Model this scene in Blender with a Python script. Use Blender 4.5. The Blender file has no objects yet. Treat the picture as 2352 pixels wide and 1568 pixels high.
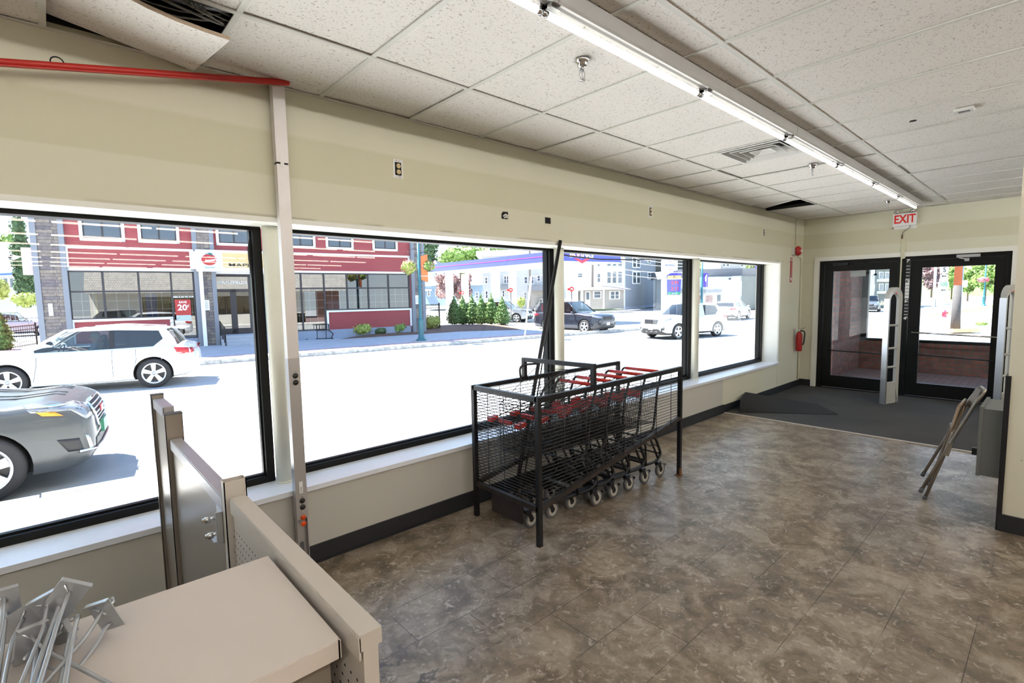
import bpy, bmesh, math, random
from mathutils import Vector, Matrix, noise
from mathutils.bvhtree import BVHTree
random.seed(7)
scene = bpy.context.scene
COL = scene.collection
PI = math.pi
# ------------------------------------------------------------------ camera
CAM = Vector((-.6764, -2.4116, 1.6354)); FPX = 1159.16
RGT = Vector((0.7375781, -0.67503685, -0.01742969)); UPV = Vector((0.07289118, 0.05393045, 0.99588071)); FWD = Vector((0.67131619, 0.73581027, -0.08898216))
cd = bpy.data.cameras.new('camera'); cam = bpy.data.objects.new('camera', cd); COL.objects.link(cam)
cd.sensor_width = 36; cd.sensor_fit = 'HORIZONTAL'; cd.lens = FPX/2352*36; cd.clip_start = .05; cd.clip_end = 800
cam.matrix_world = Matrix(((RGT.x, UPV.x, -FWD.x, CAM.x), (RGT.y, UPV.y, -FWD.y, CAM.y), (RGT.z, UPV.z, -FWD.z, CAM.z), (0, 0, 0, 1)))
scene.camera = cam
# ------------------------------------------------------------------ view, sky, sun
vs = scene.view_settings
vs.view_transform = 'Standard'; vs.look = 'None'; vs.gamma = 1; vs.use_curve_mapping = False; vs.exposure = 0.16
SKY = 2.4; SUN = 32.0; TUBE = 2.4; SUNDIR = Vector((.35, -.52, -1.0)).normalized()
w = bpy.data.worlds.new('sky'); scene.world = w; w.use_nodes = True
nt = w.node_tree; bg = nt.nodes['Background']; bg.inputs[1].default_value = SKY
tc = nt.nodes.new('ShaderNodeTexCoord'); sp = nt.nodes.new('ShaderNodeSeparateXYZ'); cr = nt.nodes.new('ShaderNodeValToRGB')
nt.links.new(tc.outputs['Generated'], sp.inputs[0]); nt.links.new(sp.outputs[2], cr.inputs[0]); nt.links.new(cr.outputs[0], bg.inputs[0])
e = cr.color_ramp.elements; e[0].position = 0; e[0].color = (.80, .92, 1.0, 1); e[1].position = .9; e[1].color = (.26, .45, .85, 1)
x = cr.color_ramp.elements.new(.25); x.color = (.50, .72, 1.0, 1)
sl = bpy.data.lights.new('sun', 'SUN'); sl.energy = SUN; sl.angle = math.radians(.6); sl.color = (1, .96, .90)
so = bpy.data.objects.new('sun', sl); COL.objects.link(so); so.location = (-20, 30, 50); so.rotation_euler = SUNDIR.to_track_quat('-Z', 'Y').to_euler()
try:
    scene.cycles.use_denoising = True
    scene.cycles.max_bounces = 9; scene.cycles.diffuse_bounces = 5; scene.cycles.glossy_bounces = 4; scene.cycles.transparent_max_bounces = 24; scene.cycles.transmission_bounces = 4
    scene.cycles.caustics_reflective = False; scene.cycles.caustics_refractive = False; scene.cycles.sample_clamp_indirect = 6
except Exception: pass
# ------------------------------------------------------------------ pixel helpers (2352x1568 photo frame)
def ray(px, py): return FWD + RGT*((px-1176)/FPX) - UPV*((py-784)/FPX)
def onz(px, py, z): d = ray(px, py); return CAM + d*((z-CAM.z)/d.z)
def onx(px, py, x): d = ray(px, py); return CAM + d*((x-CAM.x)/d.x)
def ony(px, py, y): d = ray(px, py); return CAM + d*((y-CAM.y)/d.y)
def dep(px, py, d): return CAM + ray(px, py)*d
def zat(P, py):
    lo, hi = -30., 80.
    for _ in range(50):
        m = (lo+hi)/2; d = Vector((P[0], P[1], m))-CAM
        y = 784-FPX*d.dot(UPV)/d.dot(FWD)
        if y > py: lo = m
        else: hi = m
    return lo
# ------------------------------------------------------------------ materials
def _n(nt, t, **kw):
    n = nt.nodes.new(t)
    for k, v in kw.items(): setattr(n, k, v)
    return n
def mat(name, col, rough=.5, metal=0, var=.06, scale=12, bump=0, bscale=60, spec=.5, emit=None, estr=0, coat=0, alpha=None):
    m = bpy.data.materials.new(name); m.use_nodes = True; nt = m.node_tree; b = nt.nodes['Principled BSDF']
    b.inputs['Roughness'].default_value = rough; b.inputs['Metallic'].default_value = metal
    b.inputs['Specular IOR Level'].default_value = spec; b.inputs['Coat Weight'].default_value = coat
    tcn = _n(nt, 'ShaderNodeTexCoord'); nz = _n(nt, 'ShaderNodeTexNoise'); nz.inputs['Scale'].default_value = scale; nz.inputs['Detail'].default_value = 4
    nt.links.new(tcn.outputs['Object'], nz.inputs['Vector'])
    mx = _n(nt, 'ShaderNodeMixRGB'); c = tuple(col)
    mx.inputs[1].default_value = tuple(max(0, v*(1-var)) for v in c)+(1,); mx.inputs[2].default_value = tuple(min(1, v*(1+var)) for v in c)+(1,)
    nt.links.new(nz.outputs[0], mx.inputs[0]); nt.links.new(mx.outputs[0], b.inputs['Base Color'])
    if bump:
        n2 = _n(nt, 'ShaderNodeTexNoise'); n2.inputs['Scale'].default_value = bscale; bp = _n(nt, 'ShaderNodeBump'); bp.inputs['Strength'].default_value = bump; bp.inputs['Distance'].default_value = .01
        nt.links.new(tcn.outputs['Object'], n2.inputs['Vector']); nt.links.new(n2.outputs[0], bp.inputs['Height']); nt.links.new(bp.outputs[0], b.inputs['Normal'])
    if emit: b.inputs['Emission Color'].default_value = tuple(emit)+(1,); b.inputs['Emission Strength'].default_value = estr
    return m
def ramp(nt, src, stops):
    r = _n(nt, 'ShaderNodeValToRGB'); nt.links.new(src, r.inputs[0]); els = r.color_ramp.elements
    els[0].position, els[0].color = stops[0][0], tuple(stops[0][1])+(1,)
    els[1].position, els[1].color = stops[-1][0], tuple(stops[-1][1])+(1,)
    for p, c in stops[1:-1]: q = els.new(p); q.color = tuple(c)+(1,)
    return r.outputs[0]
def mix(nt, f, a, b, mode='MIX'):
    m = _n(nt, 'ShaderNodeMixRGB'); m.blend_type = mode
    for i, v in ((0, f), (1, a), (2, b)):
        if isinstance(v, (int, float)): m.inputs[i].default_value = v
        elif isinstance(v, tuple): m.inputs[i].default_value = v+(1,) if len(v) == 3 else v
        else: nt.links.new(v, m.inputs[i])
    return m.outputs[0]
def start(name, rough=.6):
    m = bpy.data.materials.new(name); m.use_nodes = True; nt = m.node_tree; b = nt.nodes['Principled BSDF']; b.inputs['Roughness'].default_value = rough
    g = _n(nt, 'ShaderNodeNewGeometry'); return m, nt, b, g.outputs['Position']
def nse(nt, pos, sc, detail=4, vec=None, dist=0, rough=.5):
    if vec:
        mp = _n(nt, 'ShaderNodeMapping'); mp.inputs['Scale'].default_value = vec; nt.links.new(pos, mp.inputs[0]); pos = mp.outputs[0]
    n = _n(nt, 'ShaderNodeTexNoise'); n.inputs['Scale'].default_value = sc; n.inputs['Detail'].default_value = detail; n.inputs['Distortion'].default_value = dist; n.inputs['Roughness'].default_value = rough
    nt.links.new(pos, n.inputs['Vector']); return n.outputs[0]
def bumpn(nt, b, h, s=.3, d=.01):
    bp = _n(nt, 'ShaderNodeBump'); bp.inputs['Strength'].default_value = s; bp.inputs['Distance'].default_value = d
    nt.links.new(h, bp.inputs['Height']); nt.links.new(bp.outputs[0], b.inputs['Normal'])
def brickmat(name, c1, c2, mortar, bw, rh, ms=.012, axis='xz', rough=.8, offset=.5, noise_amt=.35, squash=1, objspace=False, rot=0):
    m, nt, b, pos = start(name, rough)
    if objspace: pos = _n(nt, 'ShaderNodeTexCoord').outputs['Object']
    s = _n(nt, 'ShaderNodeSeparateXYZ'); nt.links.new(pos, s.inputs[0]); c = _n(nt, 'ShaderNodeCombineXYZ')
    a = {'x': 0, 'y': 1, 'z': 2}; nt.links.new(s.outputs[a[axis[0]]], c.inputs[0]); nt.links.new(s.outputs[a[axis[1]]], c.inputs[1])
    br = _n(nt, 'ShaderNodeTexBrick'); br.offset = offset; br.squash = squash; br.squash_frequency = 2
    br.inputs['Scale'].default_value = 1; br.inputs['Brick Width'].default_value = bw; br.inputs['Row Height'].default_value = rh; br.inputs['Mortar Size'].default_value = ms
    br.inputs['Color1'].default_value = tuple(c1)+(1,); br.inputs['Color2'].default_value = tuple(c2)+(1,); br.inputs['Mortar'].default_value = tuple(mortar)+(1,)
    nt.links.new(c.outputs[0], br.inputs['Vector'])
    n = nse(nt, pos, 9, 5); col = mix(nt, noise_amt, br.outputs[0], ramp(nt, n, [(.3, (.35, .35, .35)), (.7, (1.0, 1.0, 1.0))]), 'MULTIPLY')
    nt.links.new(col, b.inputs['Base Color'])
    inv = _n(nt, 'ShaderNodeMath', operation='SUBTRACT'); inv.inputs[0].default_value = 1; nt.links.new(br.outputs['Fac'], inv.inputs[1]); bumpn(nt, b, inv.outputs[0], .6, .012)
    return m
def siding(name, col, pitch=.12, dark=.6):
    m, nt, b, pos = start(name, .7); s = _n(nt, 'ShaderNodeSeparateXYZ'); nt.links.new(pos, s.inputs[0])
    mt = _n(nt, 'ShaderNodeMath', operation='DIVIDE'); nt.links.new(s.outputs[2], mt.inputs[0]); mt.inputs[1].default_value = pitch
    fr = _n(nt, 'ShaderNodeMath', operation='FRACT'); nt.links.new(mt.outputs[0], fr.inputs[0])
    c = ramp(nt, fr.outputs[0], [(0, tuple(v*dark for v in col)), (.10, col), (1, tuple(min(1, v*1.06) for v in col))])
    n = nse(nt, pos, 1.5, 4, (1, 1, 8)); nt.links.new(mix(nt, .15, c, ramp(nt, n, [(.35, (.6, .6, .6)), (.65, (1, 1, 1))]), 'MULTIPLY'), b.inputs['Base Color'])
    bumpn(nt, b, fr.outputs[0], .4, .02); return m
def glassmat(name, tint=(.95, .98, .97), refl=1.7, dark=0.0, rough=0.0):
    m = bpy.data.materials.new(name); m.use_nodes = True; nt = m.node_tree; nt.nodes.remove(nt.nodes['Principled BSDF'])
    out = nt.nodes['Material Output']; tr = _n(nt, 'ShaderNodeBsdfTransparent'); gl = _n(nt, 'ShaderNodeBsdfGlossy'); gl.inputs['Roughness'].default_value = rough
    nz = nse(nt, _n(nt, 'ShaderNodeTexCoord').outputs['Object'], 2, 3)
    nt.links.new(mix(nt, nz, tuple(t*.985 for t in tint), tuple(tint)), tr.inputs[0])
    fr = _n(nt, 'ShaderNodeFresnel'); fr.inputs[0].default_value = 1.5; mu = _n(nt, 'ShaderNodeMath', operation='MULTIPLY_ADD'); mu.inputs[1].default_value = refl; mu.inputs[2].default_value = dark; mu.use_clamp = True
    nt.links.new(fr.outputs[0], mu.inputs[0]); ms = _n(nt, 'ShaderNodeMixShader'); nt.links.new(mu.outputs[0], ms.inputs[0]); nt.links.new(tr.outputs[0], ms.inputs[1]); nt.links.new(gl.outputs[0], ms.inputs[2]); nt.links.new(ms.outputs[0], out.inputs[0])
    return m
M = {}
def mk(k, *a, **kw): M[k] = mat(k, *a, **kw); return M[k]
mk('black_frame', (.0045, .0045, .004), .45, spec=.22); mk('black_metal', (.012, .012, .014), .38, .3, bump=.1); mk('dark_wire', (.03, .03, .032), .4, .5); mk('rusty_metal', (.16, .07, .03), .8, var=.5, scale=30)
mk('red_plastic', (.50, .022, .016), .38); mk('dark_red', (.42, .02, .02), .4); mk('steel', (.62, .62, .64), .3, .9); mk('galv', (.55, .57, .6), .38, .85, var=.12, scale=25)
mk('beige_metal', (.55, .505, .45), .42, .15, var=.03); mk('shelf_beige', (.585, .525, .475), .5, var=.06, scale=5); mk('chair_metal', (.30, .265, .22), .35, .6); mk('white_paint', (.80, .80, .78), .5); mk('white_plastic', (.75, .75, .72), .4)
mk('trim_white', (.82, .82, .76), .5, var=.03); mk('sill_white', (.80, .83, .88), .3, var=.03); mk('column_cream', (.78, .77, .66), .45, var=.03); mk('baseboard_black', (.012, .013, .016), .5)
mk('alu', (.50, .49, .50), .38, .7, var=.05, scale=4); mk('pole_white', (.70, .67, .66), .45, .2); mk('rubber', (.018, .018, .02), .7); mk('grey_rubber', (.11, .11, .115), .6); mk('wheel_grey', (.40, .39, .35), .5); mk('outlet_black', (.01, .01, .01), .4); mk('outlet_orange', (.80, .09, .01), .4)
mk('outlet_cream', (.75, .60, .34), .5); mk('void', (.004, .004, .004), .9); mk('plenum', (.02, .021, .022), .9); mk('cable_grey', (.40, .40, .38), .5); mk('flex_conduit', (.30, .31, .33), .35, .8, bump=.8, bscale=160)
mk('grey_cabinet', (.17, .175, .165), .5, .2, var=.08); mk('mat_dark', (.010, .010, .011), .9, var=.3, scale=200, bump=.6, bscale=300)
mk('exit_red', (.75, .02, .015), .4); mk('gate_grey', (.50, .50, .47), .4); mk('sign_white', (.85, .85, .85), .4); mk('chrome', (.75, .75, .76), .12, 1); mk('fissure_edge', (.42, .33, .24), .9, var=.2, scale=80)
mk('tag_white', (.9, .9, .88), .5); mk('text_black', (.01, .01, .01), .5); mk('text_white', (.9, .9, .9), .5); mk('channel', (.50, .50, .49), .35, .1)
M['tube_fill'] = mat('tube_fill_glow', (1, 1, 1), .3, emit=(1, .97, .93), estr=78); M['tube_far'] = mat('tube_far_glow', (1, 1, 1), .3, emit=(1, .84, .68), estr=18)  # first glow is overdriven for the unseen row added to brighten the ceiling
M['tube'] = mat('tube_glow', (1, 1, 1), .3, emit=(1, .98, .93), estr=TUBE)
M['window_glass'] = glassmat('window_glass', (.95, .975, .98), 1.3, .0); M['storefront_glass'] = glassmat('storefront_glass', (.45, .50, .50), 2.0, .12); M['car_glass'] = glassmat('car_glass', (.50, .58, .60), 1.6, .02); M['car_glass_dark'] = glassmat('car_glass_dark', (.05, .06, .07), 1.5, .04); M['house_glass'] = mat('house_glass', (.06, .08, .10), .08, spec=.9)
# ------------------------------------------------------------------ mesh builder
ORG = {}
class MB:
    def __init__(s): s.v = []; s.f = []; s.sm = []; s.mi = []; s.m = 0
    def add(s, vs, fs, sm=False):
        o = len(s.v); s.v += [tuple(p) for p in vs]; s.f += [tuple(i+o for i in f) for f in fs]; s.sm += [sm]*len(fs); s.mi += [s.m]*len(fs); return s
    def bx(s, x0, y0, z0, x1, y1, z1):
        return s.add([(x0, y0, z0), (x1, y0, z0), (x1, y1, z0), (x0, y1, z0), (x0, y0, z1), (x1, y0, z1), (x1, y1, z1), (x0, y1, z1)], [(0, 3, 2, 1), (4, 5, 6, 7), (0, 1, 5, 4), (1, 2, 6, 5), (2, 3, 7, 6), (3, 0, 4, 7)])
    def obx(s, c, ax, ay, az, hx, hy, hz):
        c = Vector(c); ax = Vector(ax)*hx; ay = Vector(ay)*hy; az = Vector(az)*hz
        return s.add([c-ax-ay-az, c+ax-ay-az, c+ax+ay-az, c-ax+ay-az, c-ax-ay+az, c+ax-ay+az, c+ax+ay+az, c-ax+ay+az], [(0, 3, 2, 1), (4, 5, 6, 7), (0, 1, 5, 4), (1, 2, 6, 5), (2, 3, 7, 6), (3, 0, 4, 7)])
    def bar(s, a, b, w, h, up=(0, 0, 1)):
        a = Vector(a); b = Vector(b); d = (b-a); L = d.length; d.normalize(); u = Vector(up); r = d.cross(u)
        if r.length < 1e-4: r = d.cross(Vector((1, 0, 0)))
        r.normalize(); u = r.cross(d).normalized(); return s.obx((a+b)/2, d, r, u, L/2, w/2, h/2)
    def tube(s, pts, r, n=8, closed=False, caps=True, smooth=True):
        pts = [Vector(p) for p in pts]; N = len(pts); R = r if isinstance(r, (list, tuple)) else [r]*N; vs = []; prev = None
        for i, p in enumerate(pts):
            if closed: t = pts[(i+1) % N]-pts[i-1]
            else: t = (pts[min(i+1, N-1)]-pts[max(i-1, 0)])
            if t.length < 1e-9: t = Vector((0, 0, 1))
            t.normalize()
            if prev is None: a = Vector((0, 0, 1)) if abs(t.z) < .9 else Vector((1, 0, 0)); u = a.cross(t).normalized()
            else:
                u = prev-t*prev.dot(t)
                if u.length < 1e-6: u = t.orthogonal()
                u.normalize()
            prev = u; w_ = t.cross(u)
            for k in range(n): an = 2*PI*k/n; vs.append(p+(u*math.cos(an)+w_*math.sin(an))*R[i])
        fs = []
        for i in range(N if closed else N-1):
            j = (i+1) % N
            for k in range(n): fs.append((i*n+k, i*n+(k+1) % n, j*n+(k+1) % n, j*n+k))
        if not closed and caps: fs.append(tuple(range(n-1, -1, -1))); fs.append(tuple((N-1)*n+k for k in range(n)))
        return s.add(vs, fs, smooth)
    def cyl(s, a, b, r0, r1=None, n=16, smooth=True): return s.tube([a, b], [r0, r0 if r1 is None else r1], n, smooth=smooth)
    def lathe(s, prof, c=(0, 0, 0), axis=(0, 0, 1), n=24, smooth=True):
        c = Vector(c); ax = Vector(axis).normalized(); u = ax.orthogonal().normalized(); w_ = ax.cross(u); vs = []; fs = []
        for (r, h) in prof:
            for k in range(n): a = 2*PI*k/n; vs.append(c+ax*h+(u*math.cos(a)+w_*math.sin(a))*max(r, 1e-4))
        for i in range(len(prof)-1):
            for k in range(n): fs.append((i*n+k, i*n+(k+1) % n, (i+1)*n+(k+1) % n, (i+1)*n+k))
        return s.add(vs, fs, smooth)
    def prism(s, poly, d):
        poly = [Vector(p) for p in poly]; d = Vector(d); n = len(poly); vs = poly+[p+d for p in poly]
        return s.add(vs, [tuple(range(n))[::-1], tuple(range(n, 2*n))]+[(i, (i+1) % n, n+(i+1) % n, n+i) for i in range(n)])
    def sph(s, c, r, n=12, m=8, sc=(1, 1, 1)):
        c = Vector(c); vs = []; fs = []
        for i in range(m+1):
            t = PI*i/m
            for k in range(n): a = 2*PI*k/n; vs.append(c+Vector((math.sin(t)*math.cos(a)*sc[0], math.sin(t)*math.sin(a)*sc[1], math.cos(t)*sc[2]))*r)
        for i in range(m):
            for k in range(n): fs.append((i*n+k, (i+1)*n+k, (i+1)*n+(k+1) % n, i*n+(k+1) % n))
        return s.add(vs, fs, True)
    def rf(s, ax, d0, d1, a0, z0, a1, z1, t, tt=None, tb=None):
        """rectangular frame of four boxes that do not overlap; ax is the depth axis"""
        tt = t if tt is None else tt; tb = t if tb is None else tb
        for (p0, q0, p1, q1) in ((a0, z0, a0+t, z1), (a1-t, z0, a1, z1), (a0+t, z0, a1-t, z0+tb), (a0+t, z1-tt, a1-t, z1)):
            s.bx(*((d0, p0, q0, d1, p1, q1) if ax == 'x' else (p0, d0, q0, p1, d1, q1)))
        return s
    def quad(s, a, b, c, d): return s.add([a, b, c, d], [(0, 1, 2, 3)])
    def build(s, name, m, parent=None, label=None):
        if parent is not None: o = ORG.get(parent.name, Vector((0, 0, 0)))
        else: o = Vector((0, 0, 0))
        me = bpy.data.meshes.new(name); me.from_pydata([(p[0]-o[0], p[1]-o[1], p[2]-o[2]) for p in s.v], [], s.f); me.update()
        for q, sm in zip(me.polygons, s.sm): q.use_smooth = sm
        for mm in (m if isinstance(m, (list, tuple)) else [m]): me.materials.append(mm)
        if isinstance(m, (list, tuple)):
            for q, i in zip(me.polygons, s.mi): q.material_index = i
        bm = bmesh.new(); bm.from_mesh(me); bmesh.ops.recalc_face_normals(bm, faces=bm.faces); bm.to_mesh(me); bm.free()
        ob = bpy.data.objects.new(name, me); COL.objects.link(ob)
        if parent is not None: ob.parent = parent; ORG[ob.name] = o
        else: ORG[ob.name] = Vector((0, 0, 0))
        if label: ob['label'] = label
        return ob
def tag(o, label, cat, group=None, kind=None):
    o['label'] = label; o['category'] = cat
    if group: o['group'] = group
    if kind: o['kind'] = kind
    return o
def thing(name, label, cat, loc=(0, 0, 0), group=None):
    o = bpy.data.objects.new(name, None); COL.objects.link(o); o.location = loc; o.empty_display_size = .1; ORG[o.name] = Vector(loc); return tag(o, label, cat, group)
def struct(name, mb, m, label=None):
    o = mb.build(name, m); o['kind'] = 'structure'
    if label: o['label'] = label
    return o
def recenter(o):   # move origin of a single-mesh thing to its base centre
    me = o.data; xs = [v.co for v in me.vertices]; lo = Vector((min(v[i] for v in xs) for i in range(3))); hi = Vector((max(v[i] for v in xs) for i in range(3)))
    c = Vector(((lo.x+hi.x)/2, (lo.y+hi.y)/2, lo.z)); me.transform(Matrix.Translation(-c)); o.location = c; return o
def dup(root, loc=None, rotz=None, label=None, group=None):
    r = root.copy(); COL.objects.link(r)
    if loc is not None: r.location = loc
    if rotz is not None: r.rotation_euler = (0, 0, rotz)
    if label: r['label'] = label
    if group: r['group'] = group
    def rec(a, b):
        for ch in list(a.children):
            c = ch.copy(); COL.objects.link(c); c.parent = b; rec(ch, c)
    rec(root, r); return r
def fromdeps(ob, keepmod=False):
    dg = bpy.context.evaluated_depsgraph_get(); ev = ob.evaluated_get(dg); return bpy.data.meshes.new_from_object(ev, depsgraph=dg)
def text(s, size, P, U, V, m, name, parent, ext=.003, align='CENTER', bold=0.0, sx=1.0):
    """letters as a mesh, centred at P, reading along U, upright along V"""
    c = bpy.data.curves.new('t', 'FONT'); c.body = s; c.size = size; c.extrude = ext; c.offset = bold; c.align_x = align; c.align_y = 'CENTER'; c.resolution_u = 3
    o = bpy.data.objects.new('t', c); COL.objects.link(o); bpy.context.view_layer.update(); me = fromdeps(o); bpy.data.objects.remove(o); bpy.data.curves.remove(c)
    U = Vector(U).normalized(); V = Vector(V).normalized(); N = U.cross(V); P = Vector(P)
    org = ORG.get(parent.name, Vector((0, 0, 0))) if parent else Vector((0, 0, 0))
    for v in me.vertices: q = v.co; v.co = P+U*(q.x*sx)+V*q.y+N*q.z-org
    me.materials.clear(); me.materials.append(m); me.name = name
    ob = bpy.data.objects.new(name, me); COL.objects.link(ob)
    if parent: ob.parent = parent; ORG[ob.name] = org
    return ob
def arc(c, r, a0, a1, n, u, v):
    c = Vector(c); u = Vector(u); v = Vector(v); return [c+u*(r*math.cos(a0+(a1-a0)*i/n))+v*(r*math.sin(a0+(a1-a0)*i/n)) for i in range(n+1)]
def fillet(pts, r, n=4):
    pts = [Vector(p) for p in pts]; out = [pts[0]]
    for i in range(1, len(pts)-1):
        a, b, c = pts[i-1], pts[i], pts[i+1]; d1 = (a-b); d2 = (c-b); k = min(r, d1.length*.45, d2.length*.45); p = b+d1.normalized()*k; q = b+d2.normalized()*k
        for j in range(n+1): t = j/n; out.append(p*(1-t)**2+b*2*t*(1-t)+q*t*t)
    out.append(pts[-1]); return out
# ================================================================== ROOM SHELL
W = .6685; L = 8.9355; H = 2.84; S = .6096; XN = -6.0; YB = -17.0
# floor: stone-look vinyl tile
m, ntr, b, pos = start('stone_vinyl', .3)
n1 = nse(ntr, pos, 1.1, 5); n2 = nse(ntr, pos, 4.2, 9, dist=.7, rough=.66); n3 = nse(ntr, pos, 15, 8, dist=1.6, rough=.7); n4 = nse(ntr, pos, 2.3, 5, None, .6)
def chips(sc, warp, ws):
    nn = _n(ntr, 'ShaderNodeTexNoise'); nn.inputs['Scale'].default_value = ws; nn.inputs['Detail'].default_value = 5; ntr.links.new(pos, nn.inputs['Vector']); sb_ = _n(ntr, 'ShaderNodeVectorMath', operation='SUBTRACT'); ntr.links.new(nn.outputs['Color'], sb_.inputs[0]); sb_.inputs[1].default_value = (.5, .5, .5)
    sc_ = _n(ntr, 'ShaderNodeVectorMath', operation='SCALE'); ntr.links.new(sb_.outputs[0], sc_.inputs[0]); sc_.inputs['Scale'].default_value = warp; ad = _n(ntr, 'ShaderNodeVectorMath', operation='ADD'); ntr.links.new(pos, ad.inputs[0]); ntr.links.new(sc_.outputs[0], ad.inputs[1])
    vo = _n(ntr, 'ShaderNodeTexVoronoi'); vo.inputs['Scale'].default_value = sc; ntr.links.new(ad.outputs[0], vo.inputs['Vector']); sx = _n(ntr, 'ShaderNodeSeparateColor'); ntr.links.new(vo.outputs['Color'], sx.inputs[0]); return sx.outputs[0], vo.outputs['Distance']
ca_, da_ = chips(6.5, .55, 5.5); cb_, db_ = chips(17, .28, 13)
BR = [(.0, (.060, .040, .024)), (.22, (.150, .104, .060)), (.42, (.25, .195, .13)), (.60, (.105, .078, .052)), (.80, (.20, .16, .115)), (1.0, (.46, .39, .31))]
c1 = mix(ntr, .45, ramp(ntr, ca_, BR), ramp(ntr, cb_, BR))
c2 = ramp(ntr, n2, [(.38, (.050, .036, .023)), (.49, (.175, .130, .085)), (.60, (.40, .335, .265))])
c3 = mix(ntr, .50, c1, c2); c4 = mix(ntr, ramp(ntr, n3, [(.56, (0, 0, 0)), (.63, (.7, .7, .7))]), c3, (.50, .44, .37))
c4 = mix(ntr, ramp(ntr, n1, [(.42, (0, 0, 0)), (.66, (.30, .30, .30))]), c4, mix(ntr, .5, c4, (.25, .225, .20)))
s = _n(ntr, 'ShaderNodeSeparateXYZ'); ntr.links.new(pos, s.inputs[0]); cb = _n(ntr, 'ShaderNodeCombineXYZ')
ntr.links.new(s.outputs[0], cb.inputs[0]); ntr.links.new(s.outputs[1], cb.inputs[1]); mp = _n(ntr, 'ShaderNodeMapping'); mp.inputs['Location'].default_value = (.1, .105, 0); ntr.links.new(cb.outputs[0], mp.inputs[0])
br = _n(ntr, 'ShaderNodeTexBrick'); br.inputs['Scale'].default_value = 1; br.inputs['Brick Width'].default_value = .61; br.inputs['Row Height'].default_value = .3; br.inputs['Mortar Size'].default_value = .0016; br.inputs['Mortar Smooth'].default_value = 0
br.inputs['Color1'].default_value = (1, 1, 1, 1); br.inputs['Color2'].default_value = (.86, .86, .86, 1); br.inputs['Mortar'].default_value = (.09, .075, .065, 1); ntr.links.new(mp.outputs[0], br.inputs['Vector'])
seam = nse(ntr, pos, 1.1, 2); fac = ramp(ntr, seam, [(.47, (.05, .05, .05)), (.56, (.95, .95, .95))])
c5 = mix(ntr, fac, c4, mix(ntr, 1.0, c4, br.outputs[0], 'MULTIPLY'))
# dirt patch beside the shelving panel
dv = _n(ntr, 'ShaderNodeVectorMath', operation='DISTANCE'); dv.inputs[1].default_value = (.30, -.62, 0); ntr.links.new(pos, dv.inputs[0])
dm = ramp(ntr, dv.outputs['Value'], [(.10, (1, 1, 1)), (.42, (0, 0, 0))]); dn = ramp(ntr, nse(ntr, pos, 6, 7, None, .6, .7), [(.545, (0, 0, 0)), (.58, (.85, .85, .85))])
c6 = mix(ntr, mix(ntr, 1, dm, dn, 'MULTIPLY'), c5, (.035, .026, .02))
ntr.links.new(c6, b.inputs['Base Color']); ntr.links.new(ramp(ntr, n2, [(.3, (.42, .42, .42)), (.7, (.32, .32, .32))]), b.inputs['Roughness']); bumpn(ntr, b, n3, .10, .003); M['stone_vinyl'] = m
fl = MB(); fl.bx(XN, YB, -.12, 6.02, W, 0); struct('floor', fl, M['stone_vinyl'], 'stone look vinyl tile floor')
m, ntr, b, pos = start('carpet_grey', .95); n = nse(ntr, pos, 160, 3); n2 = nse(ntr, pos, 1.4, 4)
ntr.links.new(mix(ntr, .35, ramp(ntr, n, [(.3, (.016, .016, .017)), (.7, (.055, .053, .051))]), ramp(ntr, n2, [(.35, (.016, .016, .017)), (.65, (.055, .053, .050))])), b.inputs['Base Color']); bumpn(ntr, b, n, .5, .004); M['carpet_grey'] = m
c = MB(); c.bx(6.02, YB, -.12, L, W, .006); struct('floor_carpet', c, m, 'dark grey entrance carpet')
c = MB(); c.bx(6.0, YB, .0, 6.03, W, .012); struct('trim_1', c, mat('threshold', (.52, .47, .40), .5, var=.15), 'pale metal threshold strip between vinyl and carpet')
# painted walls with a faded band and scuffs
def wallmat(name, col, band=True):
    m, nt_, b, pos = start(name, .75); s = _n(nt_, 'ShaderNodeSeparateXYZ'); nt_.links.new(pos, s.inputs[0]); out = col
    n = nse(nt_, pos, .9, 4); out = mix(nt_, ramp(nt_, n, [(.35, (0, 0, 0)), (.65, (.5, .5, .5))]), col, tuple(v*.94 for v in col))
    if band:
        z = s.outputs[2]; wv = _n(nt_, 'ShaderNodeMath', operation='MULTIPLY_ADD'); wv.inputs[1].default_value = .012; nt_.links.new(nse(nt_, pos, 3, 2), wv.inputs[0]); nt_.links.new(z, wv.inputs[2])
        d = _n(nt_, 'ShaderNodeMath', operation='DIVIDE'); d.inputs[1].default_value = 3.0; nt_.links.new(wv.outputs[0], d.inputs[0])
        bm_ = ramp(nt_, d.outputs[0], [(0, (0, 0, 0)), (.782, (0, 0, 0)), (.785, (1, 1, 1)), (.862, (1, 1, 1)), (.865, (0, 0, 0))]); out = mix(nt_, mix(nt_, 1, bm_, (.75, .75, .75), 'MULTIPLY'), out, tuple(a*k for a, k in zip(col, (.87, .86, .78))))
        seam = ramp(nt_, d.outputs[0], [(.7065, (0, 0, 0)), (.7068, (1, 1, 1)), (.7076, (1, 1, 1)), (.7079, (0, 0, 0))]); k = ramp(nt_, nse(nt_, pos, 2.5, 2, (1, 1, .1)), [(.46, (0, 0, 0)), (.54, (.5, .5, .5))]); out = mix(nt_, mix(nt_, 1, seam, k, 'MULTIPLY'), out, (.25, .22, .17))
    vo = _n(nt_, 'ShaderNodeTexVoronoi'); vo.inputs['Scale'].default_value = 3.1; nt_.links.new(pos, vo.inputs['Vector']); out = mix(nt_, ramp(nt_, vo.outputs['Distance'], [(.020, (.85, .85, .85)), (.026, (0, 0, 0))]), out, (.16, .12, .08))
    nt_.links.new(out, b.inputs['Base Color']); bumpn(nt_, b, nse(nt_, pos, 120, 2), .05, .002); M[name] = m; return m
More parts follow.
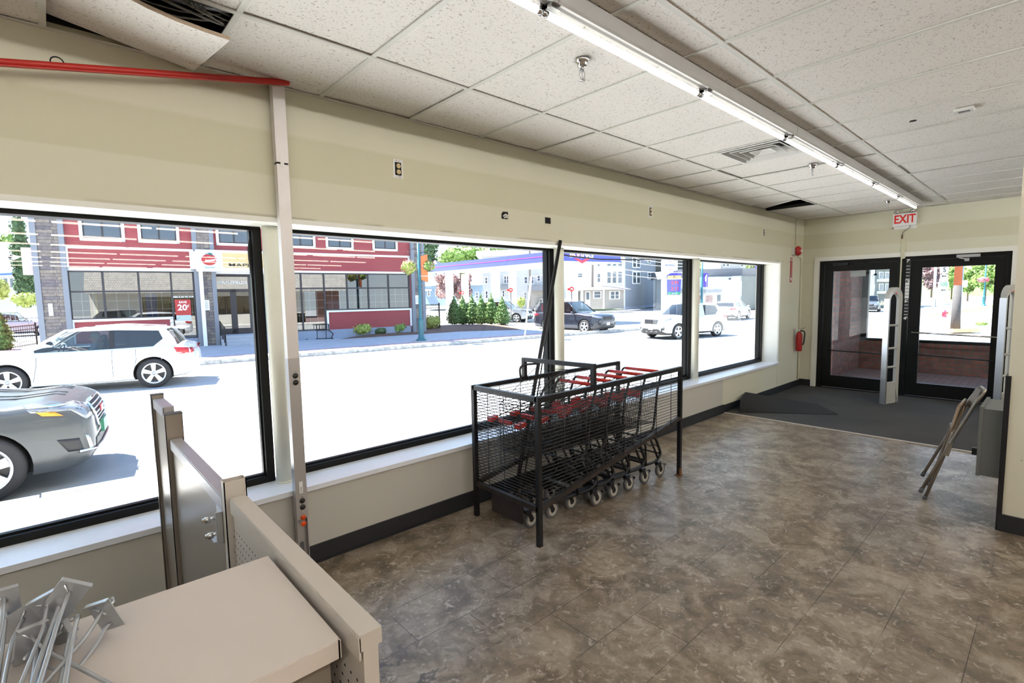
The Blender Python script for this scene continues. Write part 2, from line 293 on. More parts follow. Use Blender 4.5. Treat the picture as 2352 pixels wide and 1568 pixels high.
CREAM = (.685, .672, .535)
wallmat('wall_cream', CREAM); wallmat('wall_plain', (.72, .69, .56), False); wallmat('wall_panel', (.54, .53, .485), False)
XO0, XO1, ZS, ZH = -3.1, 7.90, .5, 2.085
wl = MB(); wl.bx(XN, W, ZH, L, 1.0, 3.5); wl.bx(XN, W, 0, XO0, 1.0, ZH); wl.bx(XO1, W, 0, L, 1.0, ZH); struct('wall_left', wl, M['wall_cream'], 'cream wall above and beside the shop windows')
wl = MB(); wl.bx(XO0, W, 0, 6.0, 1.0, ZS-.03); struct('wall_left_lower', wl, M['wall_panel'], 'pale grey wall panel under the window sill')
wl = MB(); wl.bx(6.0, W+.003, 0, XO1, 1.0, ZS-.03); struct('wall_left_lower', wl, M['wall_cream'], 'cream wall under the last window')
sl_ = MB(); sl_.bx(XO0, .645, ZS-.03, XO1-.001, .98, ZS); sl_.bx(XO1-.001, .645, ZS-.03, XO1+.06, W, ZS); struct('sill_left', sl_, M['sill_white'], 'white window sill running along the shop front')
t_ = MB(); t_.bx(XO1-.005, .672, ZS, XO1-.001, .906, ZH-.003); t_.bx(XO1-.006, W-.01, ZS, XO1+.03, W-.001, ZH+.02); t_.bx(XO0, W-.006, ZH-.006, XO1+.03, W-.001, ZH+.022); t_.bx(XO0, W-.001, ZH-.006, XO1-.006, .906, ZH-.001); struct('trim_2', t_, M['trim_white'], 'white trim lining the window opening')
bb = MB(); bb.bx(XN, W-.012, 0, 6.02, W, .115); bb.bx(6.02, W-.012, 0, L, W, .105); bb.bx(XN, W-.02, 0, L, W-.01, .012); struct('baseboard_left', bb, M['baseboard_black'])
# windows 1-4
ww = [(XO0, .302), (.40, 2.900), (2.965, 5.535), (5.60, 7.93)]; ww[3] = (5.60, 7.899)
for i, (a, c_) in enumerate(ww):
    f = MB(); y0, y1 = .905, 1.0; t = .048
    f.rf('y', y0, y1, a, ZS, c_, ZH, t, .028, .042)
    f.bx(a+t, y0+.03, ZS+.042, c_-t, y1-.03, ZS+.052); f.bx(c_-t-.01, y0+.03, ZS+.053, c_-t, y1-.03, ZH-.028)
    o = struct('window_%d' % (i+1), f, M['black_frame'], 'black metal shop window frame'); g = MB(); g.quad((a+t, .955, ZS+.04), (c_-t, .955, ZS+.04), (c_-t, .955, ZH-.03), (a+t, .955, ZH-.03)); g.build('pane', M['window_glass'], o)
    if i == 0:   # loose black gasket bulging off the right side
        q = MB(); q.tube([(c_-t-.004, .94, 2.02), (c_-t-.016, .94, 1.95), (c_-t-.014, .94, 1.88), (c_-t-.002, .94, 1.74), (c_-t-.004, .94, 1.5)], [.004, .007, .007, .005, .004], 6); q.build('gasket', M['rubber'], o)
    if i == 2:
        q = MB(); q.tube([(2.99, 1.03, 2.06), (3.3, 1.04, 2.035), (3.8, 1.05, 2.022), (4.3, 1.05, 2.035), (4.9, 1.04, 2.062)], .008, 6); q.build('sagging_cable', M['rubber'], o)
# square-ish cream columns standing on the sill in front of the mullions
for px_, lb in ((622, 'cream round column on sill behind the metal power pole'), (1284.5, 'cream round column on sill behind the cart corral'), (1597.5, 'cream round column on sill nearest the entrance doors')):
    P = ony(px_, 700 if px_ > 700 else 560, .852); q = MB(); q.cyl((P.x, .852, ZS), (P.x, .852, ZH-.006), .0475, n=28); q.lathe([(.0475, 0), (.0505, .001), (.0505, .006), (.0475, .012)], (P.x, .852, ZS), n=28); o = q.build('column', M['column_cream']); tag(o, lb, 'column', 'cream columns along the windows')
# far wall with the two doors
DY0, DY1, DZ = .42, -1.90, 2.13; T = .14
wf = MB(); wf.bx(L, W-.001, 0, L+T, DY0, H+.5) if False else None
for a in ((DY0, W+.3, 0, 3.5), (YB, DY1, 0, 3.5), (DY1, DY0, DZ, 3.5)): wf.bx(L, a[0], a[2], L+T, a[1], a[3])
struct('wall_front', wf, M['wall_cream'], 'cream wall around the entrance doors')
tr_ = MB(); tr_.bx(L-.018, DY0, 0, L, DY0+.068, DZ+.065); tr_.bx(L-.018, DY1-.05, 0, L, DY1, DZ+.065); tr_.bx(L-.018, DY1, DZ, L, DY0, DZ+.065); tr_.bx(L-.022, -.745, DZ-.02, L-.016, -.70, DZ+.07)
tr_.bx(L, DY0-.006, 0, L+.05, DY0, DZ); struct('trim_3', tr_, M['trim_white'], 'white painted trim around the two doors')
bb = MB(); bb.bx(L-.012, DY0+.068, 0, L, W, .115); bb.bx(L-.012, YB, 0, L, DY1-.05, .115); struct('baseboard_front', bb, M['baseboard_black'])
fr = MB(); x0, x1 = L+.03, L+.12
fr.bx(x0, DY0-.075, 0, x1, DY0-.007, DZ); fr.bx(x0, DY1+.001, 0, x1, DY1+.06, DZ); fr.bx(x0, DY1+.06, DZ-.06, x1, -.80, DZ); fr.bx(x0, -.655, DZ-.06, x1, DY0-.075, DZ); fr.bx(x0, -.80, 0, x1, -.655, DZ); fr.bx(x0-.03, DY1+.001, 0, x0, DY0-.007, .012)
struct('trim_4', fr, M['black_frame'], 'black metal frame holding the entrance doors')
def door(n, yl, yr, gl, gr, ht):
    f = MB(); x0, x1 = L+.045, L+.095; zb, zt = .215, 1.955
    f.bx(x0, gr, .02, x1, gl, zb); f.bx(x0, gr, zt, x1, gl, DZ-.062); f.bx(x0, gl, .02, x1, yl, DZ-.062); f.bx(x0, yr, .02, x1, gr, DZ-.062)
    o = struct('door_%d' % n, f, M['black_frame'], 'black framed glass entrance door'); g = MB(); g.quad((L+.07, gl, zb), (L+.07, gr, zb), (L+.07, gr, zt), (L+.07, gl, zt)); g.build('pane', M['window_glass'], o); return o
d1 = door(1, DY0-.08, -.65, .213, -.545, 0); d2 = door(2, -.805, DY1+.062, -.945, -1.735, 0)
q = MB(); q.cyl((L+.03, .25, .637), (L+.03, -.60, .63), .010, n=10); q.build('push_bar', M['black_metal'], d1)
q = MB(); q.cyl((L+.02, -.87, .985), (L+.02, -1.80, .955), .012, n=10); q.cyl((L+.02, -.87, .985), (L+.05, -.87, .985), .012); q.cyl((L+.02, -1.80, .955), (L+.05, -1.80, .955), .012); q.build('push_bar', M['chrome'], d2)
q = MB(); q.cyl((L+.02, -.90, .655), (L+.02, -1.78, .625), .010, n=10); q.build('push_bar', M['black_metal'], d2)
q = MB(); q.bx(L-.02, -1.58, 2.075, L+.04, -1.33, 2.115); q.bar((L+.0, -1.36, 2.07), (L-.05, -1.45, 2.045), .018, .012); q.bx(L-.04, -1.47, 2.02, L+.03, -1.42, 2.06); q.build('door_closer', M['alu'], d2)
q = MB(); q.bx(L+.0, -.0, 2.05, L+.045, .22, 2.09); q.bar((L+.02, .18, 2.05), (L-.01, .02, 2.03), .02, .01); q.build('door_closer', M['black_metal'], d1)
q = MB(); q.bx(L+.072, -.02, 1.86, L+.076, -.23, 1.955); q.build('notice', M['white_plastic'], d1, 'pale sheet taped at the top of the glass')
q = MB(); q.lathe([(.004, 0), (.005, -.055), (.028, -.085), (.028, -.09), (.0, -.09)], (L+.05, -.365, 1.955), n=12); q.sph((L+.05, -.37, 2.01), .008); q.build('door_bell', M['black_metal'], d1)
# other walls (behind the camera and to the right), all plain cream
for nm, a in (('wall_right', (XN, YB-.15, 0, L+.15, YB, 3.5)), ('wall_back', (XN-.15, YB, 0, XN, W+.4, 3.5))): q = MB(); q.bx(*a); struct(nm, q, M['wall_plain'])
q = MB(); q.bx(3.97, -4.6, 0, 4.09, -2.185, H); struct('wall_partition', q, M['wall_plain'], 'cream partition wall end at the right edge')
q = MB(); q.bx(3.952, -4.6, 0, 3.97, -2.185, .115); struct('baseboard_right', q, M['baseboard_black'])
q = MB(); q.bx(3.955, -2.20, 0, 4.11, -2.172, 1.055); o = q.build('corner_guard', M['black_metal']); tag(o, 'black metal corner guard on the edge of the right partition', 'corner guard')
# ------------------------------------------------------------------ ceiling
m, ntr, b, pos = start('ceiling_tile_white', .85)
pp = _n(ntr, 'ShaderNodeMapping'); ntr.links.new(pos, pp.inputs[0]); pp.inputs['Scale'].default_value = (1, 1.35, 1)
a1 = nse(ntr, pp.outputs[0], 40, 2, dist=.9); a2 = nse(ntr, pos, 80, 1)
f1 = ramp(ntr, a1, [(.478, (0, 0, 0)), (.492, (1, 1, 1)), (.508, (1, 1, 1)), (.522, (0, 0, 0))]); f2 = ramp(ntr, a2, [(.55, (0, 0, 0)), (.59, (1, 1, 1))])
f3 = ramp(ntr, nse(ntr, pos, 420, 1), [(.70, (0, 0, 0)), (.76, (.7, .7, .7))]); ff = mix(ntr, 1, f1, f2, 'MULTIPLY'); ff = mix(ntr, 1, ff, f3, 'LIGHTEN')
ntr.links.new(mix(ntr, ff, ramp(ntr, nse(ntr, pos, .8, 3), [(.3, (.86, .83, .80)), (.7, (.90, .87, .84))]), (.26, .22, .19)), b.inputs['Base Color']); bumpn(ntr, b, ff, -.3, .003); M['ceiling_tile_white'] = m
mk('tbar', (.74, .74, .70), .5)
rows = [W, 0]+[-2*S*i for i in range(1, 14)]
ce = MB(); tb = MB(); R_ = random.Random(3)
for k in range(-10, 15):
    x0, x1 = k*S, min((k+1)*S, L)
    if x0 >= L: continue
    tb.bx(x0-.012, YB, H-.002, x0+.012, W, H+.004)
    for j in range(len(rows)-1):
        y1, y0 = rows[j], max(rows[j+1], YB)
        if j == 0 and k in (-1, 11): continue
        if j == 1 and k == 6:
            ce.bx(x0, -.30, H+.006, x1, y1, H+.02); ce.bx(x0, y0, H+.006, x1, -.87, H+.02); continue
        dz = R_.choice((0, 0, 0, .003, .006)); ce.bx(x0+.004, y0+.004, H+.005+dz, x1-.004, y1-.004, H+.02+dz)
for y in rows[1:-1]: tb.bx(XN, y-.012, H-.003, L, y+.012, H+.003)
tb.bx(XN, W-.022, H-.004, L, W, H); tb.bx(L-.022, YB, H-.004, L, W, H); tb.bx(3.66, -.31, H-.002, 4.27, -.29, H+.004); tb.bx(3.66, -.88, H-.002, 4.27, -.86, H+.004)
o = struct('ceiling', ce, M['ceiling_tile_white'], 'suspended ceiling of fissured white tiles'); tb.build('ceiling_grid', M['tbar'], o)
q = MB(); q.bx(XN, YB, 3.35, L, W+.3, 3.5); struct('ceiling_deck', q, M['plenum'])
q = MB(); q.bx(XN, W-.003, H+.03, L, W-.001, 3.35); q.bx(XN+.01, YB, H+.25, -2.5, W-.02, H+.27) if False else None; struct('ceiling_void_lining', q, M['plenum'])
# roof slab outside + eave that keeps the sun off the shop front
shing = brickmat('shingle_white', (.62, .60, .55), (.48, .47, .44), (.10, .10, .10), .16, .17, .008, 'xz', .9)
q = MB(); q.bx(XN-.5, YB-.5, 3.5, L+.14, 1.04, 3.75); q.prism([(XN-.5, 1.04, 2.42), (XN-.5, 2.0, 2.42), (XN-.5, 2.0, 2.65), (XN-.5, 1.5, 4.6), (XN-.5, 1.04, 4.6)], (L+4.2-XN, 0, 0)); struct('roof_eave', q, shing, 'shingled eave above the shop front')
q = MB(); q.bx(XN-.5, 1.001, -.4, L+.1, 1.03, .47); q.bx(XN-.5, 1.001, -.4, XO0, 1.03, 2.42); q.bx(XO1+.0, 1.001, -.4, L+.1, 1.03, 2.42); q.bx(XO0, 1.001, 2.09, XO1+.0, 1.03, 2.42); struct('wall_outside', q, M['wall_panel'])
# ================================================================== CEILING THINGS
def tilepoly(name, pts, th, label):
    q = MB(); N = 6; g = []
    P00, P10, P01, P11 = [Vector(p) for p in pts]
    for lay in (0, 1):
        for i in range(N+1):
            for j in range(N+1):
                u, v = i/N, j/N; p = P00*(1-u)*(1-v)+P10*u*(1-v)+P01*(1-u)*v+P11*u*v; p = p+Vector((0, 0, -.035*math.sin(PI*u)*(1-v)+th*lay)); g.append(p)
    K = (N+1)**2; fs = []
    for i in range(N):
        for j in range(N):
            a = i*(N+1)+j; fs.append((a, a+1, a+N+2, a+N+1)); fs.append((K+a, K+a+N+1, K+a+N+2, K+a+1))
    q.add(g, fs, True); q.m = 1; rim = []
    per = [(i, 0) for i in range(N)]+[(N, j) for j in range(N)]+[(i, N) for i in range(N, 0, -1)]+[(0, j) for j in range(N, 0, -1)]
    for a, b_ in zip(per, per[1:]+per[:1]): A = a[0]*(N+1)+a[1]; B = b_[0]*(N+1)+b_[1]; rim.append((A, B, K+B, K+A))
    q.add(g, rim, False); o = q.build(name, [M['ceiling_tile_white'], M['fissure_edge']]); tag(o, label, 'ceiling tile')
zc = zat((-.035, .015), 93)
tilepoly('ceiling_tile', [(-.60, .03, H+.02), (-.035, .015, zc), (-.60, .63, H+.05), (-.045, .655, zat((-.045, .655), 163))], .016, 'sagging ceiling tile hanging loose beside the open ceiling hole')
q = MB(); q.prism([(6.715, -.0, H+.012), (6.715, W-.02, H+.012), (7.16, W-.03, H+.012), (7.13, W-.08, H+.03), (6.86, .12, H+.05)], (0, 0, .015)); o = q.build('ceiling_tile', M['ceiling_tile_white']); tag(o, 'skewed ceiling tile leaving a black triangular gap near the far corner', 'ceiling tile')
q = MB(); q.bx(7.28, -.01, H-.004, 7.315, W, H+.035); q.build('ceiling_tee', M['plenum']); bpy.data.objects['ceiling_tee']['kind'] = 'structure'
# cables in the open hole
t = thing('cable_bundle', 'tangle of grey cables and flex conduit inside the open ceiling hole', 'cables', (-.2, .2, H+.02))
q = MB(); R_ = random.Random(5)
for i in range(13):
    a = R_.uniform(0, 1); pts = []
    for k in range(9): u = k/8; pts.append((-.75+u*.74+.02*math.sin(6*u+i), .18+.07*a+.05*math.sin(4*u+i*1.7)-.10*u*a, H+.06+.05*math.sin(3.3*u+i*.9)+.03*a))
    q.tube(pts, R_.uniform(.003, .0055), 6)
for i in range(5): q.tube(arc((-.13+.03*i, .12, H+.05), .05+.012*i, .2, 4.4, 12, (1, 0, 0), (0, .5, .85)), .003, 6)
q.build('cable', M['cable_grey'], t)
for (z, y) in ((H+.05, .10), (H+.08, .17), (H+.13, .03)): q = MB(); q.tube([(-1.3+.1*k, y+.02*math.sin(k*.7), z+.012*math.sin(k)) for k in range(15)], .013, 10); q.build('flexible_conduit', M['flex_conduit'], t)
# strip lights: visible row in four units, plus rows deeper in the shop, the nearest an added unseen fill
def strip(x0, x1, y, z, label, group=None, near=True):
    t = thing('strip_light', label, 'light', (x0, y, z), group); q = MB()
    prof = [(-.095, H-.001), (-.095, z+.006), (-.088, z-.004), (-.072, z+.010), (-.045, z+.020), (-.028, z+.018), (-.014, z+.022), (-.014, H-.001)]
    q.prism([(x0+.004, y+a, c) for a, c in prof], (x1-x0-.008, 0, 0)); q.build('housing', M['channel'], t)
    n = 2; Lx = (x1-x0)/n
    for i in range(n):
        a, c = x0+i*Lx, x0+(i+1)*Lx; q = MB(); q.cyl((a+.028, y, z), (c-.028, y, z), .0150, n=14); q.build('tube', M['tube'], t)
        q = MB(); q.cyl((a+.002, y, z), (a+.028, y, z), .0155, n=12); q.bx(a, y-.03, z+.004, a+.03, y+.006, z+.03); q.bx(a-.0, y-.055, z-.001, a+.05, y-.01, z+.016); q.build('socket', M['chrome'], t); q = MB(); q.cyl((c-.028, y, z), (c-.002, y, z), .0155, n=12); q.bx(c-.02, y-.012, z+.004, c-.002, y+.006, z+.03); q.build('socket', M['chrome'], t)
    return t
YT, ZT = -.927, 2.772
def xt(px, py): return onz(px, py, ZT).x
JX = [xt(1257, 20), xt(1805, 317), xt(2002, 424)]
pitch = (JX[1]-JX[0])
strip(JX[0]-pitch, JX[0], YT, ZT, 'strip light at the top edge, nearest of the glowing row')
strip(JX[0], JX[1], YT, ZT, 'strip light above the sprinkler, second in the glowing row')
strip(JX[1], JX[2], YT, ZT, 'strip light beside the ceiling vent, third in the glowing row')
strip(JX[2], L-.55, YT, ZT, 'strip light in front of the exit sign, last in the glowing row')
for i, y in enumerate((-3.4, -5.2, -7.0, -8.8, -10.6, -12.4, -14.2, -16.0)):
    t = thing('strip_light', 'strip light deeper in the shop, nearest row an unseen added fill, others streak the windows', 'light', (-5.6, y, ZT), 'strip lights reflected in the windows')
    for x in ((-5.6, -3.1, -.6, 1.45, 4.2, 6.46) if y > -5 else (-5.6, -3.1, -.6, 1.9, 4.4)):
        q = MB(); q.bx(x, y-.095, ZT+.02, x+2.4, y+.0, H-.005); q.build('housing', M['channel'], t)
        for a in (x, x+1.2): q = MB(); q.cyl((a+.03, y, ZT), (a+1.17, y, ZT), .015, n=8); q.build('tube', M['tube_fill'] if y > -5 else M['tube_far'], t)
# air diffuser
t = thing('ceiling_vent', 'white square ceiling air diffuser with a dark gap on one side', 'vent', (3.965, -.585, H)); cx_, cy_ = 3.965, -.585
def ring(q, ro, zo, ri, zi, sides=(0, 1, 2, 3)):
    co = [(-1, -1), (1, -1), (1, 1), (-1, 1)]
    for k in sides:
        a, c = co[k], co[(k+1) % 4]; q.add([(cx_+a[0]*ro, cy_+a[1]*ro, zo), (cx_+c[0]*ro, cy_+c[1]*ro, zo), (cx_+c[0]*ri, cy_+c[1]*ri, zi), (cx_+a[0]*ri, cy_+a[1]*ri, zi)], [(0, 1, 2, 3)])
        q.add([(cx_+a[0]*ro, cy_+a[1]*ro, zo+.002), (cx_+c[0]*ro, cy_+c[1]*ro, zo+.002), (cx_+c[0]*ri, cy_+c[1]*ri, zi+.002), (cx_+a[0]*ri, cy_+a[1]*ri, zi+.002)], [(3, 2, 1, 0)])
q = MB(); ring(q, .285, H-.004, .262, H-.006); ring(q, .262, H-.006, .20, H+.055, (1, 2, 3)); q.build('frame', M['white_paint'], t)
for ro, ri, nm, sd in ((.20, .14, 'outer_vane', (1, 2, 3)), (.14, .09, 'middle_vane', (1, 2, 3))): q = MB(); ring(q, ro+.008, H-.003, ro, H-.006); ring(q, ro, H-.006, ri, H+.05, sd); q.build(nm, M['white_paint'], t)
q = MB(); ring(q, .088, H-.004, .08, H-.006); ring(q, .08, H-.006, .001, H+.03); q.build('centre_cone', M['white_paint'], t)
q = MB(); q.bx(cx_-.27, cy_-.275, H+.057, cx_+.27, cy_+.25, H+.30); q.bx(cx_-.262, cy_-.275, H+.0, cx_+.262, cy_-.268, H+.057); q.build('duct', M['void'], t)
# sprinklers
def sprinkler(P, label):
    x, y = P; t = thing('sprinkler', label, 'sprinkler', (x, y, H), 'ceiling sprinklers')
    q = MB(); q.lathe([(.012, 0), (.040, -.001), (.041, -.004), (.030, -.014), (.026, -.018), (.026, -.028), (.020, -.034), (.010, -.036)], (x, y, H), n=24); q.build('escutcheon', M['chrome'], t)
    q = MB(); q.cyl((x, y, H-.03), (x, y, H-.052), .010, n=10)
    for s_ in (-1, 1): q.tube([(x+s_*.008, y, H-.045), (x+s_*.019, y, H-.058), (x+s_*.020, y, H-.075), (x+s_*.012, y, H-.092), (x+s_*.002, y, H-.098)], .0038, 6)
    q.cyl((x, y, H-.05), (x, y, H-.09), .003, n=6); q.build('frame_arms', M['steel'], t)
    q = MB(); q.lathe([(.001, -.098), (.016, -.098), (.017, -.101), (.001, -.102)], (x, y, H), n=16); q.build('deflector', M['steel'], t)
for (px_, py_, lb) in ((1337, 138, 'chrome ceiling sprinkler nearest the viewer, beside the glowing strip'), (1866, 378, 'ceiling sprinkler just past the square air vent'), (2040, 461, 'ceiling sprinkler in front of the exit sign')): P = onz(px_, py_, H); sprinkler((P.x, P.y), lb)
P = onz(2215, 250, H); t = thing('motion_sensor', 'small white plastic box stuck on the ceiling at right', 'sensor', (P.x, P.y, H)); q = MB(); q.bx(P.x-.045, P.y-.05, H-.018, P.x+.045, P.y+.05, H); q.build('case', M['white_plastic'], t); q = MB(); q.bx(P.x-.02, P.y-.03, H-.0195, P.x-.01, P.y+.03, H-.018); q.bx(P.x+.004, P.y-.03, H-.0195, P.x+.014, P.y+.03, H-.018); q.build('slot', M['grey_rubber'], t)
P = onz(2097, 279, H); q = MB(); q.lathe([(.001, 0), (.022, 0), (.022, .02)], (P.x, P.y, H+.003), n=16); struct('ceiling_hole', q, M['void'])
# ================================================================== WALL AND CEILING FITTINGS
X3, Y3, Z3 = Vector((1, 0, 0)), Vector((0, 1, 0)), Vector((0, 0, 1))
# power pole
t = thing('power_pole', 'tall metal power pole with outlets in front of the left column', 'power pole', (.348, .62, 0))
q = MB(); x0, x1, y0, y1 = .315, .381, .592, .642
q.bx(x0, y0, .335, x1, y1, 1.30); q.build('lower_sleeve', M['alu'], t)
q = MB(); q.bx(x0+.001, y0+.001, 1.30, x1-.001, y1, 2.395); q.bx(x0, y0, 2.405, x1, y1, H); q.bx(x0+.02, y0-.002, 2.38, x0+.04, y0, 2.45); q.build('upper_sleeve', M['pole_white'], t)
q = MB(); q.bx(x0+.004, y0+.004, 2.39, x1-.004, y1-.004, 2.41); q.build('joint_gap', M['void'], t)
q = MB(); q.bx(x0+.001, y0+.004, 0, x0+.005, y1, .34); q.bx(x1-.005, y0+.004, 0, x1-.001, y1, .34); q.bx(x0, y1-.014, 0, x1, y1-.010, .34); q.bx(x0, y0+.002, 0, x1, y0+.02, .012); q.build('base_channel', M['alu'], t)
q = MB(); q.bx(x0+.02, y1-.016, .06, x0+.045, y1-.012, .17); q.sph((x0+.0325, y1-.014, .17), .0125, 10, 6, (1, .2, 1)); q.build('knockout', M['grey_rubber'], t)
def duplex(z, m, nm, par, x, y, s_=1):
    f = MB()
    for dz in (-.0195, .0195): f.lathe([(.0005, .003), (.0155, .003), (.016, 0)], (x, y, z+dz), (0, -1, 0), 16)
    o = f.build(nm, m, par); f = MB()
    for dz in (-.0195, .0195): f.bx(x-.007, y-.0036, z+dz-.003, x-.005, y-.003, z+dz+.005); f.bx(x+.005, y-.0036, z+dz-.003, x+.007, y-.003, z+dz+.005)
    f.build('slots', M['text_black'] if m is not M['outlet_black'] else M['grey_rubber'], o)
    for e_ in (.045, -.045): f = MB(); f.sph((x, y-.001, z+e_), .003, 8, 4); f.build('screw', M['chrome'], par)
for py_, m_, nm in ((869, M['outlet_black'], 'black_outlet'), (1158, M['outlet_black'], 'black_outlet'), (1197, M['outlet_orange'], 'orange_outlet')):
    P = ony(690, py_, y0); duplex(P.z, m_, nm, t, (x0+x1)/2+.003, y0-.001)
P = ony(687, 1120, y0); q = MB(); q.bx(.338, y0-.0015, P.z-.035, .358, y0-.0005, P.z+.035); o = q.build('sticker', M['tag_white'], t); text('LISTED', .011, (.348, y0-.002, P.z-.012), Z3, -X3, M['text_black'], 'printing', o, .0002)
# red rail lying across the top of the pole
A = ony(663, 189, .575); B_ = ony(0, 142, .545); B_ = A+(B_-A)*1.35
q = MB(); q.tube([A, B_], .0145, 16); q.bar(A-Z3*.014, B_-Z3*.014, .016, .006); o = q.build('red_rail', M['red_plastic']); tag(o, 'long red plastic rail slanting from the pole top to the left edge', 'rail')
P = ony(131, 143, .55); t = thing('rail_hook', 'small dark wire hook looped over the red rail', 'hook', P); q = MB(); q.tube(arc(P, .022, -.2, 3.4, 8, (1, 0, 0), (0, 0, 1)), .003, 6); q.build('wire', M['black_metal'], t)
# uncovered outlets and boxes in the band above the windows
def wallbox(px_, py_, kind, label):
    P = ony(px_, py_, W); x, z = P.x, P.z; t = thing('wall_outlet', label, 'outlet', (x, W, z))
    if kind == 'plate':
        q = MB(); q.bx(x-.036, W-.003, z-.062, x+.036, W-.0005, z+.062); q.build('surround', M['white_paint'], t); q = MB(); q.bx(x-.024, W-.0038, z-.042, x+.024, W-.003, z+.042); q.build('box_opening', M['void'], t); duplex(z, M['outlet_cream'], 'receptacle', t, x+.003, W-.0042)
        q = MB(); [q.tube(arc((x+a*.012, W-.005, z+b*.052), .006, 0, 2*PI, 8, (1, 0, 0), (0, 0, 1)), .0012, 4) for a in (-1, 1) for b in (-1, 1)]; q.build('mounting_ear', M['steel'], t)
    elif kind == 'hole': q = MB(); q.bx(x-.034, W-.004, z-.026, x+.034, W-.0005, z+.026); q.build('opening', M['void'], t)
    elif kind == 'wires':
        q = MB(); q.prism([(x-.034, W-.0005, z-.028), (x+.034, W-.0005, z-.028), (x+.034, W-.0005, z+.030), (x-.018, W-.0005, z+.028), (x-.034, W-.0005, z+.010)], (0, -.003, 0)); q.build('opening', M['void'], t)
        q = MB(); q.tube([(x-.02, W-.006, z-.01), (x, W-.012, z+.006), (x+.025, W-.006, z-.004)], .007, 8); q.tube([(x-.01, W-.006, z-.02), (x+.01, W-.01, z-.012), (x+.026, W-.006, z-.02)], .006, 8); q.build('wire_ends', M['tag_white'], t)
wallbox(914, 388, 'plate', 'uncovered cream duplex outlet, nearest on the wall above the second window')
wallbox(1159, 494.5, 'wires', 'small wall hole with white wire ends above the second window')
wallbox(1258, 506.5, 'hole', 'small black square box opening just left above the column')
wallbox(1494, 486, 'plate', 'uncovered outlet above the third window')
wallbox(1755, 534, 'plate', 'tiny uncovered outlet above the last window')
# exit sign
t = thing('exit_sign', 'white exit sign with red EXIT letters and two lamp heads', 'exit sign', (L, -.72, 2.6)); xs = L-.055
q = MB(); q.bx(xs, -.862, 2.590, L-.006, -.575, 2.772); q.build('case', M['sign_white'], t)
q = MB(); q.bx(L-.006, -.86, 2.545, L, -.56, 2.62); q.add([(L-.007, -.548, 2.548), (L-.007, -.592, 2.548), (L-.007, -.568, 2.605)], [(0, 1, 2)]); q.build('back_plate', M['white_paint'], t)
q = MB(); q.add([(L-.008, -.552, 2.553), (L-.008, -.588, 2.553), (L-.008, -.568, 2.60)], [(0, 1, 2)]); q.build('missing_corner', mat('cardboard', (.35, .27, .17), .9), t)
text('EXIT', .172, (xs-.001, -.7185, 2.684), -Y3, Z3, M['exit_red'], 'letters', t, .001, bold=.004, sx=.74)
for y in (-.615, -.805): q = MB(); q.cyl((xs+.025, y, 2.77), (xs+.02, y, 2.79), .008); q.sph((xs+.01, y, 2.80), .022, 14, 8); q.lathe([(.024, .0), (.026, .012), (.001, .014)], (xs+.005, y, 2.80), (-1, 0, -.1), 16); q.build('lamp_head', M['steel'], t)
q = MB(); q.tube(fillet([(xs+.01, -.79, 2.59), (xs+.01, -.78, 2.55), (xs+.02, -.70, 2.50), (L-.008, -.69, 2.45), (L-.008, -.69, 2.40)], .03), .004, 6); o = q.build('cord', M['grey_rubber'], t); q = MB(); q.cyl((L-.008, -.69, 2.46), (L-.008, -.69, 2.40), .009); q.build('plug', M['rusty_metal'], t)
# surface raceways
q = MB(); q.bx(L-.010, -.735, 2.20, L, -.69, 2.40); q.bx(L-.026, -.735, 2.10, L-.017, -.690, 2.22); q.bx(L+.018, -.700, .0, L+.03, -.682, 2.12); o = q.build('cable_raceway', mat('raceway_cream', (.62, .60, .44), .5)); tag(o, 'thin cream cable raceway running down between the two doors', 'raceway')
RC = bpy.data.materials['raceway_cream']
q = MB(); q.bx(L-.045, W-.012, 0, L-.030, W, 2.02) if False else None; q.tube(fillet([(L-.30, W-.008, 2.215), (L-.16, W-.008, 2.21), (L-.12, W-.008, 2.14), (L-.115, W-.008, .10)], .06), .007, 8); q.tube([(8.54, W-.008, 2.40), (8.52, W-.008, H)], .007, 8); o = q.build('conduit', RC); tag(o, 'thin cream conduit down the wall corner from the fire bell', 'conduit')
# fire bell, sign, extinguisher
P = ony(1822, 577, W); t = thing('fire_bell', 'round red fire alarm bell on a square white box', 'fire bell', (P.x, W, P.z)); x, z = P.x, P.z
q = MB(); q.bx(x-.06, W-.045, z-.055, x+.06, W, z+.055); q.build('back_box', M['white_paint'], t)
q = MB(); q.lathe([(.03, .045), (.078, .055), (.080, .075), (.070, .10), (.045, .118), (.001, .122)], (x, W, z), (0, -1, 0), 28); q.build('gong', M['dark_red'], t)
q = MB(); q.lathe([(.022, .121), (.020, .126), (.001, .127)], (x, W, z), (0, -1, 0), 16); q.build('centre_cap', M['sign_white'], t)
P = ony(1817, 620, W); t = thing('extinguisher_sign', 'narrow red fire extinguisher arrow sign under the bell', 'sign', (P.x, W, P.z)); x, z = P.x, P.z
q = MB(); q.bx(x-.045, W-.002, z-.20, x+.045, W-.0003, z+.20); q.build('plate', M['dark_red'], t)
q = MB(); q.add([(x-.038, W-.003, z+.18), (x+.038, W-.003, z+.18), (x, W-.003, z+.13)], [(0, 1, 2)]); q.add([(x-.038, W-.003, z-.13), (x+.038, W-.003, z-.13), (x, W-.003, z-.19)], [(0, 1, 2)]); q.build('arrow', M['sign_white'], t)
text('FIRE EXTINGUISHER', .030, (x, W-.0035, z), -Z3, X3, M['sign_white'], 'lettering', t, .0005)
P = ony(1824, 785, W); t = thing('fire_extinguisher', 'red fire extinguisher with a white tag hanging on the wall', 'fire extinguisher', (P.x, W-.08, .60)); x = P.x; zb = ony(1824, 808, W-.07).z; zt = ony(1824, 765, W-.07).z; hh = zt-zb
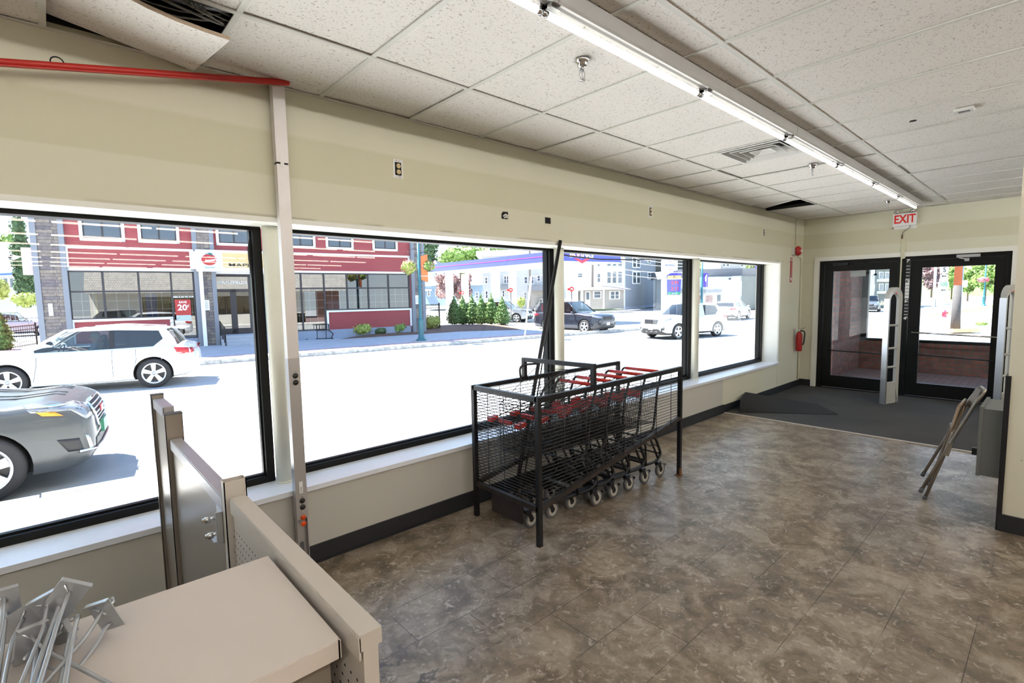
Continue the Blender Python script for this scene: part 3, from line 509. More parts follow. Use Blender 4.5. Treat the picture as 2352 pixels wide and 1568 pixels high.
q = MB(); q.lathe([(.001, 0), (.043, .0), (.049, .012), (.050, hh*.75), (.043, hh*.9), (.028, hh*1.0), (.022, hh*1.04), (.001, hh*1.04)], (x, W-.075, zb), n=24); q.build('cylinder', M['dark_red'], t)
q = MB(); q.cyl((x, W-.075, zb+hh), (x, W-.075, zb+hh+.05), .016); q.bar((x, W-.075, zb+hh+.05), (x+.02, W-.16, zb+hh+.085), .018, .008); q.bar((x, W-.075, zb+hh+.035), (x+.02, W-.15, zb+hh+.045), .018, .008); q.build('valve', M['chrome'], t)
q = MB(); q.tube(fillet([(x, W-.09, zb+hh+.03), (x-.02, W-.17, zb+hh+.02), (x-.03, W-.16, zb+hh*.5), (x-.02, W-.14, zb+hh*.35)], .04), .011, 8); q.build('hose', M['rubber'], t)
q = MB(); q.obx((x+.045, W-.17, zb+hh*.87), (.95, .3, 0), (.3, -.95, 0), (0, .1, 1), .045, .001, .075); q.build('inspection_tag', M['tag_white'], t)
q = MB(); q.bx(x-.05, W-.012, zb+hh*.6, x-.02, W, zb+hh+.06); q.build('bracket', M['steel'], t)
# height tape
P0, P1 = onx(2087, 594, L+.028), onx(2080.5, 734, L+.028); t = thing('height_tape', 'vertical height marker strip reading 7 6 5 4 feet beside the right door', 'height marker', (L+.028, -.79, P1.z)); z0, z1 = P1.z, P0.z; yy = -.775; hx = (z1-z0)
q = MB(); q.bx(L+.022, yy-.028, z0, L+.028, yy+.022, z1); q.build('black_strip', M['outlet_black'], t)
z6, z5 = onx(2085, 641, L).z, onx(2083, 686, L).z
q = MB(); q.bx(L+.0215, yy-.028, z5, L+.0225, yy+.022, z6); q.build('white_section', M['sign_white'], t)
q = MB(); q2 = MB(); k = 0; z = z1-.06
while z > z0+.05:
    z -= .049
    if z5 < z < z6: q2.bx(L+.0205, yy-.026, z-.003, L+.0214, yy+.020, z+.003)
    else: q.bx(L+.0205, yy-.026, z-.004, L+.0214, yy+.020, z+.004)
q.build('white_ticks', M['sign_white'], t); q2.build('black_ticks', M['outlet_black'], t)
for s_, z, m_ in (("7'", z1-.035, 'text_white'), ("6'", z6-.03, 'text_black'), ("5'", z5-.035, 'text_white'), ("4'", z0+.02, 'text_white')): text(s_, .062, (L+.0195, yy, z), -Y3, Z3, M[m_], 'numeral', t, .0005, bold=.002)
# ================================================================== SECURITY GATES
def gate(P, label):
    x, y = 0, 0; t = thing('security_gate', label, 'security gate', (0, 0, 0), 'pair of security gates'); w_, th, h = .15, .032, 1.65
    q = MB(); out = [(x-w_, y, 0), (x-w_, y, h-.13)]+arc((x, y, h-.13), w_, PI, 0, 12, X3, Z3)[1:-1]+[(x+w_, y, h-.13), (x+w_, y, 0)]
    inn = [(x+w_-.05, y, .30), (x+w_-.05, y, h-.17)]+arc((x, y, h-.17), w_-.05, 0, PI, 12, X3, Z3)[1:-1]+[(x-w_+.05, y, h-.17), (x-w_+.05, y, .30)]
    o_ = [Vector(p) for p in out]; i_ = [Vector(p) for p in inn][::-1]; n = len(o_)
    for s_ in (-1, 1):
        for k in range(n-1): q.add([o_[k]+Y3*th*s_, o_[k+1]+Y3*th*s_, i_[k+1]+Y3*th*s_*.6, i_[k]+Y3*th*s_*.6], [(0, 1, 2, 3)], False)
    for k in range(n-1): q.add([o_[k]-Y3*th, o_[k+1]-Y3*th, o_[k+1]+Y3*th, o_[k]+Y3*th], [(0, 1, 2, 3)], True); q.add([i_[k]-Y3*th*.6, i_[k+1]-Y3*th*.6, i_[k+1]+Y3*th*.6, i_[k]+Y3*th*.6], [(0, 1, 2, 3)], True)
    q.build('plastic_frame', M['gate_grey'], t); q = MB(); q.bx(x-w_+.045, y-th*.8, 0, x+w_-.045, y+th*.8, .31); q.build('base_panel', M['gate_grey'], t)
    q = MB(); q.bx(x-w_-.006, y-th-.004, 0, x-w_+.02, y+th+.004, h-.14); q.build('metal_edge', M['steel'], t)
    for z in (.53, .80, 1.13): q = MB(); q.cyl((x-w_+.04, y, z), (x+w_-.04, y, z), .016, n=10); q.build('rung', M['gate_grey'], t)
    q = MB(); q.bx(x-.02, y-th-.001, h-.07, x+.02, y-th, h-.055); q.build('red_mark', M['exit_red'], t); t.location = (P[0], P[1], 0); t.rotation_euler = (0, 0, math.radians(-19)); return t
P = onz(2041, 926, 0); gate((P.x, P.y), 'tall pale security gate standing in front of the gap between the doors'); P = onx(2322, 657, 8.16); gate((8.16, P.y), 'pale security gate at the right edge beside the partition')
# ================================================================== FOLDED MAT
A, B, C_, D = onz(1702, 946, .012), onz(1925, 951, .012), onz(1878, 928, .012), onz(1712, 900, .20)
D.y = min(D.y, W-.03); A.y = min(A.y, W-.05); q = MB(); N = 14; g = []
for i in range(N+1):
    u = i/N
    for j in range(9):
        v = j/8; p = (A*(1-u)+B*u)*(1-v)+(D*(1-u)+C_*u)*v; k = max(0, 1-u*2.2)
        p = p+Vector((-.10*math.sin(PI*v)*k, 0, (.035*math.sin(PI*v))*k)); p.z = max(p.z, .012+.006*math.sin(7*u)); g.append(p)
fs = [(i*9+j, i*9+j+1, (i+1)*9+j+1, (i+1)*9+j) for i in range(N) for j in range(8)]
q.add(g, fs, True); g2 = [p+Vector((.0, 0, -.006)) for p in g]; q.add(g2, [f[::-1] for f in fs], True); o = q.build('floor_mat', M['mat_dark']); tag(o, 'dark ribbed floor mat with its corner folded up against the wall', 'mat')
# ================================================================== CART CORRAL
t = thing('cart_corral', 'black wire mesh cart corral on legs beside the windows', 'cart corral', (2.5, .17, 0)); ca, cb2, cy0, cy1, ZT_ = 1.583, 3.41, -.17, .49, .975; g = .032
def leg(x, y, h): q = MB(); q.bx(x-g/2, y-g/2, 0, x+g/2, y+g/2, h); return q.build('leg', M['black_metal'], t)
for x, y in ((ca, cy0), (ca, cy1), (cb2, cy0+.03), (cb2-.05, cy1)): leg(x, y, ZT_+.016)
def lowz(x): return .255+(x-ca)/(cb2-ca)*.275
q = MB(); q.bar((ca, cy0, ZT_), (cb2, cy0+.03, ZT_), g, g); q.bar((ca, cy1, ZT_), (cb2-.05, cy1, ZT_), g, g); q.bar((ca, cy0, ZT_), (ca, cy1, ZT_), g, g); q.build('top_rail', M['black_metal'], t)
q = MB(); q.bar((ca, cy0, .25), (cb2, cy0+.03, .53), g, g*.9); q.bar((ca, cy1, .25), (cb2-.05, cy1, .53), g, g*.9); q.bar((ca, cy0, .25), (ca, cy1, .25), g, g); q.build('lower_rail', mat('worn_black', (.035, .026, .022), .5, .4, var=.7, scale=14), t)
q = MB(); h0, h1 = Vector((2.10, cy1, ZT_)), Vector((2.16, cy0+.01, ZT_)); q.bar(h0, h0+Z3*.155, g, g, (1, 0, 0)); q.bar(h1, h1+Z3*.155, g, g, (1, 0, 0)); q.bar(h0+Z3*.155+Y3*g/2, h1+Z3*.155-Y3*g/2, g, g); q.build('hoop', M['black_metal'], t)
wr = .0029
def side(y, xe, nm, yoff=0):
    q = MB(); z = .29
    while z < ZT_-.012:
        xs_ = ca; xe_ = xe if z > .54 else ca+(z-.255)/.275*(xe-ca)
        if xe_ > ca+.1: q.tube([(ca, y, z), (xe_, y+yoff*(xe_-ca)/(xe-ca), z)], wr, 5)
        z += .0245
    for i in range(1, 8): x = ca+i*(xe-ca)/8+.03; q.tube([(x, y+.003, lowz(x)), (x, y+.003, ZT_)], wr, 5)
    return q.build(nm, M['dark_wire'], t)
side(cy0, cb2, 'side_mesh', .03); side(cy1, cb2-.05, 'side_mesh')
q = MB(); z = .275
while z < ZT_-.012: q.tube([(ca, cy0, z), (ca, cy1, z)], wr, 5); z += .0205
for y in (-.0, .17, .34): q.tube([(ca+.003, y, .25), (ca+.003, y, ZT_)], wr, 5)
q.build('end_mesh', M['dark_wire'], t)
q = MB(); q.bx(ca-.01, -.02, .10, ca+.0, .30, .235); q.build('end_plate', mat('rust_plate', (.028, .018, .016), .7, .3, var=.6, scale=20), t)
q = MB(); q.bx(cb2-.03, cy0+.01, 0, cb2+.03, cy0+.06, .008); q.bx(cb2-.02, cy0+.005, 0, cb2+.005, cy0+.02, .07); q.build('foot_bracket', M['rusty_metal'], t)
# ================================================================== SHOPPING CARTS
def mkcart(label):
    t = thing('shopping_cart', label, 'shopping cart', (0, 0, 0), 'nested carts in the corral')   # rear axle at x=0, nose towards -x
    hw = .205
    q = MB()
    for s_ in (-1, 1):
        y = s_*hw
        q.tube(fillet([(.02, y, .93), (-.04, y, .80), (-.095, y, .46), (-.20, y*.98, .40)], .05), .0105, 8)
        q.tube(fillet([(-.215, y*.98, .42), (-.12, y, .40), (-.06, y, .36), (.03, y, .20), (-.05, y, .150), (-.42, y*.75, .138), (-.64, y*.55, .132)], .07), .0125, 8)
        q.tube(fillet([(-.30, y*.9, .40), (-.22, y, .34), (-.20, y*.96, .15)], .03), .009, 8)
        q.tube([(-.02, y, .17), (-.16, y, .40)], .009, 8)
    for (x, z) in ((.02, .205), (-.18, .152)): q.tube([(x, -hw, z), (x, hw, z)], .008, 6)
    pts = [(-.04-.0*k, -hw+2*hw*k/20, .285+.012*math.sin(k*1.25)) for k in range(21)]; q.tube(pts, .0045, 6)
    q.tube([(-.22, -hw, .40), (-.22, hw, .40)], .009, 6); q.tube([(-.64, -hw*.55, .132), (-.64, hw*.55, .132)], .009, 6); q.build('frame', M['black_metal'], t)
    q = MB(); q.tube([(.03, -hw+.035, .945), (.03, hw-.035, .945)], .0145, 12); q.build('handle_grip', M['red_plastic'], t, 'red handle grip')
    for s_ in (-1, 1): q = MB(); q.tube(fillet([(.02, s_*hw, .93), (.035, s_*(hw-.01), .945), (.03, s_*(hw-.05), .945)], .02), .010, 8); q.build('handle_bend', M['black_metal'], t)
    # basket
    q = MB(); R0, R1 = (-.06, .215, .86, .175, .50), (-.72, .155, .76, .125, .52)   # x, top half width, top z, bottom half width, bottom z
    def bp_(u, v, s_): # u 0 rear..1 nose, v 0 bottom..1 top
        x = R0[0]+(R1[0]-R0[0])*u-(.05*(1-v))*(0 if u > .01 else 0)+(.07*(1-v))*u; wt = R0[1]+(R1[1]-R0[1])*u; wb = R0[3]+(R1[3]-R0[3])*u; zt_ = R0[2]+(R1[2]-R0[2])*u; zb_ = R0[4]+(R1[4]-R0[4])*u
        return Vector((x, s_*(wb+(wt-wb)*v), zb_+(zt_-zb_)*v))
    nv = 8
    for j in range(nv+1):
        v = j/nv; r = .0036 if j in (0, nv) else .0018; pts = [bp_(0, v, 1), bp_(1, v, 1), bp_(1, v, -1), bp_(0, v, -1)]; q.tube(pts, r, 5, closed=True)
    for i in range(25):
        u = i/24
        for s_ in (-1, 1): q.tube([bp_(u, 0, s_), bp_(u, 1, s_)], .0017, 4)
        q.tube([bp_(u, 0, -1), bp_(u, 0, 1)], .0017, 4)
    for i in range(1, 11):
        k = i/11; a = bp_(1, 0, -1)*(1-k)+bp_(1, 0, 1)*k; b_ = bp_(1, 1, -1)*(1-k)+bp_(1, 1, 1)*k; q.tube([a, b_], .0017, 4); c_ = bp_(0, 0, -1)*(1-k)+bp_(0, 0, 1)*k; q.tube([a, c_], .0017, 4)
        d_ = c_+Vector((-.16, 0, .30)); q.tube([c_+Vector((-.02, 0, .03)), d_], .0016, 4)
    q.build('basket', M['dark_wire'], t)
    q = MB(); k = .0016  # raised child seat back
    for i in range(9): y = -.15+.30*i/8; q.tube([(-.10, y, .84), (-.22, y*.95, .60)], k, 4)
    for i in range(5): f = i/4; q.tube([(-.10-.12*f, -.155, .84-.24*f), (-.10-.12*f, .155, .84-.24*f)], k, 4)
    q.build('child_seat_frame', M['dark_wire'], t)
    q = MB(); q.obx((-.15, 0, .755), (.45, 0, .9), (0, 1, 0), (-.9, 0, .45), .032, .10, .004); q.build('seat_flap', M['red_plastic'], t, 'red child seat flap')
    for s_ in (-1, 1): q = MB(); q.obx((-.725, s_*.145, .765), (1, 0, .15), (0, 1, 0), (-.15, 0, 1), .035, .022, .014); q.build('corner_bumper', M['red_plastic'], t, 'red corner bumper')
    q = MB(); q.bx(-.745, -.06, .752, -.722, .06, .778); q.build('nose_bumper', M['red_plastic'], t, 'red nose bumper')
    q = MB(); q.cyl((-.18, -.15, .175), (-.18, .15, .175), .014); q.build('lower_tray_bar', M['grey_rubber'], t)
    for (x, y) in ((0, -hw), (0, hw), (-.62, -.11), (-.62, .11)):
        q = MB(); c = (x+.012, y, .0625); q.lathe([(.046, -.013), (.060, -.014), (.0625, -.008), (.0625, .008), (.060, .014), (.046, .013)], c, (0, 1, 0), 24); wh = q.build('wheel', M['grey_rubber'], t)
        q = MB(); q.lathe([(.020, -.012), (.036, -.0135), (.046, -.013), (.046, .013), (.036, .0135), (.020, .012)], c, (0, 1, 0), 24); q.build('hub', M['wheel_grey'], wh)
        q = MB(); q.lathe([(.001, -.016), (.021, -.013), (.021, .013), (.001, .016)], c, (0, 1, 0), 16); q.build('hub_cap', M['black_metal'], wh)
        q = MB(); q.bar((x-.03, y-.019, .137), (x+.012, y-.019, .058), .004, .032, (1, 0, 0)); q.bar((x-.03, y+.019, .137), (x+.012, y+.019, .058), .004, .032, (1, 0, 0)); q.bx(x-.055, y-.022, .128, x+.0, y+.022, .145)
        if x == 0: q.obx((x+.075, y, .085), (.8, 0, .5), (0, 1, 0), (-.5, 0, .8), .022, .012, .006)
        q.build('caster_fork', M['black_metal'], t)
    return t
cyc = .178
c0 = mkcart('rearmost shopping cart at the open end of the corral, red handle fully visible')
cxs = [3.262, 3.012, 2.778, 2.562, 2.344]
labs = [None, 'second shopping cart from the open right end of the corral', 'middle shopping cart of the nested row in the corral', 'fourth shopping cart from the open end, under the corral hoop', 'innermost shopping cart, red nose bumpers against the end mesh']
for i, x in enumerate(cxs):
    o = c0 if i == 0 else dup(c0, label=labs[i]); o.location = (x, cyc, 0)
# a loose wire basket tipped on top of the innermost carts
t = thing('wire_basket', 'loose black wire basket tipped up on the nested carts', 'basket', (1.9, .22, .85)); O = Vector((2.00, .24, .88)); ax = Vector((.62, .10, .30)).normalized(); ay = Vector((0, 1, 0)); ay = (ay-ax*ay.dot(ax)).normalized(); az = ax.cross(ay)
q = MB()
def bk(a, b_, c_): return O+ax*a+ay*b_*(.8+.2*(c_+.1)/.2)+az*c_
for j in range(5): c_ = -.09+.045*j; q.tube([bk(-.24, -.16, c_), bk(.24, -.16, c_), bk(.24, .16, c_), bk(-.24, .16, c_)], .003 if j in (0, 4) else .0018, 5, closed=True)
for i in range(15):
    a = -.24+.48*i/14; q.tube([bk(a, -.16, .09), bk(a, -.16, -.09), bk(a, .16, -.09), bk(a, .16, .09)], .0017, 4)
for i in range(9): b_ = -.16+.32*i/8; q.tube([bk(-.24, b_, .09), bk(-.24, b_, -.09), bk(.24, b_, -.09), bk(.24, b_, .09)], .0017, 4)
q.build('wire_cage', M['dark_wire'], t); q = MB(); q.tube(fillet([bk(-.20, -.16, .09), bk(-.05, -.17, .17), bk(.2, -.165, .10)], .08), .008, 6); q.build('bail_handle', M['rubber'], t); q = MB(); q.tube(fillet([bk(.05, .16, .09), bk(.12, .17, .2), bk(.26, .1, .13)], .06), .009, 6); q.build('bail_handle', M['rubber'], t)
# black poles leaning
T_ = ony(1287, 553, .640); Bf = onz(1178, 1166, 0.0); Bf.y = min(Bf.y, .42)
q = MB(); q.tube([Bf, T_], .0165, 12); o = q.build('black_pole', M['black_metal']); tag(o, 'thick black pole leaning from the corral to the wall above the column', 'pole')
T2 = ony(1268, 690, .64); B2 = Bf+Vector((.055, -.02, 0)); q = MB(); q.tube([B2, T2], .006, 8); o = q.build('thin_black_rod', M['black_metal']); tag(o, 'thin black rod leaning beside the thick black pole', 'rod')
# ================================================================== FOLDING CHAIR AND CABINET
xn, xf = 4.25, 4.68
def yz(px_, py_): P = onx(px_, py_, xn); return P.y, P.z
t = thing('folding_chair', 'folded tan metal chair leaning against the grey cabinet', 'chair', ((xn+xf)/2, -1.75, 0))
fa = onx(2114.5, 1127.7, xn); top = onx(2258, 897, xn); fb = onz(2121.5, 1148.8, 0); fb.x = xn
yA, zA, yT, zT = fa.y, max(fa.z, .02), top.y, top.z
xf = 4.66; Wd = xf-xn; r = .0115
fa2 = onx(2118.7, 1091.2, xf); top2 = onx(2246, 887, xf); fb2 = onx(2134, 1113.6, xf); fb2.z = 0
def lerpA(s_, dx=0, off=0): k = dx/Wd; a = fa.lerp(fa2, k); b_ = top.lerp(top2, k); p = a.lerp(b_, s_); return Vector((xn+dx, p.y+off, max(p.z, .012)))
q = MB(); pts = [lerpA(0), lerpA(.5), lerpA(.88), lerpA(.97, .015, -.01), lerpA(1.0, .05, -.015), lerpA(1.0, Wd-.05, -.015), lerpA(.97, Wd-.015, -.01), lerpA(.88, Wd), lerpA(.5, Wd), lerpA(0, Wd)]; q.tube(fillet(pts, .03), r, 10); q.build('front_frame', M['chair_metal'], t)
def sb(s_, dx=0, off=0): k = dx/Wd; a = fb.lerp(fb2, k); b_ = lerpA(.60, dx)+Vector((0, .012, 0)); p = a.lerp(b_, s_); return Vector((xn+dx, p.y+off, p.z))
q = MB(); pts = [sb(0, .018), sb(.6, .018), sb(1, .018, .01), sb(1, Wd-.018, .01), sb(.6, Wd-.018), sb(0, Wd-.018)]; q.tube(fillet(pts, .02), r*.95, 10); q.tube([sb(.25, .018), sb(.25, Wd-.018)], .008, 8); q.build('rear_frame', M['chair_metal'], t)
for s_, dx in ((0, 0), (0, Wd)): q = MB(); p = lerpA(0, dx); q.cyl(p-(lerpA(.1)-lerpA(0))*.08, p+(lerpA(.1)-lerpA(0))*.35, r*1.25, n=10); q.build('foot_cap', M['grey_rubber'], t)
for dx in (.018, Wd-.018): q = MB(); p = sb(0, dx); p.z = 0; q.cyl(p, sb(.05, dx), r*1.25, n=10); q.build('foot_cap', M['grey_rubber'], t)
q = MB(); N = 8; G = []
for i in range(N+1):
    u = i/N; cu = .028*math.sin(PI*u)
    for s_ in (.80, .86, .93, .985): G.append(lerpA(s_, .012+(Wd-.024)*u, -cu*.6)+Z3*0)
q.add(G+[p+Vector((0, .006, .004)) for p in G], [(i*4+j, i*4+j+1, (i+1)*4+j+1, (i+1)*4+j) for i in range(N) for j in range(3)]+[(36+i*4+j, 36+(i+1)*4+j, 36+(i+1)*4+j+1, 36+i*4+j+1) for i in range(N) for j in range(3)], True); q.build('backrest', M['chair_metal'], t)
q = MB(); a = onx(2203, 934, xn+.03); b_ = onx(2168, 1036, xn+.03); d = (a-b_).normalized(); n_ = Vector((0, -d.z, d.y)); q.obx((a+b_)/2+X3*(Wd/2-.03), X3, d, n_, Wd/2-.03, (a-b_).length/2, .005); q.tube([(xn+.03, a.y, a.z), (xf-.03, a.y, a.z)], .012, 8); q.tube([a, b_], .011, 8); q.tube([a+X3*(Wd-.06), b_+X3*(Wd-.06)], .011, 8); q.build('seat', mat('chair_brown', (.33, .24, .17), .4, .5, var=.2), t)
for dx in (-.014, Wd+.014): q = MB(); q.bar(lerpA(.50, dx), lerpA(.50, dx)+Vector((0, .02, -.10)), .006, .028, (0, 1, 0)); q.sph(lerpA(.5, dx), .008, 8, 5); q.build('hinge_bracket', M['chair_metal'], t)
x0 = 4.091; P1 = onx(2236, 1088, x0); P2 = onx(2255, 938, x0); yf = (P1.y+P2.y)/2
t = thing('grey_cabinet', 'grey metal cabinet fixed behind the partition edge', 'cabinet', (4.3, yf-.3, P1.z)); q = MB(); q.bx(x0, yf-.55, P1.z, 4.56, yf-.02, P2.z); q.build('body', M['grey_cabinet'], t)
q = MB(); q.bx(x0-.004, yf-.02, P1.z-.006, 4.565, yf, P2.z+.012); q.build('door', M['grey_cabinet'], t); q = MB(); q.bx(x0+.03, yf, P1.z+.13, x0+.06, yf+.03, P1.z+.18); q.build('latch', M['black_metal'], t)
# ================================================================== DISMANTLED GONDOLA SHELVING
GX = -.303
def panel(y0, y1, z1, x, mm, label, perf=False):
    t = thing('gondola_panel', label, 'shelving panel', (x, (y0+y1)/2, 0), 'dismantled shelving panels')
    q = MB(); q.bx(x-.014, y0, .1, x+.014, y1, z1-.03); q.build('back_panel', mm, t)
    mm = M['rail_taupe'] if mm is M['taupe_metal'] else mm
    q = MB(); q.bx(x-.02, y0, z1-.03, x+.022, y1, z1); q.bx(x-.022, y0, z1-.045, x-.018, y1, z1-.004); q.build('top_rail', mm, t)
    q = MB(); q.bx(x-.022, y0, 0, x+.022, y1, .1); q.build('kick_plate', mm, t)
    if perf:
        q = MB()
        for i in range(int((y1-y0)/.0254)):
            for j in range(9): q.lathe([(.0001, 0), (.0032, 0)], (x-.0146, y0+.03+i*.0254+(j % 2)*.0127, z1-.10-j*.024), (-1, 0, 0), 8, False)
        q.build('peg_holes', M['void'], t)
    return t
mk('taupe_metal', (.30, .265, .225), .34, .55, var=.05, scale=6); mk('rail_taupe', (.42, .41, .43), .38, .55)
panel(-1.62, -.775, 1.055, GX, M['beige_metal'], 'beige perforated shelving panel with a top rail, nearest the viewer', True)
o = panel(-.70, .235, 1.03, GX, M['taupe_metal'], 'brownish metal shelving panel between the two capped posts')
panel(.30, .585, 1.165, GX-.01, M['taupe_metal'], 'short tall metal shelving panel by the window sill')
def post(x, y, wx, wy, h, mm, label, cap, open_=False):
    t = thing('shelving_upright', label, 'upright post', (x, y, 0), 'dismantled shelving uprights'); q = MB(); a = .003
    for b_ in ((x-wx, y-wy, x+wx, y-wy+a), (x-wx, y+wy-a, x+wx, y+wy), (x-wx, y-wy, x-wx+a, y+wy), (x+wx-a, y-wy, x+wx, y+wy)): q.bx(b_[0], b_[1], 0, b_[2], b_[3], h)
    q.bx(x-wx+.004, y-wy+.004, 0, x+wx-.004, y+wy-.004, h-.12); q.build('tube', mm, t)
    if cap: q = MB(); q.bx(x-wx-.001, y-wy-.001, h, x+wx+.001, y+wy+.001, h+.008); q.build('cap', M['grey_rubber'], t)
    q = MB(); q.bx(x-.004, y-wy-.0006, .15, x+.004, y-wy+.001, h-.15); q.build('slot', M['void'], t); return t
post(GX, -.738, .031, .019, 1.10, M['beige_metal'], 'open topped beige upright joining the near and middle panels', False)
post(GX, .268, .034, .021, 1.135, M['taupe_metal'], 'dark capped metal upright, middle of the three', True)
post(GX-.012, .606, .026, .016, 1.178, M['taupe_metal'], 'slim capped upright farthest away, touching the window sill', True)
# clamp bracket hooked at the near end of the middle panel
t = thing('clamp_bracket', 'galvanised clamp bracket with bolts on the middle panel corner', 'bracket', (GX-.03, -.70, .97)); q = MB(); q.bx(GX-.05, -.716, .90, GX-.020, -.712, 1.0); q.bx(GX-.024, -.716, .92, GX-.021, -.60, .985); q.bx(GX-.055, -.70, .90, GX-.022, -.64, .904); q.build('plate', M['galv'], t)
for (y, z) in ((-.66, .965), (-.69, .925)): q = MB(); q.cyl((GX-.02, y, z), (GX-.075, y+.004, z), .006, n=8); q.cyl((GX-.055, y, z), (GX-.068, y, z), .010, n=6); q.build('bolt', M['chrome'], t)
# shelf on the near panel
SZ = 1.032; t = thing('shelf_unit', 'beige metal shelf at the bottom left covered with loose hooks', 'shelf', (-.9, -1.36, .0)); q = MB()
q.bx(-1.55, -1.570, SZ-.004, -.338, -1.165, SZ); q.bx(-1.55, -1.572, SZ-.034, -.338, -1.568, SZ-.001); q.bx(-1.55, -1.167, SZ-.034, -.338, -1.163, SZ-.001); q.bx(-.341, -1.572, SZ-.034, -.336, -1.163, SZ-.001); q.build('shelf', M['shelf_beige'], t)
q = MB(); q.prism([(-.345, -1.54, SZ-.035), (-1.2, -1.54, SZ-.035), (-1.2, -1.54, SZ-.06), (-.345, -1.54, SZ-.16)], (0, .004, 0)); q.prism([(-.345, -1.20, SZ-.035), (-1.2, -1.20, SZ-.035), (-1.2, -1.20, SZ-.06), (-.345, -1.20, SZ-.16)], (0, .004, 0)); q.build('bracket', M['taupe_metal'], t)
q = MB(); q.bx(-1.5, -1.50, 0, -.40, -1.22, SZ-.06); q.build('base_cabinet', M['taupe_metal'], t)
# peg hooks
def hook(P, E_, up, label, plate=True, wide=.012, s_=1.0):
    P, E_ = Vector(P), Vector(E_); d = (E_-P).normalized(); u = Vector(up); u = (u-d*u.dot(d)).normalized(); r_ = d.cross(u); Lh = (E_-P).length
    t = thing('peg_hook', label, 'peg hook', P, 'loose peg hooks on the shelf'); q = MB(); w_ = .0032*s_
    q.tube(fillet([P+u*.012, P+u*.006+d*.02, P+d*.05, E_-d*.02, E_+u*.012], .012), w_, 8); q.tube(fillet([P-u*.020, P-u*.016+d*.012, P-u*.026+d*.045, E_-u*.03-d*.03, E_-u*.02], .012), w_, 8); q.tube([P+u*.0-d*.018, P+u*.012], w_, 6); q.build('wire', M['galv'], t)
    if plate:
        q = MB(); c = P+u*.0; a = .021*s_; b_ = .030*s_; q.obx(c, r_, u, d, a, b_, .0009); q.obx(c+u*b_+d*.004, r_, u, d, a, .001, .005); q.tube([c+r_*a*.6+u*b_*.7+d*.002, c-r_*a*.2+u*b_*.1+d*.003], .0022, 6); q.build('back_plate', M['galv'], t)
        q = MB(); q.tube([c+r_*.010+u*.012, c+r_*.010+u*.012-d*.016, c+r_*.010+u*.02-d*.018], .0028, 6); q.tube([c-r_*.010+u*.012, c-r_*.010+u*.012-d*.016, c-r_*.010+u*.02-d*.018], .0028, 6); q.build('prong', M['galv'], t)
    return t
def D_(px_, py_, z): return onz(px_, py_, z)
hook(D_(243, 1412, SZ+.038), D_(75, 1600, SZ+.012), (.1, .55, .9), 'galvanised peg hook lying apart, plate standing rightmost of the pile')
hook(D_(150, 1372, SZ+.075), D_(70, 1640, SZ+.03), (.55, .55, .75), 'galvanised peg hook with the tallest tilted back plate in the pile', s_=1.15)
hook(D_(118, 1395, SZ+.060), D_(20, 1640, SZ+.03), (-.2, .6, .8), 'galvanised peg hook right beside the tallest plate', s_=1.0)
hook(D_(10, 1385, SZ+.07), D_(-30, 1650, SZ+.03), (0, .5, .9), 'galvanised peg hook cut off by the left photo edge')
hook(D_(35, 1432, SZ+.035), D_(-5, 1640, SZ+.02), (.9, .1, .4), 'galvanised peg hook lying flat at the left of the pile')
hook(D_(172, 1430, SZ+.05), D_(135, 1660, SZ+.02), (.4, .2, .9), 'upright looking double wire peg hook in the middle of the pile', plate=False, s_=1.15)
hook(D_(70, 1475, SZ+.03), D_(290, 1590, SZ+.01), (0, .2, 1), 'dark peg hook pointing to the right across the shelf', s_=1.0)
hook(D_(130, 1455, SZ+.02), D_(40, 1520, SZ+.02), (.9, -.3, .3), 'small peg hook plate crossed under the others', s_=1.0)
hook(D_(55, 1420, SZ+.02), D_(110, 1640, SZ+.012), (0, .6, .8), 'peg hook under the pile with its wires crossing the centre', plate=False)
hook(D_(95, 1440, SZ+.028), D_(60, 1650, SZ+.02), (.2, .3, .9), 'peg hook between the tall plate and the left edge', plate=False)
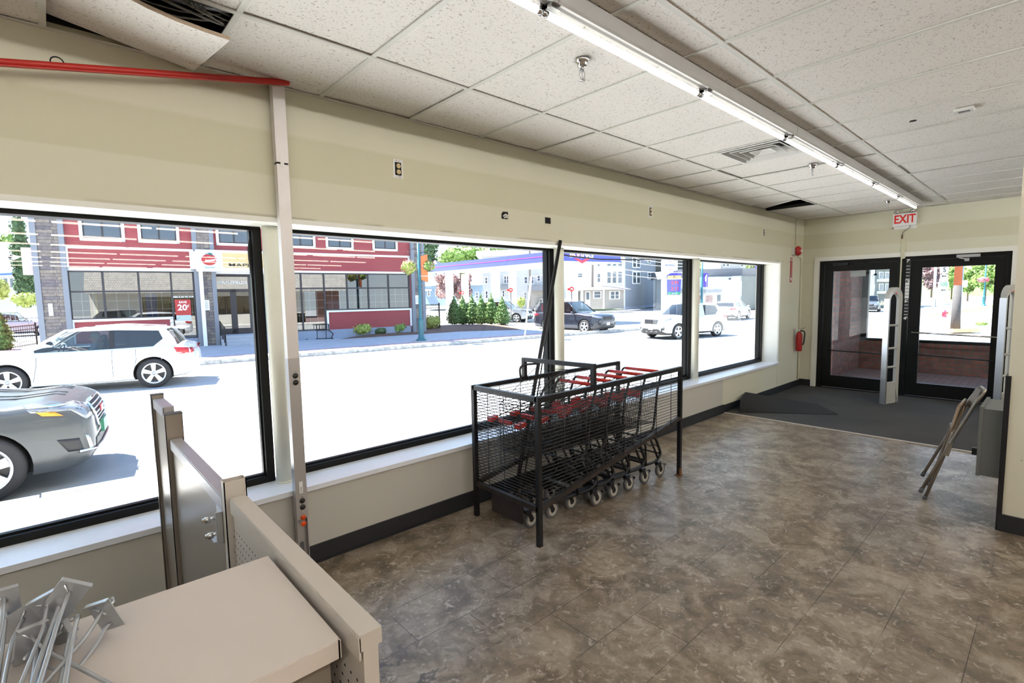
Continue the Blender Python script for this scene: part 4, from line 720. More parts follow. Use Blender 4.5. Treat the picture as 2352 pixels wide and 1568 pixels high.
# ================================================================== CARS
def paint(name, col, metal=.0, rough=.28, coat=.8): return mat(name, col, rough, metal, var=.02, coat=coat)
mk('car_dark', (.015, .015, .017), .5); mk('car_seat', (.16, .14, .12), .8); mk('rim_silver', (.60, .60, .62), .28, .8); mk('tyre', (.022, .022, .024), .8, bump=.3, bscale=90); mk('lamp_clear', (.22, .24, .27), .12, .4); mk('lamp_red', (.45, .01, .015), .2, coat=.5); mk('lamp_amber', (.9, .28, .02), .3); mk('plate_white', (.7, .75, .8), .4); mk('plate_green', (.03, .22, .13), .4)
def interp(tab, x):
    if x >= tab[0][0]: return tab[0][1]
    for a, b in zip(tab, tab[1:]):
        if x >= b[0]: f = (x-b[0])/(a[0]-b[0]); f = f*f*(3-2*f) if len(tab) > 8 else f; return b[1]+(a[1]-b[1])*f
    return tab[-1][1]
def car(label, P, body, L_=4.7, W_=1.86, H_=1.65, wb=2.75, r=.355, fo=.93, hood=1.0, nose=.80, belt=1.02, tailz=1.05, wsb=.95, rf=.30, rr=-1.65, tb=-2.15, clad=True, detail=2, glass='car_glass', spokes=5, roof=None, rail=True, plate=None, side=None):
    """local frame: x forward, y left, ground z=0, origin midway between bumpers"""
    t = thing('car', label, 'car', (0, 0, 0)); hx = L_/2; xf = hx-fo; xr = xf-wb; hw = W_/2; bod = M[body]
    top = [(hx, nose-.18), (hx-.04, nose-.05), (hx-.12, nose+.03), (hx-.35, nose+.10), (hx-.7, hood-.05), (wsb+.05, hood+.03), (wsb-.15, belt+.0), (0, belt), (-1.2, belt+.02), (tb+.15, tailz), (-hx+.10, tailz-.06), (-hx+.02, tailz-.22), (-hx, tailz-.35)]
    bot = [(hx, .36), (hx-.05, .27), (hx-.2, .21), (xf+.2, .20), (0, .20), (xr-.2, .21), (-hx+.2, .26), (-hx+.04, .34), (-hx, .42)]
    wid = [(hx, .70), (hx-.05, .80), (hx-.15, .885), (hx-.35, .955), (xf, .992), (0, 1.0), (xr, .995), (-hx+.35, .965), (-hx+.12, .90), (-hx+.03, .82), (-hx, .74)]
    xs = [hx, hx-.02, hx-.05, hx-.09, hx-.15, hx-.24, hx-.35, hx-.5, hx-.7, hx-.9, wsb+.3, wsb+.08, wsb-.06, wsb-.1, wsb-.35, 0.2, -.2, -.6, -1.0, -1.4, tb+.35, tb+.08, tb+.04, tb-.05, -hx+.22, -hx+.14, -hx+.08, -hx+.04, -hx+.02, -hx]
    xs = sorted({round(v, 3) for v in xs if -hx <= v <= hx}, reverse=True)
    q = MB(); rings = []; n = 0
    for x in xs:
        zt, zb, w_ = interp(top, x), interp(bot, x), interp(wid, x)*hw; h = zt-zb; tub = (tb+.06 < x < wsb-.07)
        s_ = [(0, zb), (.78*w_, zb), (.93*w_, zb+.03), (.985*w_, zb+.10), (1.0*w_, zb+.30*h), (1.0*w_, zb+.52*h), (.985*w_, zb+.72*h), (.955*w_, zb+.88*h), (.915*w_, zb+.97*h), (.86*w_, zt)]
        if tub: s_ += [(.83*w_, zt-.01), (.80*w_, .50), (.4*w_, .48), (0, .48)]
        else: s_ += [(.74*w_, zt+.02), (.5*w_, zt+.035), (.25*w_, zt+.045), (0, zt+.05)]
        rings.append([(x, y, z) for y, z in s_]+[(x, -y, z) for y, z in s_[-2:0:-1]])
    K = len(rings[0]); vs = [p for rg in rings for p in rg]; fs = []; mi = []
    for i in range(len(rings)-1):
        tubi = (tb+.06 < xs[i] < wsb-.07) or (tb+.06 < xs[i+1] < wsb-.07)
        for k in range(K):
            fs.append((i*K+k, i*K+(k+1) % K, (i+1)*K+(k+1) % K, (i+1)*K+k)); dark = (tubi and 10 <= k < 16)
            low = k < 3 or k >= K-3; mi.append(1 if dark or (low and clad) else 0)
    fs.append(tuple(range(K))); fs.append(tuple((len(rings)-1)*K+k for k in range(K))[::-1]); mi += [0, 0]
    q.v = vs; q.f = fs; q.sm = [True]*(len(fs)-2)+[False]*2; q.mi = mi
    bo = q.build('body', [bod, M['car_dark']], t)
    cut = MB()
    for x in (xf, xr):
        for s_ in (-1, 1): cut.lathe([(.0001, 0), (r+.055, 0), (r+.055, .42), (.0001, .42)], (x, s_*(hw-.36), r), (0, s_, 0), 32)
    co = cut.build('cut', M['car_dark']); md = bo.modifiers.new('b', 'BOOLEAN'); md.object = co; md.operation = 'DIFFERENCE'; md.solver = 'EXACT'
    try: md.material_mode = 'TRANSFER'
    except Exception: pass
    bpy.context.view_layer.update(); me = fromdeps(bo); bo.modifiers.clear(); bo.data = me; bpy.data.objects.remove(co)
    if len(me.materials) < 2: me.materials.clear(); me.materials.append(bod); me.materials.append(M['car_dark'])
    bm = bmesh.new(); bm.from_mesh(me); bv = BVHTree.FromBMesh(bm); bm.free()
    # sharp edges for body panels
    try: me.set_sharp_from_angle(angle=math.radians(38))
    except Exception: pass
    def patch(nm, poly, d, m_, off=.005, par=None, cuts=3, lab=None):
        d = Vector(d).normalized(); b2 = bmesh.new(); vv = [b2.verts.new(p) for p in poly]; b2.faces.new(vv); bmesh.ops.triangulate(b2, faces=b2.faces)
        for _ in range(cuts): bmesh.ops.subdivide_edges(b2, edges=[e_ for e_ in b2.edges if e_.calc_length() > .07], cuts=1, use_grid_fill=False); bmesh.ops.triangulate(b2, faces=b2.faces)
        for v in b2.verts:
            o = v.co-d*3; h = bv.ray_cast(o, d, 4.5)
            if h[0]: v.co = h[0]-d*off
        b2.normal_update(); mm = MB(); mm.add([v.co.copy() for v in b2.verts], [tuple(l.index for l in f.verts) for f in b2.faces], True) if not b2.verts.index_update() else None
        n_ = len(mm.v); edge = [(e_.verts[0].index, e_.verts[1].index) for e_ in b2.edges if len(e_.link_faces) == 1]; base = list(mm.v); mm.add([Vector(p)+d*(off+.006) for p in base], [], True); o2 = n_
        mm.f += [(a, b_, b_+n_, a+n_) for a, b_ in edge]; mm.sm += [False]*len(edge); mm.mi += [0]*len(edge); b2.free(); return mm.build(nm, m_, par or t, lab)
    # greenhouse
    yb, yr = .855*hw, .70*hw; zb_, zr = belt-.02, H_-.045
    def S3(x, z, s_, o=0): f = (z-zb_)/(zr-zb_); return Vector((x, s_*(yb+(yr-yb)*f+o), z))
    def lp(a, b_, f): return a+(b_-a)*f
    q = MB(); N = 10; zrr = zr-.05
    def roofp(i, j):
        u = i/N; v = -1+2*j/8; x = lp(rf, rr, u); z = lp(zr, zrr, max(0, u-.5)*2)+.045*math.sin(PI*min(1, .15+u*.85))*(1-v*v)*.9+.035*(1-v**4)*math.sin(PI*u*.9+.15); return Vector((x-.05*(abs(v)**3)*(1 if u == 0 else 0), v*(yr+.01), z))
    G = [roofp(i, j) for i in range(N+1) for j in range(9)]; G2 = [p-Z3*.03 for p in G]; F = [(i*9+j, i*9+j+1, (i+1)*9+j+1, (i+1)*9+j) for i in range(N) for j in range(8)]; q.add(G, F, True); q.add(G2, [f[::-1] for f in F], True)
    for i in range(N):
        for j in (0, 8): q.add([G[i*9+j], G[(i+1)*9+j], G2[(i+1)*9+j], G2[i*9+j]], [(0, 1, 2, 3)])
    for j in range(8): q.add([G[j], G[j+1], G2[j+1], G2[j]], [(0, 1, 2, 3)]); q.add([G[N*9+j], G[N*9+j+1], G2[N*9+j+1], G2[N*9+j]], [(0, 1, 2, 3)])
    q.build('roof', M[roof] if roof else bod, t)
    for s_ in (-1, 1):
        q = MB(); q.tube([S3(wsb, zb_+.03, s_), S3(lp(wsb, rf, .5), lp(zb_, zr, .53), s_, .01), S3(rf, zr, s_, .0)], .032, 8); q.build('front_pillar', bod, t)
        q = MB(); q.tube([S3(rf, zr, s_), S3(lp(rf, rr, .5), zr+.005, s_, .01), S3(rr, zrr, s_)], .026, 8); q.build('roof_edge', bod, t)
        xq = rr+.02; poly = [S3(xq+.28, zb_, s_), S3(tb+.05, zb_+.0, s_, .02), S3(tb+.12, lp(zb_, zrr, .45), s_), S3(rr-.02, zrr+.02, s_), S3(rr+.14, zrr+.0, s_), S3(xq+.02, lp(zb_, zrr, .50), s_, .01)]
        q = MB(); q.prism(poly, (0, -s_*.05, 0)); q.build('rear_pillar', bod, t)
        xm = lp(rf, rr, .42)-.05; q = MB(); q.prism([S3(xm+.06, zb_, s_), S3(xm-.05, zb_, s_), S3(xm-.04, zr, s_), S3(xm+.05, zr, s_)], (0, -s_*.02, 0)); q.build('middle_pillar', M['car_dark'], t)
        q = MB(); pf = [S3(wsb-.10, zb_+.02, s_, -.012), S3(xm+.06, zb_, s_, -.012), S3(xm+.05, zr-.02, s_, -.012), S3(rf-.02, zr-.02, s_, -.012)]; q.add(pf, [(0, 1, 2, 3)]); q.build('side_window', M[glass if not side else side], t)
        q = MB(); pf = [S3(xm-.05, zb_, s_, -.012), S3(xq+.28, zb_, s_, -.012), S3(xq+.02, lp(zb_, zrr, .50), s_, -.012), S3(rr+.14, zrr-.0, s_, -.012), S3(xm-.04, zr-.02, s_, -.012)]; q.add(pf, [(0, 1, 2, 3, 4)]); q.build('rear_side_window', M['car_glass_dark'], t)
        if rail: q = MB(); q.tube([S3(rf-.25, zr+.05, s_, -.03), S3(lp(rf, rr, .5), zr+.075, s_, -.02), S3(rr+.15, zrr+.06, s_, -.02)], .014, 6); q.build('roof_rail', M['rim_silver'], t)
    q = MB(); G = []
    for i in range(6):
        f = i/5
        for j in range(9): v = -1+2*j/8; y = v*lp(yb-.02, yr-.01, f); G.append(Vector((lp(wsb+.10, rf+.03, f)-.10*abs(v)**2.2, y, lp(zb_+.01, zr+.01, f)+.03*math.sin(PI*f)+.0)))
    q.add(G, [(i*9+j, i*9+j+1, (i+1)*9+j+1, (i+1)*9+j) for i in range(5) for j in range(8)], True); q.build('windshield', M[glass], t)
    q = MB(); G = []
    for i in range(5):
        f = i/4
        for j in range(7): v = -1+2*j/6; G.append(Vector((lp(tb-.02, rr-.04, f)+.08*abs(v)**2.5, v*lp(yb-.03, yr-.02, f), lp(zb_+.02, zrr, f))))
    q.add(G, [(i*7+j, i*7+j+1, (i+1)*7+j+1, (i+1)*7+j) for i in range(4) for j in range(6)], True); q.build('rear_window', M['car_glass_dark'], t)
    # interior
    q = MB(); q.bx(wsb-.45, -.62, .5, wsb-.1, .62, belt-.06); q.build('dashboard', M['car_dark'], t)
    for x, z in ((rf-.45, 0), (rr+.55, -.03)):
        for y in (-.36, .36): q = MB(); q.obx((x-.12, y, .90+z), (.97, 0, .2), (0, 1, 0), (-.2, 0, .97), .06, .22, .30); q.sph((x-.20, y, 1.28+z), .11, 10, 6, (.6, 1, .8)); q.obx((x+.12, y, .60), X3, Y3, Z3, .24, .23, .08); q.build('seat', M['car_seat'], t)
    q = MB(); q.tube(arc((wsb-.52, .36, belt-.02), .17, 0, 2*PI, 20, Y3, (-.35, 0, .93)), .014, 6); q.build('steering_wheel', M['car_dark'], t)
    # wheels
    for x in (xf, xr):
        for s_ in (-1, 1):
            c = Vector((x, s_*(hw-.115), r)); ax = Vector((0, s_, 0)); q = MB(); rw = r*.70
            q.lathe([(rw, -.10), (r-.03, -.105), (r, -.08), (r, .075), (r-.03, .10), (rw+.02, .095), (rw, .08), (rw, -.10)], c, ax, 36); wh = q.build('wheel', M['tyre'], t)
            q = MB(); q.lathe([(rw+.004, .085), (rw-.02, .085), (rw-.035, .05), (rw-.035, -.06), (rw, -.10)], c, ax, 36)
            for k in range(spokes):
                a = 2*PI*k/spokes+.3; u_ = Vector((math.cos(a), 0, math.sin(a))); v_ = Vector((-math.sin(a), 0, math.cos(a)))
                q.prism([c+ax*.065+u_*.03-v_*.035, c+ax*.065+u_*.03+v_*.035, c+ax*.075+u_*(rw-.02)+v_*.055, c+ax*.075+u_*(rw-.02)-v_*.055], -ax*.03)
            q.lathe([(.001, .08), (.045, .075), (.05, .03)], c, ax, 16); q.build('rim', M['rim_silver'], wh)
            q = MB(); q.lathe([(.001, .02), (rw-.04, .02)], c, ax, 20, False); q.build('brake_disc', M['car_dark'], wh)
    if detail >= 1:
        z1 = nose+.02
        for s_ in (-1, 1):
            patch('headlight', [(hx, s_*.48, z1-.06), (hx, s_*.90*hw, z1+.02), (hx-.3, s_*.955*hw, z1+.06), (hx-.3, s_*.955*hw, z1-.06), (hx, s_*.80*hw, z1-.13), (hx, s_*.52, z1-.11)], (-1, -s_*.25, 0), M['lamp_clear'])
            patch('headlight_side', [(hx-.10, s_*hw, z1-.10), (hx-.14, s_*hw, z1+.0), (hx-.50, s_*hw, z1+.05), (hx-.42, s_*hw, z1-.02)], (0, -s_, 0), M['lamp_clear'])
            patch('tail_light', [(-hx+.02, s_*hw, tailz-.10), (-hx+.42, s_*hw, tailz-.06), (-hx+.36, s_*hw, tailz-.19), (-hx+.02, s_*hw, tailz-.24)], (0, -s_, 0), M['lamp_red'])
            patch('tail_light_rear', [(-hx, s_*.50*hw, tailz-.12), (-hx, s_*.98*hw, tailz-.08), (-hx, s_*.98*hw, tailz-.24), (-hx, s_*.52*hw, tailz-.22)], (1, -s_*.1, 0), M['lamp_red'])
            q = MB(); q.sph((wsb-.18, s_*(hw+.09), belt+.03), .10, 12, 8, (.55, 1.0, .72)); q.bar((wsb-.14, s_*(hw-.06), belt-.04), (wsb-.16, s_*(hw+.05), belt-.0), .05, .04); q.build('mirror', bod, t)
            for x in (rf-.62, xm-.72):
                h = bv.ray_cast(Vector((x, s_*3, belt-.14)), Vector((0, -s_, 0)), 4)
                if h[0]: q = MB(); q.sph((x, h[0].y+s_*.012, belt-.14), .10, 12, 6, (1, .16, .16)); q.build('door_handle', bod, t)
            for x0_, x1_ in ((wsb-.22, xf-r-.10), (xm-.02, xm-.02), (xr+.34, xr+r+.06)):
                pts = []
                for k in range(13):
                    f = k/12; z = lp(belt-.02, .34, f); x = lp(x0_, x1_, max(0, f-.4)/.6) if x0_ != x1_ else x0_; h = bv.ray_cast(Vector((x, s_*3, z)), Vector((0, -s_, 0)), 4)
                    if h[0] and abs(h[0].y) > .6*hw: pts.append(h[0])
                if len(pts) > 2: q = MB(); q.tube(pts, .005, 4); q.build('door_seam', M['car_dark'], t)
        patch('grille', [(hx, -.46, z1-.03), (hx, .46, z1-.03), (hx, .40, z1-.24), (hx, -.40, z1-.24)], (-1, 0, 0), M['car_dark'])
        patch('lower_grille', [(hx, -.55, .50), (hx, .55, .50), (hx, .62, .34), (hx, -.62, .34)], (-1, 0, 0), M['car_dark'])
        for s_ in (-1, 1):
            fo_ = patch('fog_recess', [(hx, s_*.62, .56), (hx, s_*.86*hw, .60), (hx, s_*.86*hw, .46), (hx, s_*.66, .42)], (-1, -s_*.2, 0), M['car_dark'])
        if plate: patch('number_plate', [(hx, -.155, .60), (hx, .155, .60), (hx, .155, .44), (hx, -.155, .44)], (-1, 0, 0), M[plate], off=.02); patch('number_plate', [(-hx, -.155, .80), (-hx, .155, .80), (-hx, .155, .66), (-hx, -.155, .66)], (1, 0, 0), M[plate], off=.01)
    t['_'] = 0; del t['_']; t.location = P[0:3]; t.rotation_euler = (0, 0, P[3]); return t, patch, bv, dict(hx=hx, hw=hw, xf=xf, xr=xr, z1=nose+.02, S3=S3, zr=zr)
def place(contact, ang, fwd_off, side_off, z=-.5):
    """centre of a car from one wheel contact point; fwd_off, side_off = that wheel in local coordinates"""
    a = math.radians(ang); f = Vector((math.cos(a), math.sin(a), 0)); l = Vector((-math.sin(a), math.cos(a), 0)); c = Vector(contact)-f*fwd_off-l*side_off; return (c.x, c.y, z, a)
GZ = -.5
paint('paint_white', (.78, .80, .82)); M['paint_white'] = bpy.data.materials['paint_white']; M['paint_grey'] = paint('paint_grey', (.050, .056, .062), .0, .30, .25); M['paint_blue_black'] = paint('paint_blue_black', (.018, .022, .035), .3, .22); M['paint_silver'] = paint('paint_silver', (.42, .44, .46), .1); M['paint_slate'] = paint('paint_slate', (.10, .11, .12), .4)
# white wagon passing left
L1, fo1, wb1 = 4.62, .97, 2.78; hw1 = .95; xr1 = L1/2-fo1-wb1
c = onz(357, 889, GZ); wht, pt, bv_, I = car('white station wagon driving past behind the grey car front, tail to the right', place(c, 163, xr1, hw1-.08), 'paint_white', L_=L1, W_=1.9, H_=1.545, wb=wb1, r=.365, fo=fo1, hood=.98, nose=.78, belt=1.01, tailz=1.06, wsb=1.02, rf=.28, rr=-1.70, tb=-2.03, clad=False, detail=2, rail=True, plate='plate_white')
q = MB(); q.prism([(I['S3'](-1.86, I['zr']-.02, 1)-Y3*.02), I['S3'](-2.10, I['zr']-.06, 1)-Y3*.06, (-2.10, -.55, I['zr']-.06), (-1.86, -.63, I['zr']-.02)], (0, 0, .025)); q.build('spoiler', M['paint_white'], wht)
q = MB(); q.tube([(-1.7, 0, 1.55), (-1.95, 0, 1.72)], .006, 5); q.build('aerial', M['car_dark'], wht)
pt('fuel_flap', [(-1.72, .95, .92), (-1.54, .95, .92), (-1.54, .95, .79), (-1.72, .95, .79)], (0, -1, 0), M['paint_white'], off=.004)
# grey car parked at the near kerb, only its front in view
L2, fo2, wb2 = 4.63, .93, 2.73; c = onz(-34, 1157, GZ)
gm, pt, bv_, I = car('dark grey car with chrome grille parked at the near kerb, front in view', place(c, -9, L2/2-fo2, -.84), 'paint_grey', L_=L2, W_=1.84, H_=1.66, wb=wb2, r=.365, fo=fo2, hood=1.05, nose=.92, belt=1.06, tailz=1.1, wsb=.98, rf=.25, rr=-1.6, tb=-2.1, clad=False, detail=0, spokes=6, plate=None)
hx, hw, z1 = I['hx'], I['hw'], I['z1']
for s_ in (-1, 1):
    pt('headlight', [(hx-.02, s_*.44, z1-.02), (hx-.1, s_*.62, z1+.05), (hx-.5, s_*.955*hw, z1+.06), (hx-.45, s_*.97*hw, z1-.01), (hx-.2, s_*.80*hw, z1-.03), (hx-.10, s_*.66, z1-.16), (hx-.05, s_*.52, z1-.14)], (-1, -s_*1.1, 0), M['lamp_clear'], off=.006)
    pt('indicator', [(hx-.44, s_*.96*hw, z1-.005), (hx-.30, s_*.90*hw, z1-.02), (hx-.24, s_*.86*hw, z1-.075), (hx-.40, s_*.95*hw, z1-.05)], (-.35, -s_, 0), M['lamp_amber'], off=.012)
    pt('headlight_trim', [(hx-.52, s_*.95*hw, z1+.07), (hx-.20, s_*.80*hw, z1+.055), (hx-.18, s_*.78*hw, z1+.035), (hx-.5, s_*.95*hw, z1+.045)], (-.5, -s_, 0), M['chrome'], off=.012)
    pt('fog_lamp', [(hx-.20, s_*.74*hw, .58), (hx-.33, s_*.90*hw, .60), (hx-.25, s_*.86*hw, .44), (hx-.15, s_*.74*hw, .43)], (-.8, -s_, 0), M['car_dark'], off=.006)
    pt('fog_lamp_trim', [(hx-.15, s_*.68*hw, .58), (hx-.18, s_*.72*hw, .60), (hx-.12, s_*.72*hw, .42), (hx-.08, s_*.66*hw, .41)], (-.9, -s_*.7, 0), M['chrome'], off=.012)
pt('grille', [(hx, -.40, z1+.00), (hx, .40, z1+.00), (hx, .44, z1-.12), (hx, .34, z1-.30), (hx, -.34, z1-.30), (hx, -.44, z1-.12)], (-1, 0, 0), M['car_dark'], off=.006)
q = MB()
def onf(y, z, off=.012):
    h = bv_.ray_cast(Vector((4, y, z)), Vector((-1, 0, 0)), 4); return (h[0]+X3*off) if h[0] else Vector((hx, y, z))
q.tube([onf(y, z) for y, z in fillet([Vector((-.40, z1, 0)), Vector((0, z1+.005, 0)), Vector((.40, z1, 0)), Vector((.45, z1-.12, 0)), Vector((.34, z1-.31, 0)), Vector((-.34, z1-.31, 0)), Vector((-.45, z1-.12, 0)), Vector((-.40, z1, 0))], .03) and [(p[0], p[1]) for p in fillet([Vector((-.40, z1, 0)), Vector((0, z1+.005, 0)), Vector((.40, z1, 0)), Vector((.45, z1-.12, 0)), Vector((.34, z1-.31, 0)), Vector((-.34, z1-.31, 0)), Vector((-.45, z1-.12, 0)), Vector((-.40, z1, 0))], .03)]], .020, 6); q.build('grille_surround', M['chrome'], gm)
q = MB()
for i in range(5):
    z = z1-.055-.052*i
    for k in range(9):
        y = -.34+.68*k/8; q.tube([onf(y-.035, z, .012), onf(y, z+.012, .022), onf(y+.035, z, .012)], .008, 5)
q.build('grille_bars', M['chrome'], gm)
text('GMC', .10, (hx+.03, 0, z1-.15), Y3, Z3, M['lamp_red'], 'badge', gm, .006, bold=.004)
pt('lower_grille', [(hx, -.50, .50), (hx, .50, .50), (hx, .55, .34), (hx, -.55, .34)], (-1, 0, 0), M['car_dark'])
q = MB(); q.tube([onf(-.80+1.6*k/16, .42-.06*math.cos(PI*(k/16-.5)), .015) for k in range(17)], .018, 6); q.build('bumper_trim', M['chrome'], gm)
q = MB(); q.bx(hx+.02, -.155, .50, hx+.055, .155, .66); q.build('number_plate', M['plate_green'], gm)
for k, y in enumerate((-.42, -.22, .22, .42)): pts = [bv_.ray_cast(Vector((x, y*(1-.25*(x-1)/1.3), 3)), Vector((0, 0, -1)), 4)[0] for x in [1.05+.1*i for i in range(11)]]; q = MB(); q.tube([p+Z3*.002 for p in pts if p], .012, 6); q.build('hood_crease', M['paint_grey'], gm)
# dark car leaving the fuel station
L3, fo3, wb3 = 4.95, .95, 2.82; c = onz(1343, 765, GZ); car('dark blue car turning out of the fuel station in the third window', place(c, -88, L3/2-fo3, -.90), 'paint_blue_black', L_=L3, W_=1.98, H_=1.78, wb=wb3, r=.375, fo=fo3, hood=1.10, nose=.95, belt=1.12, tailz=1.15, wsb=.95, rf=.2, rr=-1.95, tb=-2.3, plate='plate_white')
L4, fo4, wb4 = 4.40, .88, 2.64; c = onz(1645, 772, GZ); jp, pt, bv_, I = car('white car with a black roof passing in the third and fourth windows', place(c, 166, L4/2-fo4-wb4, .83), 'paint_white', L_=L4, W_=1.87, H_=1.62, wb=wb4, r=.355, fo=fo4, hood=1.04, nose=.94, belt=1.06, tailz=1.10, wsb=.82, rf=.15, rr=-1.55, tb=-1.98, roof='car_dark', plate='plate_white', glass='car_glass_dark')
for k in range(7): q = MB(); q.bx(I['hx']-.01, -.36+.12*k-.022, I['z1']-.10, I['hx']+.012, -.36+.12*k+.022, I['z1']-.01); q.build('grille_slot', M['chrome'], jp)
c = onz(1200, 738, GZ); car('white car standing behind the row of clipped evergreens', place(c, -62, 1.4, .85), 'paint_silver', L_=4.8, W_=1.97, H_=1.75, wb=2.8, r=.37, hood=1.08, nose=.95, belt=1.1, tailz=1.1, plate='plate_green')
def smallcar(px_, py_, ang, lb, col, H_=1.65, **kw): c = onz(px_, py_, GZ); car(lb, (c.x, c.y, GZ, math.radians(ang)), col, H_=H_, detail=1, **kw)
smallcar(1250, 716, 60, 'slate grey car parked at the fuel station, rear in view by the black mullion', 'paint_slate', 1.72, plate='plate_green')
smallcar(1672, 703, 170, 'white car parked before the pale garage, in front of the trailer', 'paint_white', 1.6, glass='car_glass_dark')
smallcar(1663, 690, 170, 'white car parked behind the other white one at the garage', 'paint_white', 1.55)
smallcar(1681, 733, 8, 'silver car behind the tail of the white one with the black roof', 'paint_silver', 1.45)
smallcar(30, 772, 8, 'silver car parked at the far left behind the black fence', 'paint_silver', 1.70)
smallcar(-20, 742, 8, 'blue-grey car at the left photo edge behind the silver one', 'paint_slate', 1.6)
smallcar(1996, 715, 190, 'slate blue car seen through the left door glass', 'paint_slate', 1.6)
smallcar(2030, 695, 185, 'silver car parked farther off through the left door glass', 'paint_silver', 1.45)
# driver of the white wagon
def person(label, car_o, seat=(-.15, .36), hair=(.42, .40, .38), shirt=(.30, .38, .45)):
    t = thing('person', label, 'person', (0, 0, 0)); x, y = seat
    def skinned(nm, edges_, pts_, rad, m_, sub=2):
        me = bpy.data.meshes.new(nm); me.from_pydata(pts_, edges_, []); o = bpy.data.objects.new(nm, me); COL.objects.link(o); sk = o.modifiers.new('s', 'SKIN'); sb_ = o.modifiers.new('u', 'SUBSURF'); sb_.levels = sub
        for v, r_ in zip(me.skin_vertices[0].data, rad): v.radius = (r_, r_) if not isinstance(r_, tuple) else r_
        me.skin_vertices[0].data[0].use_root = True; bpy.context.view_layer.update(); m2 = fromdeps(o); bpy.data.objects.remove(o); m2.materials.clear(); m2.materials.append(m_)
        for q_ in m2.polygons: q_.use_smooth = True
        ob = bpy.data.objects.new(nm, m2); COL.objects.link(ob); ob.parent = t; return ob
    sh = mat('shirt', shirt, .9); sk_ = mat('skin', (.55, .34, .25), .6)
    P_ = [(x, y, .66), (x-.03, y, .85), (x-.06, y, 1.02), (x-.06, y, 1.12), (x+.14, y-.12, .66), (x+.48, y-.13, .68), (x+.14, y+.12, .66), (x+.48, y+.13, .68), (x-.05, y-.19, 1.08), (x+.10, y-.24, .88), (x-.05, y+.19, 1.08), (x+.10, y+.24, .88)]
    E2 = [(0, 1), (1, 2), (2, 3), (0, 4), (4, 5), (0, 6), (6, 7), (3, 8), (8, 9), (3, 10), (10, 11)]; skinned('body', E2, P_, [.14, .13, .15, .11, .09, .07, .09, .07, .065, .048, .065, .048], sh)
    for s_ in (-1, 1):
        skinned('forearm', [(0, 1), (1, 2)], [(x+.10, y+s_*.24, .88), (x+.30, y+s_*.17, 1.0), (x+.40, y+s_*.14, 1.04)], [.045, .034, .03], sk_); q = MB(); q.sph((x+.43, y+s_*.13, 1.05), .045, 10, 8, (1, .7, .8))
        for k in range(4): q.tube([(x+.44, y+s_*.13+(k-1.5)*.018, 1.075), (x+.475, y+s_*.13+(k-1.5)*.018, 1.07), (x+.48, y+s_*.13+(k-1.5)*.018, 1.045)], .0085, 6)
        q.tube([(x+.42, y+s_*.10, 1.06), (x+.45, y+s_*.085, 1.065)], .010, 6); q.build('hand', sk_, t)
    q = MB(); hc = Vector((x-.03, y, 1.30)); q.sph(hc, .105, 18, 14, (.95, .76, 1.15)); q.cyl((x-.05, y, 1.10), (x-.04, y, 1.22), .055); q.tube([hc+Vector((.09, 0, .02)), hc+Vector((.125, 0, -.02)), hc+Vector((.10, 0, -.03))], [.008, .014, .012], 8); q.bx(hc.x+.088, y-.025, hc.z-.062, hc.x+.098, y+.025, hc.z-.055)
    for s_ in (-1, 1): q.sph(hc+Vector((-.01, s_*.082, -.01)), .026, 8, 6, (.6, .4, 1.1)); q.sph(hc+Vector((.085, s_*.033, .018)), .010, 8, 6)
    q.build('head', sk_, t); q = MB(); q.sph(hc+Vector((-.018, 0, .025)), .112, 18, 12, (.93, .80, 1.12)); q.build('hair', mat('grey_hair', hair, .9), t)
    q = MB()
    for s_ in (-1, 1): q.tube(arc(hc+Vector((.098, s_*.034, .015)), .024, 0, 2*PI, 12, Y3, Z3), .003, 4, closed=False); q.tube([hc+Vector((.098, s_*.058, .02)), hc+Vector((.0, s_*.085, .01))], .003, 4)
    q.build('glasses', M['car_dark'], t); t.location = car_o.location; t.rotation_euler = car_o.rotation_euler
person('person with grey hair and glasses driving the white wagon, hands on the wheel', wht)
# ================================================================== GROUND AND STREET
def flatmat(name, c1, c2, sc=3, rough=.9, bump=.2): m, n_, b, pos = start(name, rough); n = nse(n_, pos, sc, 6); n_.links.new(ramp(n_, n, [(.35, c1), (.65, c2)]), b.inputs['Base Color']); bumpn(n_, b, nse(n_, pos, 60, 2), bump, .005); M[name] = m; return m
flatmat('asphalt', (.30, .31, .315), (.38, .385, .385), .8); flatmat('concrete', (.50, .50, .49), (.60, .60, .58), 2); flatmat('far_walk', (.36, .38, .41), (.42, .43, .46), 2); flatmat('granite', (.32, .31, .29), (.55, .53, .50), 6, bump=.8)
flatmat('mulch', (.09, .05, .035), (.17, .10, .07), 14, bump=1); flatmat('lawn', (.16, .26, .05), (.26, .38, .09), 1.5); flatmat('paver_pink', (.38, .26, .26), (.46, .33, .32), 4)
def curbN(x): return 4.63-.105*x
def curbF(x): return 17.6-.12*x
q = MB(); q.bx(-150, -60, -1.0, 260, 220, GZ); struct('ground_asphalt', q, M['asphalt'], 'sunlit asphalt road')
q = MB(); q.prism([(-30, 1.1, GZ), (L+.1, 1.1, GZ), (16.0, 1.1, GZ), (16.0, curbN(16), GZ), (-30, curbN(-30), GZ)], (0, 0, .12)); struct('ground_sidewalk', q, M['concrete'], 'near concrete sidewalk')
q = MB(); R_ = random.Random(2); x = -14.
while x < 16: w_ = R_.uniform(1.4, 2.2); q.prism([(x+.01, curbN(x)-.0, GZ-.02), (x+w_-.01, curbN(x+w_), GZ-.02), (x+w_-.01, curbN(x+w_)+.14, GZ-.02), (x+.01, curbN(x)+.14, GZ-.02)], (0, 0, .14+R_.uniform(-.01, .01))); x += w_
struct('kerb_near', q, M['granite'])
